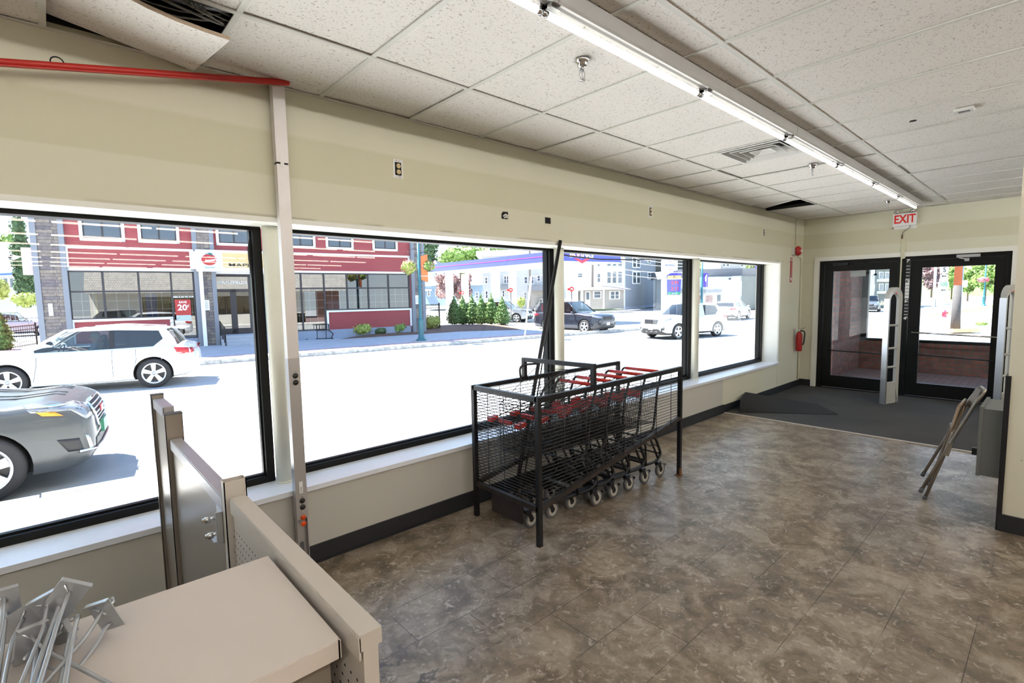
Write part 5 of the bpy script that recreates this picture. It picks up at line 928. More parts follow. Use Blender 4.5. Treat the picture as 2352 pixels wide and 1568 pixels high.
q = MB(); q.prism([(-40, curbF(-40), GZ), (19, curbF(19), GZ), (24, curbF(24)+2, GZ), (24, 27, GZ), (-40, 34, GZ)], (0, 0, .15)); struct('ground_far_walk', q, M['far_walk'], 'shaded far sidewalk')
q = MB(); q.prism([(-40, curbF(-40)+.22, GZ+.15), (20, curbF(20)+.22, GZ+.15), (20, curbF(20)+1.15, GZ+.15), (-40, curbF(-40)+1.15, GZ+.15)], (0, 0, .004)); struct('ground_paver_strip', q, M['paver_pink'])
q = MB(); x = -14.
while x < 24: w_ = R_.uniform(1.8, 2.8); q.prism([(x+.012, curbF(x)-.02, GZ-.02), (x+w_-.012, curbF(x+w_)-.02, GZ-.02), (x+w_-.012, curbF(x+w_)+.2, GZ-.02), (x+.012, curbF(x)+.2, GZ-.02)], (0, 0, .175)); x += w_
struct('kerb_far', q, M['granite'])
def patchg(nm, pts, z, m_, h=.02, lb=None): q = MB(); q.prism([onz(a, b_, z) for a, b_ in pts], (0, 0, h)); return struct(nm, q, M[m_], lb)
# mulch bed with a rounded top
q = MB(); pts = [onz(*p, GZ+.15) for p in ((778, 779), (870, 773), (955, 768), (1060, 761), (1130, 759), (1198, 757), (1160, 745), (1075, 745), (1000, 748), (940, 752), (870, 762))]
cc = sum(pts, Vector())/len(pts); n = len(pts); q.add(pts+[cc*(.25)+p*.75+Z3*.10 for p in pts]+[cc+Z3*.14], [(i, (i+1) % n, n+(i+1) % n, n+i) for i in range(n)]+[(n+i, n+(i+1) % n, 2*n) for i in range(n)], True); o = q.build('mulch_bed', M['mulch']); tag(o, 'brown bark mulch bed under the bushes and clipped evergreens', 'mulch', kind='stuff')
patchg('lawn_1', [(1365, 710), (1300, 716), (1420, 711), (1455, 707)], GZ, 'lawn'); patchg('lawn_2', [(2115, 725), (2180, 722), (2290, 703), (2290, 698), (2200, 712), (2120, 724)], GZ+.01, 'lawn')
patchg('lawn_3', [(2110, 694), (2190, 691), (2190, 687), (2110, 686)], GZ+.01, 'lawn'); patchg('lawn_4', [(1992, 702), (2040, 700), (2040, 694), (1998, 694)], GZ+.01, 'lawn'); patchg('lawn_5', [(970, 702), (1040, 700), (1040, 692), (970, 693)], GZ, 'lawn')
# ================================================================== RED BUILDING
TH = math.radians(-9.65); E1 = Vector((math.cos(TH), math.sin(TH), 0)); N1 = Vector((math.sin(TH), -math.cos(TH), 0)); C0 = Vector((CAM.x, CAM.y+27.16, 0))
def RB(u, z, d=0): return C0+E1*u+Z3*z+N1*d
def rb(px_, py_, d=0): r_ = ray(px_, py_); n_ = N1; t_ = ((C0+N1*d-CAM).dot(n_))/r_.dot(n_); p = CAM+r_*t_; return (p-C0).dot(E1), p.z
def rbox(q, u0, z0, u1, z1, d0, d1): return q.add([RB(u0, z0, d0), RB(u1, z0, d0), RB(u1, z0, d1), RB(u0, z0, d1), RB(u0, z1, d0), RB(u1, z1, d0), RB(u1, z1, d1), RB(u0, z1, d1)], [(0, 3, 2, 1), (4, 5, 6, 7), (0, 1, 5, 4), (1, 2, 6, 5), (2, 3, 7, 6), (3, 0, 4, 7)])
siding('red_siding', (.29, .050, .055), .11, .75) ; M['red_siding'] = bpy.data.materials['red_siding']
M['stone'] = brickmat('ledge_stone', (.30, .25, .20), (.16, .14, .15), (.06, .055, .055), .42, .13, .006, 'xz', .9, noise_amt=.6, squash=1.7); mk('grey_trim', (.20, .215, .24), .7); mk('found_blue', (.26, .30, .38), .8); mk('dark_frame', (.028, .026, .032), .5); mk('tan_inside', (.42, .27, .17), .8, var=.3, scale=1.2); mk('blue_panel', (.03, .10, .42), .5)
GB = -.36
bld = thing('store_building', 'red clapboard store with stone pillars and black framed windows across the road', 'building', RB(8, GB))
q = MB(); rbox(q, -.34, 3.0, 15.92, 12.6, -.25, 0); rbox(q, -.34, GB, .66, 3, -.25, 0); rbox(q, 15.06, GB, 15.92, 3, -.25, 0); rbox(q, 8.05, GB, 8.95, 3, -.25, 0); rbox(q, 4.93, GB, 5.78, 3, -.25, 0); rbox(q, .6, .0, 4.07, .98, -.2, 0); rbox(q, 10.55, .10, 15.1, 1.06, -.2, 0); q.build('siding_wall', M['red_siding'], bld)
q = MB(); rbox(q, -.34, GB, -.1, 12.6, -12, -.25); rbox(q, 15.7, GB, 15.92, 12.6, -12, -.25); rbox(q, -.34, GB, 15.92, 12.6, -12.2, -12); rbox(q, -.34, 12.4, 15.92, 12.6, -12, -.25); q.build('side_wall', M['red_siding'], bld)
for a, b_ in ((-.34, .66), (4.94, 5.78), (8.1, 8.93), (15.14, 15.92)):
    q = MB(); rbox(q, a+.17, GB, b_-.16, 12.6, 0, .13); q.build('stone_pillar', M['stone'], bld); q = MB(); rbox(q, a, GB, a+.18, 12.6, 0, .16); rbox(q, b_-.17, GB, b_, 12.6, 0, .16); q.build('pillar_trim', M['grey_trim'], bld)
q = MB()
for a in ((.63, 3.86, 5.02, 3.96), (.63, 2.98, 5.02, 3.11), (.63, 3.0, .72, 3.9), (4.82, 3.0, 4.94, 3.9), (8.95, 3.86, 15.1, 3.96), (8.95, 2.98, 15.12, 3.08), (15.0, 3.0, 15.10, 3.9), (.62, .90, 4.05, 1.0), (.62, .0, .72, .95), (3.93, .0, 4.05, .95), (10.55, .99, 15.12, 1.08), (10.55, .1, 10.65, 1.0), (15.02, .1, 15.12, 1.0)): rbox(q, *a, 0, .05)
q.build('white_trim', M['white_paint'], bld)
q = MB(); rbox(q, -.3, GB, 15.9, .10, -.2, -.0); q.build('foundation', M['found_blue'], bld)
for a, b_ in ((1.12, 2.59), (3.03, 4.50), (5.89, 7.32), (8.78, 10.18), (10.68, 12.06), (13.06, 14.44)):
    q = MB(); t_ = .11
    for e_ in ((a, 4.18, b_, 4.18+t_), (a, 5.6, b_, 5.6+t_), (a, 4.18, a+t_, 5.7), (b_-t_, 4.18, b_, 5.7)): rbox(q, *e_, 0, .05)
    f = q.build('upper_window', M['white_paint'], bld); q = MB(); rbox(q, a+t_, 4.18+t_, b_-t_, 5.6, -.02, .012); q.build('pane', M['house_glass'], f); q = MB(); rbox(q, (a+b_)/2-.03, 4.18+t_, (a+b_)/2+.03, 5.6, .012, .03); rbox(q, a+t_, 4.18+t_, a+t_+.05, 5.6, .012, .03); rbox(q, b_-t_-.05, 4.18+t_, b_-t_, 5.6, .012, .03); rbox(q, a+t_, 4.18+t_, b_-t_, 4.18+t_+.05, .012, .03); q.build('sash', M['dark_frame'], f)
def store(nm, vs_, z0s, hz):
    q = MB(); u0, u1 = vs_[0], vs_[-1]; rbox(q, u0, 2.92, u1, 2.99, -.1, .02); rbox(q, u0, hz-.035, u1, hz+.035, -.1, .02)
    for i, u in enumerate(vs_): rbox(q, u-.035, z0s[min(i, len(z0s)-1)] if i == 0 else min(z0s[min(i, len(z0s)-1)], z0s[min(i-1, len(z0s)-1)]), u+.035, 2.99, -.1, .02)
    for i in range(len(vs_)-1): rbox(q, vs_[i], z0s[i], vs_[i+1], z0s[i]+.06, -.1, .02)
    f = q.build(nm, M['dark_frame'], bld)
    for i in range(len(vs_)-1):
        for a, b_ in ((z0s[i]+.05, hz-.03), (hz+.03, 2.93)): q = MB(); q.quad(RB(vs_[i]+.03, a, -.04), RB(vs_[i+1]-.03, a, -.04), RB(vs_[i+1]-.03, b_, -.04), RB(vs_[i]+.03, b_, -.04)); q.build('pane', M['storefront_glass'], f)
    q = MB()
    for i in range(len(vs_)-1):
        a, b_ = vs_[i], vs_[i+1]; k = 3
        for j in range(1, k): u = a+(b_-a)*j/k; rbox(q, u-.008, z0s[i], u+.008, hz, -.09, -.075)
        z = z0s[i]+.38
        while z < hz-.1: rbox(q, a, z-.008, b_, z+.008, -.09, -.075); z += .38
    q.build('muntins', M['steel'], f)
store('shop_window', [.64, 1.73, 2.92, 4.07, 4.90], [.98, .98, .98, .03], 2.13); store('shop_window', [8.99, 9.41, 10.50, 11.64, 12.75, 13.86, 15.04], [.10, .10, 1.08, 1.08, 1.08, 1.08], 2.21)
q = MB(); rbox(q, -.1, .0, 15.7, .05, -6, -.25); q.build('shop_floor', M['concrete'], bld); q = MB(); rbox(q, -.1, 0, 15.7, 3.0, -6.1, -6); rbox(q, -.1, 2.96, 15.7, 3.0, -6, -.25); q.build('shop_back_wall', M['tan_inside'], bld)
for u, z1_, m_ in ((2.7, 1.9, 'tan_inside'), (3.7, 1.6, 'dark_frame'), (11.2, 1.6, 'found_blue'), (13.4, 1.7, 'dark_frame')): q = MB(); rbox(q, u, .05, u+1.2, z1_, -3.2, -2.4); q.build('shop_shelf', M[m_], bld)
q = MB(); rbox(q, 3.10, .9, 3.50, 2.02, -.5, -.2); q.build('blue_display', M['blue_panel'], bld)
# canopy sign, post, recessed entrance
q = MB(); rbox(q, 5.04, 2.98, 9.0, 3.08, -.2, .34); rbox(q, 5.04, 3.86, 9.0, 3.94, -.2, .34); rbox(q, 5.04, 3.08, 5.10, 3.86, 0, .34); rbox(q, 8.94, 3.08, 9.0, 3.86, 0, .34); rbox(q, 4.90, 3.08, 5.04, 3.86, 0, .3); q.build('canopy_frame', M['white_paint'], bld)
for a in (5.12, 8.80): q = MB(); rbox(q, a, GB, a+.15, 3.0, .16, .31); q.build('canopy_post', M['white_paint'], bld)
DD = -.75
q = MB(); rbox(q, 5.60, 2.9, 8.3, 3.0, DD-.2, 0); rbox(q, 5.60, .0, 5.78, 3.0, DD, 0); q.build('porch_lining', M['white_paint'], bld); q = MB(); rbox(q, 7.35, .0, 8.1, 3.0, DD-.05, DD); rbox(q, 8.04, 0, 8.12, 3, DD, 0); q.build('porch_side_wall', mat('sage', (.42, .47, .43), .7), bld)
ul, zt_ = rb(495, 664, DD); ur, _ = rb(573, 665, DD); zb_ = .08; um = (ul+ur)/2
q = MB(); rbox(q, ul-.05, zt_-.14, ur+.05, zt_, DD-.06, DD+.02); rbox(q, ul-.05, 2.8, ur+.05, 2.9, DD-.06, DD+.02)
for u in (ul, ur): rbox(q, u-.05, zb_, u+.05, 2.9, DD-.06, DD+.02)
rbox(q, um-.13, zb_, um+.13, zt_, DD-.06, DD+.02); rbox(q, ul, zb_, ur, zb_+.26, DD-.06, DD+.02); f = q.build('entrance_door', M['dark_frame'], bld)
for a, b_ in ((ul+.05, um-.13), (um+.13, ur-.05)): q = MB(); q.quad(RB(a, zb_+.25, DD-.03), RB(b_, zb_+.25, DD-.03), RB(b_, zt_-.14, DD-.03), RB(a, zt_-.14, DD-.03)); q.build('pane', M['storefront_glass'], f)
q = MB(); q.quad(RB(ul, zt_, DD-.03), RB(ur, zt_, DD-.03), RB(ur, 2.8, DD-.03), RB(ul, 2.8, DD-.03)); q.build('transom', M['storefront_glass'], f)
uu, zz = rb(534, 649, DD); text('MAPLEFIELDS', .20, RB(uu, zz, DD+.03), E1, Z3, M['text_white'], 'door_lettering', bld, .004, bold=.004, sx=1.05)
for i in range(3): q = MB(); rbox(q, 5.80, GB, 8.3, GB+.14*(3-i), -.6+.0, .06+.30*i+.24); q.build('step', M['far_walk'], bld)
sg = thing('store_sign', 'long sign board with a tomato emblem and a gold MAPLEFIELDS panel over the entrance', 'sign', RB(7, 3.1, .35)); dS = .35
q = MB(); rbox(q, 5.10, 3.08, 6.02, 3.86, .2, dS); q.build('tomato_panel', mat('pale_blue', (.55, .62, .82), .5), sg); q = MB(); rbox(q, 6.02, 3.08, 8.95, 3.86, .2, dS-.005); q.build('back_board', M['white_paint'], sg); q = MB(); rbox(q, 6.07, 3.15, 8.90, 3.82, dS-.005, dS+.01); q.build('gold_panel', mat('gold_panel', (.60, .44, .20), .5), sg)
q = MB(); c = RB(5.55, 3.50, dS+.004); q.lathe([(.001, .012), (.25, .010), (.27, 0)], (0, 0, 0), (0, 0, 1), 28); o_ = q; vs_ = [c+E1*v[0]*1.1+Z3*v[1]*.92+N1*v[2] for v in q.v]; q.v = [tuple(p) for p in vs_]; q.build('tomato', M['dark_red'], sg)
q = MB()
for k in range(7): a = -.5+k*.52; q.prism([c+E1*(.0)+Z3*.22+N1*.014, c+E1*(.16*math.cos(a)+.03*math.sin(a))+Z3*(.24+.07*math.sin(a)-.02)+N1*.014, c+E1*(.12*math.cos(a)-.03*math.sin(a))+Z3*(.26+.06*math.sin(a))+N1*.014], N1*.003)
q.build('leaf', mat('teal_leaf', (.02, .16, .14), .5), sg)
text("Amato's", .14, RB(5.62, 3.48, dS+.02), (E1+Z3*.12).normalized(), Z3, M['text_white'], 'tomato_lettering', sg, .004, bold=.006); text('Since 1902', .085, RB(5.56, 3.15, dS+.004), E1, Z3, M['blue_panel'], 'small_lettering', sg, .002)
text('MAPLEFIELDS', .225, RB(7.42, 3.27, dS+.014), E1, Z3, M['text_black'], 'name_lettering', sg, .003, bold=.003, sx=1.72); text('M', .47, RB(7.28, 3.60, dS+.014), E1, Z3, mat('grey_letter', (.12, .12, .11), .5), 'initial', sg, .003, bold=.008)
q = MB(); c = RB(7.18, 3.58, dS+.022); pts = [c+E1*(.11*(1 if k % 2 == 0 else .5)*math.sin(k*PI/7))+Z3*(.11*(1 if k % 2 == 0 else .5)*math.cos(k*PI/7)) for k in range(14)]; q.prism(pts, N1*.003); q.build('maple_leaf', M['exit_red'], sg)
# posters and notices
def notice(px0, py0, px1, py1, d, label, m_='tag_white', nm='notice', cat='notice', lines=6):
    u0, z1_ = rb(px0, py0, d); u1, z0_ = rb(px1, py1, d); t = thing(nm, label, cat, RB((u0+u1)/2, z0_, d)); q = MB(); rbox(q, u0, z0_, u1, z1_, d-.02, d); q.build('sheet', M[m_], t)
    if lines:
        q = MB(); h = (z1_-z0_)
        for k in range(lines): w_ = (u1-u0)*(.34 if k % 2 else .28)*(1 if k else .5); z = z1_-h*(.15+.75*k/lines); rbox(q, (u0+u1)/2-w_, z-.012, (u0+u1)/2+w_, z+.004, d, d+.002)
        q.build('text_lines', M['grey_rubber'], t)
    return t, u0, u1, z0_, z1_
notice(110, 697, 123, 725, .16, 'white printed notice on the left stone pillar of the red store'); notice(468, 689, 482, 712, .16, 'white printed notice on the stone pillar beside the entrance'); notice(953, 678, 964, 698, .16, 'white printed notice on the right stone pillar behind the lamp post')
t, u0, u1, z0_, z1_ = notice(401, 688, 440, 723, .03, 'red SAVE 20 cents poster in the tall shop window', 'dark_red', 'poster', 'poster', 0); um_ = (u0+u1)/2
text('SAVE', .13, RB(um_, z1_-.12, .034), E1, Z3, M['text_white'], 'word', t, .002, bold=.003); text('20', .36, RB(um_-.03, z1_-.36, .034), E1, Z3, M['text_white'], 'number', t, .002, bold=.010); text('¢', .18, RB(u1-.10, z1_-.27, .034), E1, Z3, M['text_white'], 'cent_mark', t, .002)
q = MB(); rbox(q, u0+.02, z0_-.25, u1-.02, z0_, .01, .03); q.build('lower_strip', mat('pale_strip', (.45, .55, .65), .5), t)
uu, zz = rb(421, 682, .03); t = thing('window_lettering', 'white OPEN 5 AM TO 12 PM lettering on the shop window above the red poster', 'lettering', RB(uu, zz, .03)); text('OPEN 5 AM TO 12 PM', .085, RB(uu, zz, .01), E1, Z3, M['text_white'], 'opening_hours', t, .002, bold=.003)
# hand rail and bike rack
t = thing('hand_rail', 'black metal hand rail beside the entrance steps of the red store', 'railing', RB(5.9, GB, .6)); q = MB(); a, b_ = RB(5.80, .75, .1), RB(5.95, .45, .95)
q.tube([RB(5.80, GB, .1), a, b_, RB(5.95, GB, .95)], .022, 6)
for k in range(8): f = k/7; p = a.lerp(b_, f); q.tube([p, Vector((p.x, p.y, GB+.1))], .012, 5)
q.build('rail', M['black_metal'], t)
b0, b1 = onz(703, 780, GB), onz(762, 778, GB); b0.z = b1.z = GB; hb = zat(b0, 746)-GB; t = thing('bike_rack', 'black metal bicycle rack in front of the red store', 'bike rack', (b0+b1)/2); dB = (b1-b0).normalized(); q = MB()
for p, s_ in ((b0, -1), (b1, 1)): q.tube([p+N1*.25+Z3*.03, p-N1*.1+Z3*.03, p+N1*.1+Z3*hb*.35+dB*.06*s_, p-N1*.05+Z3*hb*.6-dB*.1*s_, p+Z3*hb-dB*.12*s_], .028, 6)
for z in (hb, hb*.62): q.tube([b0+Z3*z+dB*.1, b1+Z3*z-dB*.1], .022, 6)
q.tube([b0+Z3*.03, b1+Z3*.03], .022, 6)
for k in range(8): p = b0.lerp(b1, (k+.8)/8.6); q.tube([p+Z3*hb, p+Z3*(hb*.62 if k % 3 else .03)], .014, 5)
q.build('tube_frame', M['black_metal'], t)
# ================================================================== PLANTS
def leafmat(name, c1, c2): 
    m, n_, b, pos = start(name, .7); n = nse(n_, pos, 3.5, 4); n_.links.new(ramp(n_, n, [(.35, c1), (.65, c2)]), b.inputs['Base Color']); M[name] = m; return m
leafmat('leaf_green', (.10, .19, .04), (.24, .36, .08)); leafmat('leaf_yellow', (.25, .32, .06), (.42, .46, .12)); leafmat('leaf_dark', (.035, .085, .035), (.08, .15, .05)); leafmat('leaf_pink', (.22, .12, .11), (.42, .27, .24)); leafmat('leaf_cedar', (.06, .14, .035), (.14, .25, .07)); leafmat('leaf_plum', (.12, .07, .08), (.24, .14, .13)); leafmat('flower_pink', (.50, .06, .14), (.45, .28, .30)); mk('bark', (.14, .10, .07), .9, var=.3, scale=20)
def leaves(blobs, n, size, seed, flat=.0, jit=.12):
    R_ = random.Random(seed); q = MB(); tot = sum(b_[1]*b_[2]*b_[3] for b_ in blobs)
    for c, a, b_, h in blobs:
        for _ in range(max(8, int(n*a*b_*h/tot))):
            z = R_.uniform(-1, 1); t_ = R_.uniform(0, 2*PI); s_ = math.sqrt(1-z*z); rr_ = R_.uniform(.72, 1.0)+R_.gauss(0, jit*.4); d = Vector((s_*math.cos(t_), s_*math.sin(t_), z)); k = 1+.16*noise.noise(d*2.5+Vector(c)*.3)
            p = Vector(c)+Vector((d.x*a, d.y*b_, d.z*h))*rr_*k; nrm = (d+Vector((R_.gauss(0, .5), R_.gauss(0, .5), R_.gauss(0, .5)))).normalized(); u = nrm.orthogonal().normalized(); v = nrm.cross(u); a_ = R_.uniform(0, PI); u, v = u*math.cos(a_)+v*math.sin(a_), v*math.cos(a_)-u*math.sin(a_); sz = size*R_.uniform(.6, 1.3)
            q.add([p-u*sz*.5, p+v*sz*.28, p+u*sz*.5, p-v*sz*.28], [(0, 1, 2, 3)])
    return q
def core(blobs, k=.8):
    q = MB()
    for c, a, b_, h in blobs: q.sph(c, 1, 14, 10, (a*k, b_*k, h*k))
    return q
def tree(name, label, base, top_z, width, lm, n=2200, size=.3, seed=1, shape='round', trunk=True, group=None, cat='tree'):
    base = Vector(base); h = top_z-base.z; t = thing(name, label, cat, base, group); R_ = random.Random(seed); bl = []; w_ = width/2
    if shape == 'round':
        cz = base.z+h*.60; bl.append((Vector((base.x, base.y, cz)), w_*.72, w_*.72, h*.34))
        for k in range(9): a = 2*PI*k/9+R_.uniform(-.3, .3); zz = R_.uniform(-.22, .30)*h; bl.append((Vector((base.x+math.cos(a)*w_*.55, base.y+math.sin(a)*w_*.55, cz+zz)), w_*R_.uniform(.34, .48), w_*.42, h*R_.uniform(.13, .19)))
    elif shape == 'cone':
        for k in range(7): f = k/6; bl.append((Vector((base.x, base.y, base.z+h*(.12+.80*f))), w_*(1-.88*f**1.6)*(.85 if k == 0 else 1), w_*(1-.88*f**1.6)*(.85 if k == 0 else 1), h*.14))
    elif shape == 'column':
        for k in range(7): f = k/6; ww_ = w_*(.95 if 0 < k < 5 else .6); bl.append((Vector((base.x+R_.uniform(-.06, .06)*width, base.y, base.z+h*(.1+.83*f))), ww_, ww_, h*.12))
    elif shape == 'bush':
        bl.append((Vector((base.x, base.y, base.z+h*.5)), w_*.95, w_*.8, h*.5))
        for k in range(6): a = 2*PI*k/6+R_.uniform(-.3, .3); bl.append((Vector((base.x+math.cos(a)*w_*.5, base.y+math.sin(a)*w_*.45, base.z+h*R_.uniform(.42, .62))), w_*.5, w_*.5, h*.38))
    f = leaves(bl, n, size, seed).build('foliage', M[lm], t); core(bl, .74).build('inner_foliage', M[lm], f)
    if trunk:
        q = MB(); q.tube([base-Z3*.1, base+Z3*h*.3, base+Z3*h*.6], [max(.04, width*.035), max(.035, width*.028), .02], 8)
        if shape == 'round':
            for k in range(5): a = 2*PI*k/5; q.tube([base+Z3*h*.3, base+Vector((math.cos(a)*w_*.4, math.sin(a)*w_*.4, h*.55))], [width*.016, .02], 6)
        q.build('trunk', M['bark'], t)
    return t
def treep(name, label, px_, pyb, pyt, wpx, d, lm, **kw):
    P = dep(px_, pyb, d); return tree(name, label, P, zat(P, pyt), wpx*d/FPX, lm, **kw)
BZ = GZ+.15
hedge = [(1044, 745, 680, 25), (1064, 744, 679, 24), (1085, 744, 677, 24), (1106, 744, 677, 25), (1129, 744, 675, 26), (1154, 745, 681, 26)]
hl = ['first clipped evergreen from the left in the row, next to the black fence', 'second clipped evergreen from the left in the row', 'third clipped evergreen from the left in the row', 'fourth clipped evergreen from the left, with a bright green tip', 'fifth and tallest clipped evergreen, before the silver car', 'last clipped evergreen at the right end of the row']
for (a, b_, c_, w_), lb in zip(hedge, hl): P = onz(a, b_, GZ+.2); d = (P-CAM).dot(FWD); tree('evergreen_shrub', lb, P, zat(P, c_), w_*1.65*d/FPX, 'leaf_cedar', n=2200, size=.13, seed=a, shape='cone', group='clipped evergreens in the mulch bed', cat='shrub')
for i, (a, b_, c_, w_, lm, lb) in enumerate(((831, 770, 741, 56, 'leaf_yellow', 'broad yellow-green bush beside the bike rack'), (874, 768, 752, 28, 'leaf_dark', 'low dark green bush between the two larger bushes'), (916, 765, 737, 41, 'leaf_green', 'light green round bush under the right shop windows'), (947, 762, 744, 24, 'leaf_dark', 'small dark bush left of the teal lamp post'), (990, 757, 722, 48, 'leaf_yellow', 'large yellow-green bush right of the teal lamp post'))):
    P = onz(a, b_, GZ+.2); d = (P-CAM).dot(FWD); tree('bush', lb, P, zat(P, c_), w_*d/FPX, lm, n=1300, size=.12, seed=40+i, shape='bush', trunk=False, group='bushes in the mulch bed', cat='bush')
P = onz(4, 806, GZ+.1); tree('evergreen_shrub', 'clipped evergreen at the left photo edge in front of the black fence', P, zat(P, 708), 56*21/FPX, 'leaf_cedar', n=1800, size=.13, seed=9, shape='cone', cat='shrub')
treep('columnar_tree', 'tall narrow dark cedar beside the left corner of the red store', 62, 705, 503, 42, 46, 'leaf_dark', n=2600, size=.35, seed=11, shape='column')
treep('leafy_tree', 'green tree behind the white house at the far left', 15, 650, 538, 130, 85, 'leaf_green', n=1800, size=.7, seed=12)
treep('leafy_shrub', 'yellow-green shrub at the left edge in front of the white house', 4, 690, 640, 34, 38, 'leaf_yellow', n=900, size=.2, seed=13, shape='bush', trunk=False, cat='shrub'); treep('leafy_shrub', 'pale green shrubs below the cedar behind the wire fence', 60, 706, 671, 52, 42, 'leaf_yellow', n=900, size=.2, seed=14, shape='bush', trunk=False, cat='shrub')
treep('leafy_tree', 'dark green tree just right of the red store, behind the lamp post', 985, 640, 545, 55, 85, 'leaf_dark', n=1800, size=.6, seed=15)
for i, (a, t_, w_) in enumerate(((1060, 558, 120), (1130, 552, 110), (1200, 560, 110), (1265, 566, 90))): treep('leafy_tree', ('broad bright green tree above the left end of the fuel canopy', 'bright green tree above the middle of the fuel canopy', 'bright green tree above the white building roof', 'bright green tree above the canopy near the black mullion')[i], a, 650, t_, w_, 150, 'leaf_green', n=2200, size=1.1, seed=20+i)
treep('blossom_tree', 'pinkish crab apple tree behind the left canopy columns', 1028, 705, 628, 62, 62, 'leaf_pink', n=1500, size=.35, seed=30); treep('blossom_tree', 'pinkish crab apple tree between the canopy columns', 1066, 705, 630, 44, 62, 'leaf_pink', n=1300, size=.35, seed=31)
treep('leafy_shrub', 'bright yellow shrub against the white building behind the silver car', 1197, 706, 682, 20, 56, 'leaf_yellow', n=500, size=.25, seed=32, shape='bush', trunk=False, cat='shrub')
treep('leafy_tree', 'dark tree above the garage roof, left of the tall white house', 1635, 640, 594, 90, 110, 'leaf_green', n=1500, size=.9, seed=33); treep('leafy_tree', 'pale green tree above the garage roof at the right window edge', 1735, 640, 598, 70, 110, 'leaf_green', n=1200, size=.9, seed=34)
treep('plum_tree', 'dark reddish tree through the right door glass', 2139, 682, 606, 56, 70, 'leaf_plum', n=1700, size=.45, seed=35)
for i, (a, b_, t_, w_, d) in enumerate(((2185, 686, 606, 50, 88), (2222, 690, 618, 46, 84), (2262, 690, 600, 60, 80), (2300, 690, 610, 50, 78))): treep('leafy_tree', ('green tree behind the route signs through the right door', 'green tree just right of the wooden utility pole', 'tall green tree behind the far teal lamp post', 'green tree at the right edge of the right door glass')[i], a, b_, t_, w_, d, 'leaf_green', n=1700, size=.5, seed=36+i)
treep('leafy_tree', 'bit of green foliage at the left edge of the left door glass', 1905, 690, 640, 16, 90, 'leaf_green', n=500, size=.5, seed=50)
treep('weed_clump', 'weeds in the pavement crack through the right door', 2254, 747, 739, 24, 26, 'leaf_green', n=300, size=.12, seed=52, shape='bush', trunk=False, cat='weeds')
treep('weed_clump', 'low green shrub at the foot of the price sign', 1545, 727, 718, 16, 44, 'leaf_yellow', n=300, size=.15, seed=53, shape='bush', trunk=False, cat='shrub')
# ================================================================== STREET FURNITURE
mk('teal', (.02, .12, .15), .4); mk('orange_cloth', (.75, .17, .05), .7); mk('purple_cloth', (.12, .07, .45), .7); mk('old_wood', (.20, .17, .15), .9, var=.25, scale=8); mk('rust_wood', (.34, .09, .035), .9, var=.2)
def lamp(P, h, label, banner=None, basket=(1, 1), s_=1, globe=False, bt=None):
    t = thing('street_lamp', label, 'street lamp', P); q = MB(); q.lathe([(.25*s_, 0), (.25*s_, .06), (.17*s_, .12), (.13*s_, .25), (.12*s_, .9), (.14*s_, .95), (.09*s_, 1.0), (.075*s_, 1.1), (.06*s_, h), (.001, h)], P, n=20); q.build('post', M['teal'], t)
    q = MB(); q.lathe([(.42*s_, 0), (.42*s_, .05), (.001, .05)], P+Z3*-.03, n=16); q.build('concrete_foot', M['granite'], t)
    if globe: q = MB(); q.lathe([(.05, 0), (.16, .1), (.2, .35), (.12, .5), (.001, .55)], P+Z3*h, n=14); q.build('lantern', M['white_plastic'], t)
    return t
P = onz(968, 783, GZ+.15); d0 = (P-CAM).dot(FWD); k = d0/FPX; RR = Vector((RGT.x, RGT.y, 0)).normalized()
lp_ = lamp(P, 6.2, 'teal street lamp with a base collar in front of the red store corner')
z0, z1 = zat(P, 648), zat(P, 588); t = thing('banner', 'orange banner hanging on the teal street lamp', 'banner', P+RR*.3+Z3*(z0-P.z)); a, b_ = P+RR*(.10), P+RR*(.10+15*k)
q = MB(); q.prism([Vector((a.x, a.y, z0+.1)), Vector((b_.x, b_.y, z0)), Vector((b_.x, b_.y, z1+.08)), Vector((a.x, a.y, z1))], (0, .012, 0)); q.build('cloth', M['orange_cloth'], t)
text('St. Johnsbury', .07, Vector(((a.x+b_.x)/2, (a.y+b_.y)/2, z0+.28))-FWD*.02, RR, Z3, M['text_white'], 'lettering', t, .002); q = MB(); q.tube([Vector((P.x, P.y, z1)), Vector((b_.x, b_.y, z1+.08))], .012, 6); q.build('banner_arm', M['teal'], t); q = MB(); q.tube([Vector((P.x, P.y, z0+.1)), Vector((b_.x, b_.y, z0))], .012, 6); q.build('banner_arm', M['teal'], t)
def basket(px_, py_, r, label, P=P, lm='leaf_yellow'):
    k = (P-CAM).dot(FWD)/FPX; c = P+RR*((px_-968)*k); c.z = zat(c, py_); r *= k; t = thing('hanging_basket', label, 'flower basket', c, 'flower baskets on the street lamps'); f = leaves([(c, r, r, r*.92)], 700, .11, int(px_)).build('foliage', M[lm], t); core([(c, r, r, r)], .8).build('inner_foliage', M[lm], f)
    leaves([(c+Z3*.02, r*1.05, r*1.05, r)], 120, .09, int(px_)+1).build('flowers', M['flower_pink'], t); q = MB(); q.tube([c+Z3*r*.8, c+Z3*r*2.2], .008, 5); q.tube(fillet([c+Z3*r*2.2, c+Z3*r*2.5+RR*.2*(1 if px_ < 968 else -1), Vector((P.x, P.y, c.z+r*2.2))], .2), .014, 5); q.build('hanger', M['black_metal'], t)
basket(944.5, 614, 17, 'pale green and pink flower basket on the left of the street lamp'); basket(991, 611, 13, 'red and pink flower basket on the right of the street lamp', lm='leaf_green')
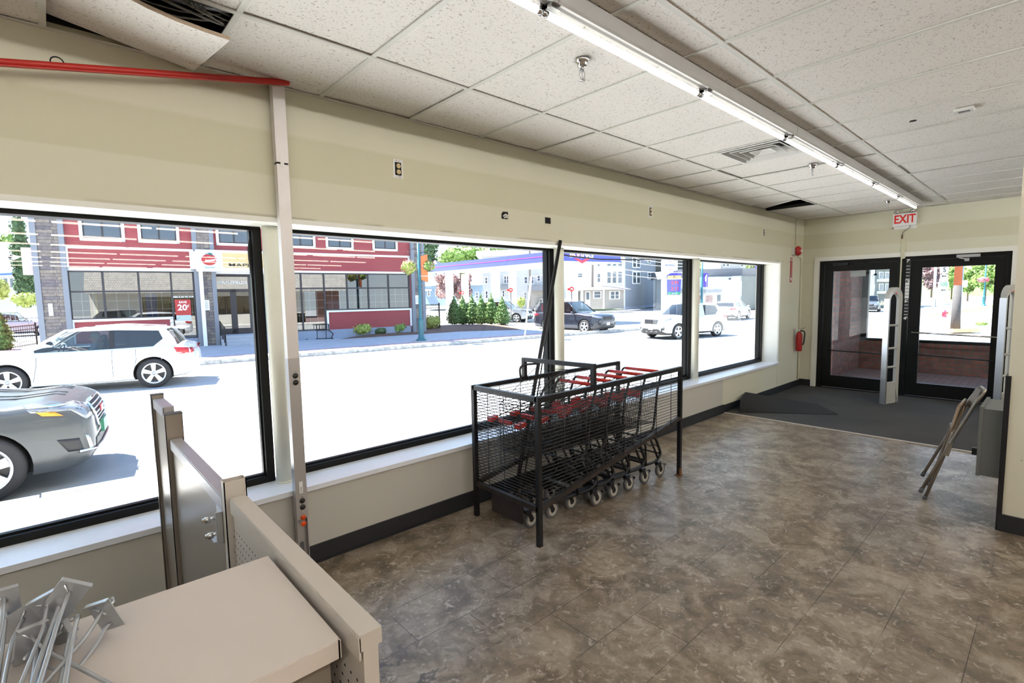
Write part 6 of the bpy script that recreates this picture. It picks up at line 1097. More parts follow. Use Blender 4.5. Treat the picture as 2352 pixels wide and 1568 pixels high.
Pb = onz(1611, 706, GZ); Pb = dep(1611, 722, 36); Pb.z = GZ; lamp(Pb, 6.5, 'teal street lamp with a purple banner before the pale garage'); k2 = 36/FPX; z0, z1 = zat(Pb, 659), zat(Pb, 627); a, b_ = Pb+RR*.1, Pb+RR*(14*k2)
t = thing('banner', 'purple banner with a white figure on the lamp in the last window', 'banner', Vector((b_.x, b_.y, z0))); q = MB(); q.prism([Vector((a.x, a.y, z0)), Vector((b_.x, b_.y, z0)), Vector((b_.x, b_.y, z1)), Vector((a.x, a.y, z1))], (0, .015, 0)); q.build('cloth', M['purple_cloth'], t)
q = MB(); c = (Vector((a.x, a.y, (z0*.4+z1*.6)))+Vector((b_.x, b_.y, (z0*.4+z1*.6))))/2-FWD*.03; q.sph(c, .16, 10, 6, (1, .1, 1.4)); q.sph(c+Z3*.22+RR*.05, .09, 8, 6, (1, .1, 1)); q.build('white_figure', M['sign_white'], t)
basket(968-24, 639, 8, 'small pink flower basket on the lamp with the purple banner', P=Pb-RR*0)
Pp = dep(1747, 606, 40); t = thing('banner', 'purple flag at the top right corner of the last window', 'banner', Pp); q = MB(); a = dep(1733, 617, 40); q.prism([a, dep(1750, 617, 40), dep(1750, 608, 40), dep(1737, 608, 40)], (0, .015, 0)); q.build('cloth', M['purple_cloth'], t); q = MB(); q.cyl(Vector((Pp.x+.35, Pp.y-.3, GZ)), Vector((Pp.x+.35, Pp.y-.3, Pp.z+.5)), .05); q.build('flag_pole', M['teal'], t)
# leaning no-parking sign
A = onz(1205, 773, GZ+.15); B_ = A+Vector((.0, 0, 0)); zt_ = zat(A, 636); B_.z = zt_; B_ = B_+RR*(17*(A-CAM).dot(FWD)/FPX); t = thing('parking_sign', 'leaning narrow traffic sign post seen edge-on beside the driveway', 'sign', A); q = MB(); q.tube([A, B_], .035, 6); q.build('post', M['sign_white'], t)
q = MB(); dd = (B_-A); m_ = A+dd*.80; q.obx(m_, FWD, RR, dd.normalized(), .28, .05, dd.length*.19); q.build('sign_plate', M['steel'], t)
# fences
def fence(p0, p1, h, label, n=14, cat='fence'):
    p0, p1 = Vector(p0), Vector(p1); p1.z = p0.z; t = thing('metal_fence', label, cat, (p0+p1)/2); q = MB()
    for z in (.15, h-.22, h-.04): q.bar(p0+Z3*z, p1+Z3*z, .03, .04)
    for k in range(n+1): p = p0.lerp(p1, k/n); q.bar(p+Z3*.05, p+Z3*h, .018, .018, (1, 0, 0))
    q.build('rails', M['black_metal'], t)
    for p in (p0, p1): q = MB(); q.bar(p, p+Z3*(h+.08), .07, .07, (1, 0, 0)); q.build('post', M['black_metal'], t)
a, b_ = dep(976, 752, 31), dep(1010, 757, 31); a.z = b_.z = GZ+.15; fence(a, b_, zat(a, 699)-a.z, 'black metal fence panel between the red store and the evergreens', 8)
a, b_ = onz(14, 808, GZ+.05), onz(86, 795, GZ+.05); fence(a, b_, zat(b_, 744)-b_.z, 'black metal fence at the left corner of the red store', 14)
a, b_ = dep(0, 712, 40), dep(88, 706, 40); t = thing('wire_fence', 'low wire fence with a white top rail before the shrubs at far left', 'fence', a); q = MB(); q.tube([a, b_], .03, 6); q.tube([a-Z3*.9, b_-Z3*.9], .02, 6)
for k in range(9): p = a.lerp(b_, k/8); q.tube([p, p-Z3*1.1], .02, 5)
q.build('rails', M['sign_white'], t)
# ================================================================== FUEL STATION
CZ = 4.05; mk('canopy_blue', (.07, .09, .55), .35); mk('canopy_red', (.7, .04, .08), .4)
PL, PC, PR = onz(985, 625, CZ), onz(1283, 598.5, CZ), onz(1426, 602, CZ); hF = zat(PC, 575)-CZ
P4 = PL+PR-PC; fu = thing('fuel_canopy', 'blue edged fuel station canopy on white columns with an IRVING sign', 'canopy', (PL+PR)/2-Z3*(CZ-GZ))
q = MB(); q.prism([PL, PC, PR, P4], (0, 0, hF)); q.build('fascia', M['canopy_blue'], fu); q = MB(); q.prism([p+((PL+PR)/2-p)*.004-Z3*.03 for p in (PL, PC, PR, P4)], (0, 0, .028)); q.build('underside', M['white_paint'], fu)
def outn(a, b_, c): d = (b_-a).normalized(); n_ = Vector((d.y, -d.x, 0)); return n_ if n_.dot(CAM-a) > 0 else -n_
q = MB(); n1_ = outn(PL, PC, CAM); q.add([PL+n1_*.02+Z3*hF*.52, PC+n1_*.02+Z3*hF*.52, PC+n1_*.02+Z3*hF*.58, PL+n1_*.02+Z3*hF*.58], [(0, 1, 2, 3)]); n2_ = outn(PC, PR, CAM); e2 = (PR-PC).normalized(); q.add([PC+n2_*.02+Z3*hF*.52, PC+n2_*.02+e2*2+Z3*hF*.52, PC+n2_*.02+e2*2+Z3*hF*.58, PC+n2_*.02+Z3*hF*.58], [(0, 1, 2, 3)]); q.build('red_stripe', M['canopy_red'], fu)
def onface(A, n_, px_, py_): r_ = ray(px_, py_); t_ = (A-CAM).dot(n_)/r_.dot(n_); return CAM+r_*t_
pt_ = onface(PC+n2_*.03, n2_, 1336, 584.5); text('IRVING', hF*.95, pt_, e2, Z3, M['text_white'], 'lettering', fu, .01, bold=.02); pv = onface(PC+n2_*.04, n2_, 1337, 598)
q = MB(); q.prism([pv+e2*-.75+Z3*.14, pv-Z3*.22, pv+e2*.75+Z3*.14, pv+e2*.35+Z3*.14, pv-Z3*.0, pv-e2*.35+Z3*.14], n2_*.01); q.build('red_chevron', M['canopy_red'], fu)
eL = (PL-PC).normalized(); eR = e2
def colp(px_, py_, inset):
    A = PC+eR*inset; n_ = Vector((eL.y, -eL.x, 0)); return onface(A, n_, px_, py_)
for px_, ins, w_ in ((1314, 1.6, .62), (1138, 1.6, .55), (1032, 1.6, .55), (1177, 6.0, .55), (1068, 6.0, .55), (1245, 6.0, .55)):
    if px_ == 1245: continue
    p = colp(px_, 650, ins); q = MB(); q.bx(p.x-w_/2, p.y-w_/2, GZ, p.x+w_/2, p.y+w_/2, CZ); q.build('column', M['white_paint'], fu)
for px_, ins, lb in ((1300, 2.2, 'dark and white fuel pump between the canopy column and the black mullion'), (1082, 3.0, 'white fuel pump behind the evergreens, between canopy columns')):
    p = colp(px_, 690, ins); t = thing('fuel_pump', lb, 'fuel pump', Vector((p.x, p.y, GZ))); q = MB(); q.bx(p.x-.4, p.y-.3, GZ, p.x+.4, p.y+.3, GZ+1.9); q.build('cabinet', M['white_paint'], t); q = MB(); q.bx(p.x-.34, p.y-.32, GZ+1.0, p.x+.34, p.y-.30, GZ+1.6); q.bx(p.x-.42, p.y-.2, GZ+.9, p.x-.40, p.y+.2, GZ+1.6); q.build('display', M['dark_frame'], t)
for px_, py_, lb in ((1062, 672, 'red round marker on a thin stand at the left pumps'), (1173, 666, 'red round marker on a thin stand at the middle pumps'), (1313, 664, 'red round marker on a thin stand beside the right canopy column')):
    p = colp(px_, py_, 1.0); t = thing('pump_marker', lb, 'marker', Vector((p.x, p.y, GZ)), 'red markers at the pumps'); q = MB(); q.cyl((p.x, p.y, GZ), (p.x, p.y, p.z), .03, n=8); q.build('stand', M['grey_rubber'], t); q = MB(); q.lathe([(.09, 0), (.17, 0), (.17, .04), (.09, .04), (.09, 0)], p-FWD*.05, FWD, 16); q.sph(p-RR*.22, .08, 8, 6); q.build('red_ring', M['exit_red'], t)
# price pylon
Pq = onz(1527, 727, GZ); dq = (Pq-CAM).dot(FWD); k = dq/FPX; FA = Vector((-FWD.x, -FWD.y, 0)).normalized()
def PY(px_, py_, off=0): p = Pq+RR*((px_-1527)*k*1.04)+FA*off; return Vector((p.x, p.y, zat(p, py_)))
t = thing('price_sign', 'tall fuel price sign with IRVING on top and red digits', 'sign', Pq)
def pbox(q, px0, py0, px1, py1, o0, o1):
    a, b_ = PY(px0, py0), PY(px1, py1); z0, z1 = b_.z, a.z; u0 = (px0-1527)*k*1.04; u1 = (px1-1527)*k*1.04; c = [Pq+RR*u+FA*o for u, o in ((u0, o0), (u1, o0), (u1, o1), (u0, o1))]; return q.add([Vector((p.x, p.y, z0)) for p in c]+[Vector((p.x, p.y, z1)) for p in c], [(0, 3, 2, 1), (4, 5, 6, 7), (0, 1, 5, 4), (1, 2, 6, 5), (2, 3, 7, 6), (3, 0, 4, 7)])
q = MB(); pbox(q, 1520, 620, 1534, 727, -.2, .2); q.build('pylon', M['white_paint'], t); q = MB(); pbox(q, 1520, 597, 1552, 621, -.25, .25); q.build('top_box', M['sign_white'], t)
q = MB(); c = [PY(a, b_, .26) for a, b_ in ((1529, 632), (1545, 624), (1559, 625), (1561, 632), (1558, 677), (1530, 677))]; q.prism(c, -FA*.4); q.build('purple_panel', mat('sign_blue', (.06, .05, .40), .4), t)
q = MB(); pbox(q, 1530, 633, 1560, 641.5, .26, .27); q.build('gold_strip', bpy.data.materials['gold_panel'], t); q = MB(); pbox(q, 1531, 671, 1559, 676, .26, .27); q.build('green_strip', mat('sign_green', (.03, .30, .14), .4), t)
text('IRVING', 7.2*k, PY(1536, 609.5, .27), RR, Z3, M['canopy_blue'], 'brand_lettering', t, .004, bold=.004); text('2.91', 10.5*k, PY(1546.5, 649, .28), RR, Z3, mat('led_red', (.12, .004, .003), .6, emit=(1, .03, .01), estr=1.1), 'price_digits', t, .004, bold=.012); text('3.11', 10.5*k, PY(1546.5, 663, .28), RR, Z3, bpy.data.materials['led_red'], 'price_digits', t, .004, bold=.012); text('Diesel', 4.5*k, PY(1545, 673.5, .28), RR, Z3, M['text_white'], 'diesel_lettering', t, .004); text('M', 5*k, PY(1545, 635.5, .28), RR, Z3, M['text_black'], 'initial', t, .004); text('MAPLEFIELDS', 2.7*k, PY(1545, 639.6, .28), RR, Z3, M['text_black'], 'store_lettering', t, .004)
for s_, y in ((1, 600.5), (-1, 618.5)): q = MB(); c = PY(1536, y, .27); q.prism([c-RR*.18-Z3*.07*s_, c+Z3*.07*s_, c+RR*.18-Z3*.07*s_, c+RR*.12-Z3*.07*s_, c+Z3*.02*s_, c-RR*.12-Z3*.07*s_], FA*.01); q.build('red_chevron', M['canopy_red'], t)
# speed sign, utility poles, wires
P = onz(1369, 709, GZ); kk = (P-CAM).dot(FWD)/FPX; t = thing('street_sign', 'small white speed limit sign on a thin post before the porch', 'sign', P); q = MB(); q.cyl(P, Vector((P.x, P.y, zat(P, 670))), .06, n=6); q.build('post', M['steel'], t); q = MB(); z0, z1 = zat(P, 686), zat(P, 668); q.add([P+RR*a*kk*3.2+Z3*(z-P.z)+FA*.1 for a, z in ((-1, z0), (1, z0), (1, z1), (-1, z1))], [(0, 1, 2, 3)]); q.prism([P+RR*a*kk*3.2+Z3*(z-P.z)+FA*.1 for a, z in ((-1, z0), (1, z0), (1, z1), (-1, z1))], FA*.05); q.build('plate', M['sign_white'], t); text('25', 5*kk, Vector((P.x, P.y, (z0+z1)/2))+FA*.2, RR, Z3, M['text_black'], 'number', t, .01)
poles = []
for px_, pb, d, r, lb in ((1361, 705, 62, .16, 'grey wooden utility pole in front of the white porch house'), (1218, 706, 58, .14, 'brown utility pole beside the leaning traffic sign'), (1126, 700, 90, .18, 'thick pale utility pole rising above the fuel canopy')):
    P = dep(px_, pb, d); q = MB(); q.cyl(P, P+Z3*11.5, r, r*.8, 12); q.bar(P+Z3*10.6-RR*1.1, P+Z3*10.6+RR*1.1, .1, .12); o = q.build('utility_pole', M['old_wood'] if px_ != 1126 else M['pole_white']); tag(o, lb, 'utility pole'); poles.append(P)
t = thing('overhead_wires', 'thin overhead wires crossing in front of the grey and white houses', 'wires', (0, 0, 0)); W_ = [((1425, 585), (1600, 606)), ((1425, 597), (1600, 611)), ((1388, 612), (1600, 625)), ((1392, 623), (1600, 640)), ((1322, 604), (1425, 596)), ((1150, 630), (1260, 629))]
for (a, b_), (c_, d_) in W_:
    A, B_ = dep(a, b_, 46), dep(c_, d_, 46); q = MB(); q.tube([A.lerp(B_, f/8)-Z3*.25*math.sin(PI*f/8) for f in range(9)], .022, 4); q.build('wire', M['sign_white'], t)
# ================================================================== HOUSES
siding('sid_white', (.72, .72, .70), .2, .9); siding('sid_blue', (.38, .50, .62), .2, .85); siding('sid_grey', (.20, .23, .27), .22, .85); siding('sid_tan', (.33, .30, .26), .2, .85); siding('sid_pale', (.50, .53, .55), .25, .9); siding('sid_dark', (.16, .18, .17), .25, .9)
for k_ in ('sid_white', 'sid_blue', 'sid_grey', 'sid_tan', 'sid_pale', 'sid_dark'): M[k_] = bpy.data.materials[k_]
mk('roof_grey', (.22, .22, .235), .9, var=.2, scale=6); mk('roof_dark', (.09, .095, .10), .9, var=.2, scale=6)
class House:
    def __init__(s, label, corners, depths, pytop, walls, name='house', cat='house', back=9):
        s.t = thing(name, label, cat); s.P = [dep(px_, py_, d) for (px_, py_), d in zip(corners, depths)]; zb = min(p.z for p in s.P); s.zb = zb
        for p in s.P: p.z = zb
        s.zt = zat(s.P[len(s.P)//2], pytop); s.t.location = s.P[0]; ORG[s.t.name] = Vector(s.P[0]); s.n = []; s.walls = walls
        for i in range(len(s.P)-1):
            a, b_ = s.P[i], s.P[i+1]; n_ = outn(a, b_, CAM); s.n.append(n_); q = MB(); q.prism([a, b_, b_+Z3*(s.zt-zb), a+Z3*(s.zt-zb)], -n_*.3); q.build('wall', M[walls[i]], s.t)
        a, b_ = s.P[0], s.P[-1]; bk_ = Vector((FWD.x, FWD.y, 0)).normalized()*back; q = MB(); q.prism([a, b_, b_+bk_, a+bk_], (0, 0, s.zt-zb)); q.build('rear_block', M[walls[0]], s.t); s.bk = bk_
    def uz(s, i, px_, py_): a = s.P[i]; p = onface(a, s.n[i], px_, py_); e_ = (s.P[i+1]-a).normalized(); return (p-a).dot(e_), p.z
    def box(s, q, i, px0, py0, px1, py1, o0, o1, dpx=None):
        ym = (py0+py1)/2; xm = (px0+px1)/2; u0 = s.uz(i, px0, ym)[0]; u1 = s.uz(i, px1, ym)[0]; z1 = s.uz(i, xm, py0)[1]; z0 = s.uz(i, xm, py1)[1]; a = s.P[i]; e_ = (s.P[i+1]-a).normalized(); n_ = s.n[i]
        c = [a+e_*u+n_*o for u, o in ((u0, o0), (u1, o0), (u1, o1), (u0, o1))]; return q.add([Vector((p.x, p.y, z0)) for p in c]+[Vector((p.x, p.y, z1)) for p in c], [(0, 3, 2, 1), (4, 5, 6, 7), (0, 1, 5, 4), (1, 2, 6, 5), (2, 3, 7, 6), (3, 0, 4, 7)])
    def win(s, i, px0, py0, px1, py1, nm='window', mull=True, m_='house_glass', fm='white_paint'):
        q = MB(); s.box(q, i, px0, py0, px1, py1, 0, .06); f = q.build(nm, M[fm], s.t); w_ = (px1-px0)*.13+.2; h = (py1-py0)*.07+.3; q = MB(); s.box(q, i, px0+w_, py0+h, px1-w_, py1-h, .06, .075); q.build('pane', M[m_], f)
        if mull: q = MB(); s.box(q, i, px0+w_, (py0+py1)/2-.35, px1-w_, (py0+py1)/2+.35, .075, .10); q.build('sash_bar', M[fm], f)
    def roof(s, kind, rise, m_, over=.4):
        P0, P1 = s.P[0], s.P[-1]; b_ = s.bk; z = Z3*(s.zt-s.zb); q = MB(); A, B_, C_, D_ = P0+z, P1+z, P1+b_+z, P0+b_+z; c = (A+B_+C_+D_)/4
        A, B_, C_, D_ = [p+(p-c).normalized()*over for p in (A, B_, C_, D_)]
        if kind == 'flat': q.prism([A, B_, C_, D_], (0, 0, rise))
        elif kind == 'hip': R0, R1 = c+(A-B_)*.12+Z3*rise, c-(A-B_)*.12+Z3*rise; q.add([A, B_, C_, D_, R0, R1], [(0, 1, 5, 4), (1, 2, 5), (2, 3, 4, 5), (3, 0, 4), (3, 2, 1, 0)])
        elif kind == 'gable': R0, R1 = (A+B_)/2+Z3*rise, (C_+D_)/2+Z3*rise; q.add([A, B_, C_, D_, R0, R1], [(1, 2, 5, 4), (3, 0, 4, 5), (3, 2, 1, 0)]); q2 = MB(); q2.add([A-s.n[0]*-.01, B_, R0], [(0, 1, 2)]); q2.build('gable_end', M[s.walls[0]], s.t)
        elif kind == 'side': R0, R1 = (A+D_)/2+Z3*rise, (B_+C_)/2+Z3*rise; q.add([A, B_, C_, D_, R0, R1], [(0, 1, 5, 4), (2, 3, 4, 5), (0, 4, 3), (1, 2, 5), (3, 2, 1, 0)])
        q.build('roof', M[m_], s.t)
# far left white house
h = House('white house with a gabled roof at the far left behind the cars', [(-60, 716), (57, 712)], [52, 50], 634, ['sid_white']); h.roof('gable', 3.6, 'sid_pale')
for a in ((2, 637, 22, 662), (23, 637, 39, 662), (41, 637, 56, 662)): h.win(0, *a, mull=False)
q = MB(); h.box(q, 0, -60, 629, 58, 633, 0, .5); q.build('blue_eave', M['blue_panel'], h.t)
t = thing('flag', 'small dark and white flag hanging in front of the white house', 'flag', dep(28, 590, 40)); q = MB(); q.prism([dep(18, 592, 40), dep(24, 584, 40), dep(44, 592, 40), dep(32, 597, 40)], FA*.02); q.build('cloth', M['sign_white'], t); q = MB(); q.prism([dep(18, 592, 39.9), dep(24, 584, 39.9), dep(30, 586, 39.9), dep(25, 594, 39.9)], FA*.02); q.build('dark_field', M['dark_frame'], t); q = MB(); q.tube([dep(46, 590, 40), dep(18, 583, 40)], .03, 6); q.build('staff', M['steel'], t)
a_ = [onz(80, 735, GZ), ]; t = thing('wall_sign', 'pale box sign on the left side wall of the red store', 'sign', RB(-.4, 2, -.6)); q = MB(); u_, zt_ = rb(62, 566); u2, zb_ = rb(70, 630); q.add([], []); rbox(q, -.75, zb_, -.36, zt_, -.55, -.45); q.build('sign_box', mat('pinkish', (.62, .52, .47), .6), t)
# behind the fuel station
h = House('pale blue and white house right of the red store corner', [(972, 702), (1036, 700)], [85, 82], 655, ['sid_blue']); h.roof('gable', 4.2, 'roof_grey'); h.win(0, 982, 665, 988, 680); h.win(0, 1000, 664, 1007, 680); q = MB(); h.box(q, 0, 972, 664, 992, 668, 0, 1.2); q.build('porch_roof', M['white_paint'], h.t)
h = House('light blue house with a dark roof between the canopy columns', [(1074, 706), (1114, 704)], [78, 76], 654, ['sid_blue']); h.roof('side', 3.0, 'roof_grey'); h.win(0, 1092, 670, 1100, 686); h.win(0, 1107, 670, 1113, 684)
h = House('tall white flat-roofed building behind the fuel canopy', [(1110, 712), (1262, 708)], [72, 70], 583, ['sid_white']); h.roof('flat', .7, 'white_paint', 1.0)
for a in ((1114, 636, 1120, 652), (1115, 667, 1121, 686), (1158, 633, 1163, 651), (1164, 633, 1169, 651), (1204, 634, 1212, 652), (1220, 632, 1226, 652), (1234, 632, 1241, 646), (1204, 670, 1209, 687), (1154, 667, 1159, 682)): h.win(0, *a)
q = MB(); A = h.P[0]; h.box(q, 0, 1148, 656, 1172, 664, 0, 1.2); q.build('porch_roof', M['roof_grey'], h.t); q = MB(); h.box(q, 0, 1219, 656, 1262, 668, 0, 2.4); q.build('side_porch_roof', M['roof_grey'], h.t); q = MB(); h.box(q, 0, 1226, 668, 1262, 700, 0, 1.6); q.build('side_porch', M['sid_tan'], h.t)
h = House('grey and white three storey house with a tan porch, in the third window', [(1290, 709), (1391, 709), (1433, 708), (1505, 699)], [70, 66, 64, 78], 560, ['sid_white', 'sid_pale', 'sid_grey']); h.roof('flat', .6, 'roof_grey', .5)
for a in ((1324, 627, 1340, 637), (1372, 627, 1380, 649), (1372, 600, 1379, 612)): h.win(0, *a)
for a in ((1394, 621, 1405, 652), (1406, 621, 1418, 652), (1419, 621, 1430, 652), (1394, 598, 1405, 612), (1406, 598, 1418, 612), (1419, 598, 1430, 612)): h.win(1, *a)
for a in ((1452, 623, 1461, 652), (1461, 623, 1470, 652), (1487, 625, 1494, 641), (1452, 587, 1461, 615), (1461, 587, 1470, 615), (1487, 590, 1494, 604)): h.win(2, *a)
q = MB(); h.box(q, 2, 1433, 702, 1504, 708, 0, .05); q.build('foundation', M['found_blue'], h.t); q = MB(); h.box(q, 1, 1431, 570, 1434, 700, 0, .15); q.build('corner_board', M['white_paint'], h.t)
# porch
PF = [dep(1318, 708, 62), dep(1390, 708, 60), dep(1433, 708, 62)]; zb = min(p.z for p in PF); t = h.t; zr_ = zat(PF[1], 665)
for p in PF: p.z = zb
na = outn(PF[0], PF[1], CAM); nb = outn(PF[1], PF[2], CAM); q = MB(); q.prism([PF[0], PF[1], PF[1]+Z3*(zr_-zb), PF[0]+Z3*(zr_-zb)], -na*.2); q.prism([PF[1], PF[2], PF[2]+Z3*(zr_-zb), PF[1]+Z3*(zr_-zb)], -nb*.2); q.build('porch_wall', M['sid_tan'], t)
q = MB(); z2 = zat(PF[1], 653); o1, o2, o3 = PF[0]+na*.5, PF[1]+(na+nb)*.5, PF[2]+nb*.5+RR*.6; q.add([Vector((p.x, p.y, zr_)) for p in (o1, o2, o3)]+[Vector((p.x, p.y, z2)) for p in (PF[0]-na*2.5, PF[1]-(na+nb)*1.6, PF[2]-nb*1.5)], [(0, 1, 4, 3), (1, 2, 5, 4), (2, 1, 0, 3, 4, 5)]); q.build('porch_roof', M['roof_grey'], t)
hh = h; sv = (h.P, h.n); h.P = PF; h.n = [na, nb]
for a in ((1363, 668, 1382, 685), ): h.win(0, *a, nm='porch_window')
h.win(1, 1399, 668, 1423, 687, nm='porch_window'); q = MB(); h.box(q, 1, 1410, 668, 1412, 687, .08, .11); q.build('window_post', M['white_paint'], t); q = MB(); h.box(q, 0, 1323, 670, 1331, 697, 0, .06); q.build('porch_door', M['dark_frame'], t); q = MB(); h.box(q, 0, 1345, 669, 1356, 704, 0, .05); f = q.build('porch_door', M['white_paint'], t); q = MB(); h.box(q, 0, 1347, 671, 1354, 688, .05, .07); q.build('door_glass', M['house_glass'], f)
q = MB(); h.box(q, 0, 1338.5, 665, 1341.5, 706, .3, .5); h.box(q, 0, 1387, 665, 1390, 708, .2, .35); q.build('porch_post', M['white_paint'], t); h.P, h.n = sv
# buildings right of the grey house
h = House('dark green house behind the price sign', [(1505, 706), (1590, 704)], [80, 78], 585, ['sid_dark']); h.roof('flat', .5, 'roof_dark'); h.win(0, 1508, 670, 1513, 690); h.win(0, 1541, 678, 1549, 700, mull=False, m_='sid_white')
h = House('pale garage with flat roof and white bay door in the last window', [(1555, 706), (1700, 706), (1780, 708)], [62, 60, 62], 634, ['sid_pale', 'sid_dark'], name='garage_building', cat='building'); h.roof('flat', 1.0, 'roof_grey', .8)
h.win(0, 1661, 646, 1703, 680, nm='bay_door', mull=False, m_='sid_pale'); h.win(0, 1617, 676, 1640, 698, nm='show_window', mull=False, m_='leaf_pink'); h.win(0, 1605, 676, 1613, 698, nm='show_window', mull=False, m_='leaf_pink'); h.win(0, 1645, 675, 1657, 698, nm='show_window', mull=False); h.win(0, 1632, 652, 1641, 678, nm='tall_window', mull=False, m_='sid_pale'); q = MB(); h.box(q, 0, 1556, 665, 1656, 672, 0, .8); q.build('awning', M['roof_grey'], h.t)
q = MB(); c = onface(h.P[0]+h.n[0]*.1, h.n[0], 1676, 640); q.lathe([(.001, .0), (.12, 0), (.12, .15), (.001, .15)], c, h.n[0], 12); q.build('wall_lamp', M['dark_frame'], h.t)
h = House('tall white house rising behind the garage roof', [(1655, 640), (1712, 640)], [90, 90], 585, ['sid_white']); h.roof('flat', .8, 'white_paint'); h.win(0, 1659, 600, 1666, 612); h.win(0, 1668, 600, 1675, 612); h.win(0, 1700, 602, 1708, 612)
P = onz(1712, 708, GZ); kk = (P-CAM).dot(FWD)/FPX; t = thing('trailer', 'open white framed trailer parked behind the white cars', 'trailer', P); q = MB(); a, b_ = P-RR*14*kk, P+RR*36*kk; z = zat(P, 671)
for p in (a, P, b_): q.bar(p+Z3*.4, Vector((p.x, p.y, z)), .12, .12, (1, 0, 0))
q.bar(a+Z3*.5, b_+Z3*.5, .12, .15); q.bar(Vector((a.x, a.y, z)), Vector((b_.x, b_.y, z)), .12, .22); q.build('frame', M['white_paint'], t); q = MB(); q.bar(a.lerp(b_, .45)+Z3*1.3+FWD*.3, b_+Z3*1.3+FWD*.3, .1, (z-GZ)*.7); q.build('dark_panel', M['sid_dark'], t); q = MB(); q.lathe([(.2, -.1), (.36, -.1), (.36, .1), (.2, .1)], a.lerp(b_, .8)+Z3*.36-FWD*.2, FA, 18); q.build('wheel', M['tyre'], t)
# through the left door: apartment block
h = House('pale green apartment block with white balconies through the left door', [(1983, 690), (2000, 690), (2075, 690)], [60, 58, 64], 590, ['sid_pale', 'sid_dark'], name='apartment_building', cat='building'); h.roof('flat', .6, 'white_paint')
for a in ((2002, 626, 2007, 641), (2002, 653, 2008, 669)): h.win(1, *a)
for y in (612, 641, 668): q = MB(); h.box(q, 1, 2014, y, 2045, y+6, 0, 1.3); q.build('balcony', M['white_paint'], h.t)
for a in ((2018, 624, 2028, 640), (2032, 624, 2042, 640), (2018, 651, 2028, 667), (2032, 651, 2042, 667)): h.win(1, *a, nm='balcony_door', mull=False)
# through the right door
P = onz(2193, 764, GZ); P.z = GZ; kk = (P-CAM).dot(FWD)/FPX; t = thing('utility_pole', 'big wooden utility pole, rusty red above and grey below, through the right door', 'utility pole', P); rr_ = 9*kk; zz = zat(P, 655); q = MB(); q.cyl(P, Vector((P.x, P.y, zz)), rr_, rr_*.82, 16); q.build('lower_pole', mat('grey_pole', (.075, .068, .068), .9, var=.3), t); q = MB(); q.cyl(Vector((P.x, P.y, zz)), P+Z3*9, rr_*.82, rr_*.6, 16); q.build('upper_pole', M['rust_wood'], t)
q = MB(); q.cyl(P+RR*rr_*1.1, Vector((P.x, P.y, zat(P, 600)))+RR*rr_, .05, n=8); q.build('conduit', M['steel'], t); q = MB(); q.obx(P+RR*rr_*1.3+Z3*(zat(P, 652)-P.z), RR, FWD, Z3, .14, .1, .16); q.build('meter_box', M['steel'], t)
t = thing('concrete_block', 'worn yellow concrete block around the base of the wooden utility pole', 'block', P); q = MB(); hb_ = zat(P, 755)-GZ; q.obx(P+Z3*(hb_/2)+RR*5*kk, RR, FWD, Z3, 30*kk, 24*kk, hb_/2); q.build('block', mat('worn_yellow', (.62, .44, .26), .9, var=.35, scale=3), t)
P = dep(2162, 712, 34); kk = 34/FPX; t = thing('route_sign', 'stack of white route signs 5 and 105 with arrows on a post', 'sign', P); q = MB(); q.cyl(Vector((P.x, P.y, GZ)), P+Z3*(zat(P, 600)-P.z), .05, n=8); q.build('post', M['steel'], t)
for y0, y1, hw_, s_, m_ in ((612, 628, 9.5, '5', 'text_black'), (630, 638, 8.5, '←', 'text_black'), (639, 646, 9.5, '', 'text_black'), (647, 660, 12, '105', 'sign_green'), (662, 670, 8.5, '←', 'text_black')):
    q = MB(); c = Vector((P.x, P.y, (zat(P, y0)+zat(P, y1))/2))+FA*.06; hh_ = (zat(P, y0)-zat(P, y1))/2; q.obx(c, RR, FA, Z3, hw_*kk, .015, hh_); f = q.build('sign_plate', M['sign_white'], t)
    mm_ = bpy.data.materials['sign_green'] if m_ == 'sign_green' else M[m_]
    if s_ == '←': q = MB(); q.obx(c+FA*.02, RR, FA, Z3, hw_*kk*.6, .004, .03); q.prism([c+FA*.02-RR*hw_*kk*.7, c+FA*.02-RR*hw_*kk*.35+Z3*.09, c+FA*.02-RR*hw_*kk*.35-Z3*.09], FA*.005); q.build('arrow', mm_, f)
    elif s_: text(s_, hh_*1.9, c+FA*.02, RR, Z3, mm_, 'numerals', t, .004, bold=.008)
P = dep(2143, 721, 32); t = thing('sign_post', 'thin white post left of the route signs', 'post', P); q = MB(); q.cyl(Vector((P.x, P.y, GZ)), P+Z3*6, .07, n=8); q.build('post', M['sign_white'], t)
P = onz(2168, 728, GZ); kk = (P-CAM).dot(FWD)/FPX; t = thing('fire_hydrant', 'red fire hydrant on the grass through the right door', 'hydrant', P); hh_ = zat(P, 711)-GZ; q = MB(); q.lathe([(.001, 0), (.18, 0), (.18, .06), (.13, .08), (.13, hh_*.62), (.17, hh_*.64), (.17, hh_*.7), (.13, hh_*.72), (.11, hh_*.9), (.001, hh_)], P, n=16); q.build('barrel', M['canopy_red'], t); q = MB(); q.cyl(P+Z3*hh_*.55-RR*.26, P+Z3*hh_*.55+RR*.26, .07, n=10); q.build('nozzles', M['canopy_red'], t)
P = dep(2259, 700, 52); lamp(Vector((P.x, P.y, GZ+.3)), 6.5, 'distant teal street lamp through the right door', globe=True); P2 = dep(2252, 642, 52); t = thing('hanging_basket', 'pink flower basket on the distant teal lamp', 'flower basket', P2); leaves([(P2+RR*.3, .75, .5, .28)], 350, .16, 99).build('flowers', M['flower_pink'], t)
P = dep(2147, 690, 60); lamp(Vector((P.x, P.y, GZ)), 5.2, 'small teal lamp behind the thin white post', globe=True, s_=.8)
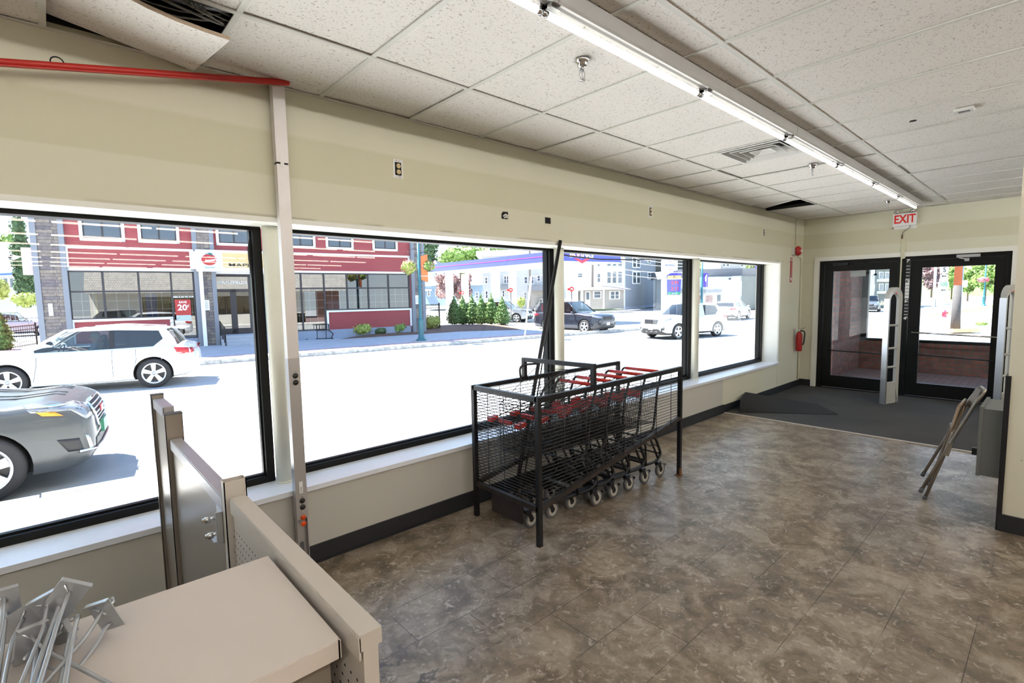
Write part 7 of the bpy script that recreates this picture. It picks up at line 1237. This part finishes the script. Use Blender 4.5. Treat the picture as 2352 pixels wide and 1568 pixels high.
# ================================================================== BRICK VESTIBULE OUTSIDE THE DOORS
M['brick'] = brickmat('brick_red', (.33, .125, .095), (.22, .10, .09), (.17, .14, .13), .215, .078, .010, 'xz', .9, noise_amt=.5); M['brick_y'] = brickmat('brick_red_side', (.33, .125, .095), (.22, .10, .09), (.17, .14, .13), .215, .078, .010, 'yz', .9, noise_amt=.5); M['brick_floor'] = brickmat('brick_paving', (.31, .20, .20), (.25, .18, .19), (.12, .10, .10), .21, .105, .008, 'yx', .85)
q = MB(); q.bx(L+T, -4.6, -.5, 12.05, 1.1, 0); struct('floor_vestibule', q, M['brick_floor'], 'brick paved porch floor')
q = MB(); q.bx(11.85, -4.6, -.5, 12.05, .47, .52); struct('wall_vestibule', q, M['brick_y'], 'low brick wall across the porch'); q = MB(); q.bx(11.82, -4.6, .52, 12.08, .46, .585); struct('trim_5', q, brickmat('soldier', (.32, .12, .09), (.22, .09, .08), (.18, .15, .14), .078, .3, .010, 'yz', .9, offset=0))
q = MB(); q.bx(10.05, .47, -.5, 12.05, .80, 3.1); struct('wall_pier', q, M['brick'], 'brick pier at the left side of the porch')
q = MB(); q.bx(11.88, .36, .585, 12.0, .465, 2.75); q.bx(11.88, -4.6, .585, 12.0, .46, .64); q.bx(11.88, -4.6, 2.6, 12.0, .46, 2.75); struct('window_5', q, M['black_frame'], 'black window frame above the low brick wall')
g = MB(); g.quad((11.95, -4.6, .64), (11.95, .36, .64), (11.95, .36, 2.6), (11.95, -4.6, 2.6)); g.build('pane', M['window_glass'], bpy.data.objects['window_5'])
q = MB(); q.bx(L+T, -3.4, 3.1, 12.3, 1.0, 3.3); struct('ceiling_vestibule', q, M['white_paint'])
# distant hillside behind the town
flatmat('hill_green', (.09, .16, .05), (.20, .30, .09), .05)
q = MB(); G = []; N = 40
for i in range(N+1):
    a = math.radians(-8+118*i/N); 
    for j, (rr_, hz) in enumerate(((190, -1), (230, 13), (280, 26))): hgt = hz*(.55+.25*math.sin(a*5+1)+.2*noise.noise(Vector((a*6, j, 0)))) if j else -1; G.append((CAM.x+math.cos(a)*rr_, CAM.y+math.sin(a)*rr_, hgt))
q.add(G, [(i*3+j, (i+1)*3+j, (i+1)*3+j+1, i*3+j+1) for i in range(N) for j in range(2)], True); struct('hill', q, M['hill_green'], 'wooded hillside behind the town')
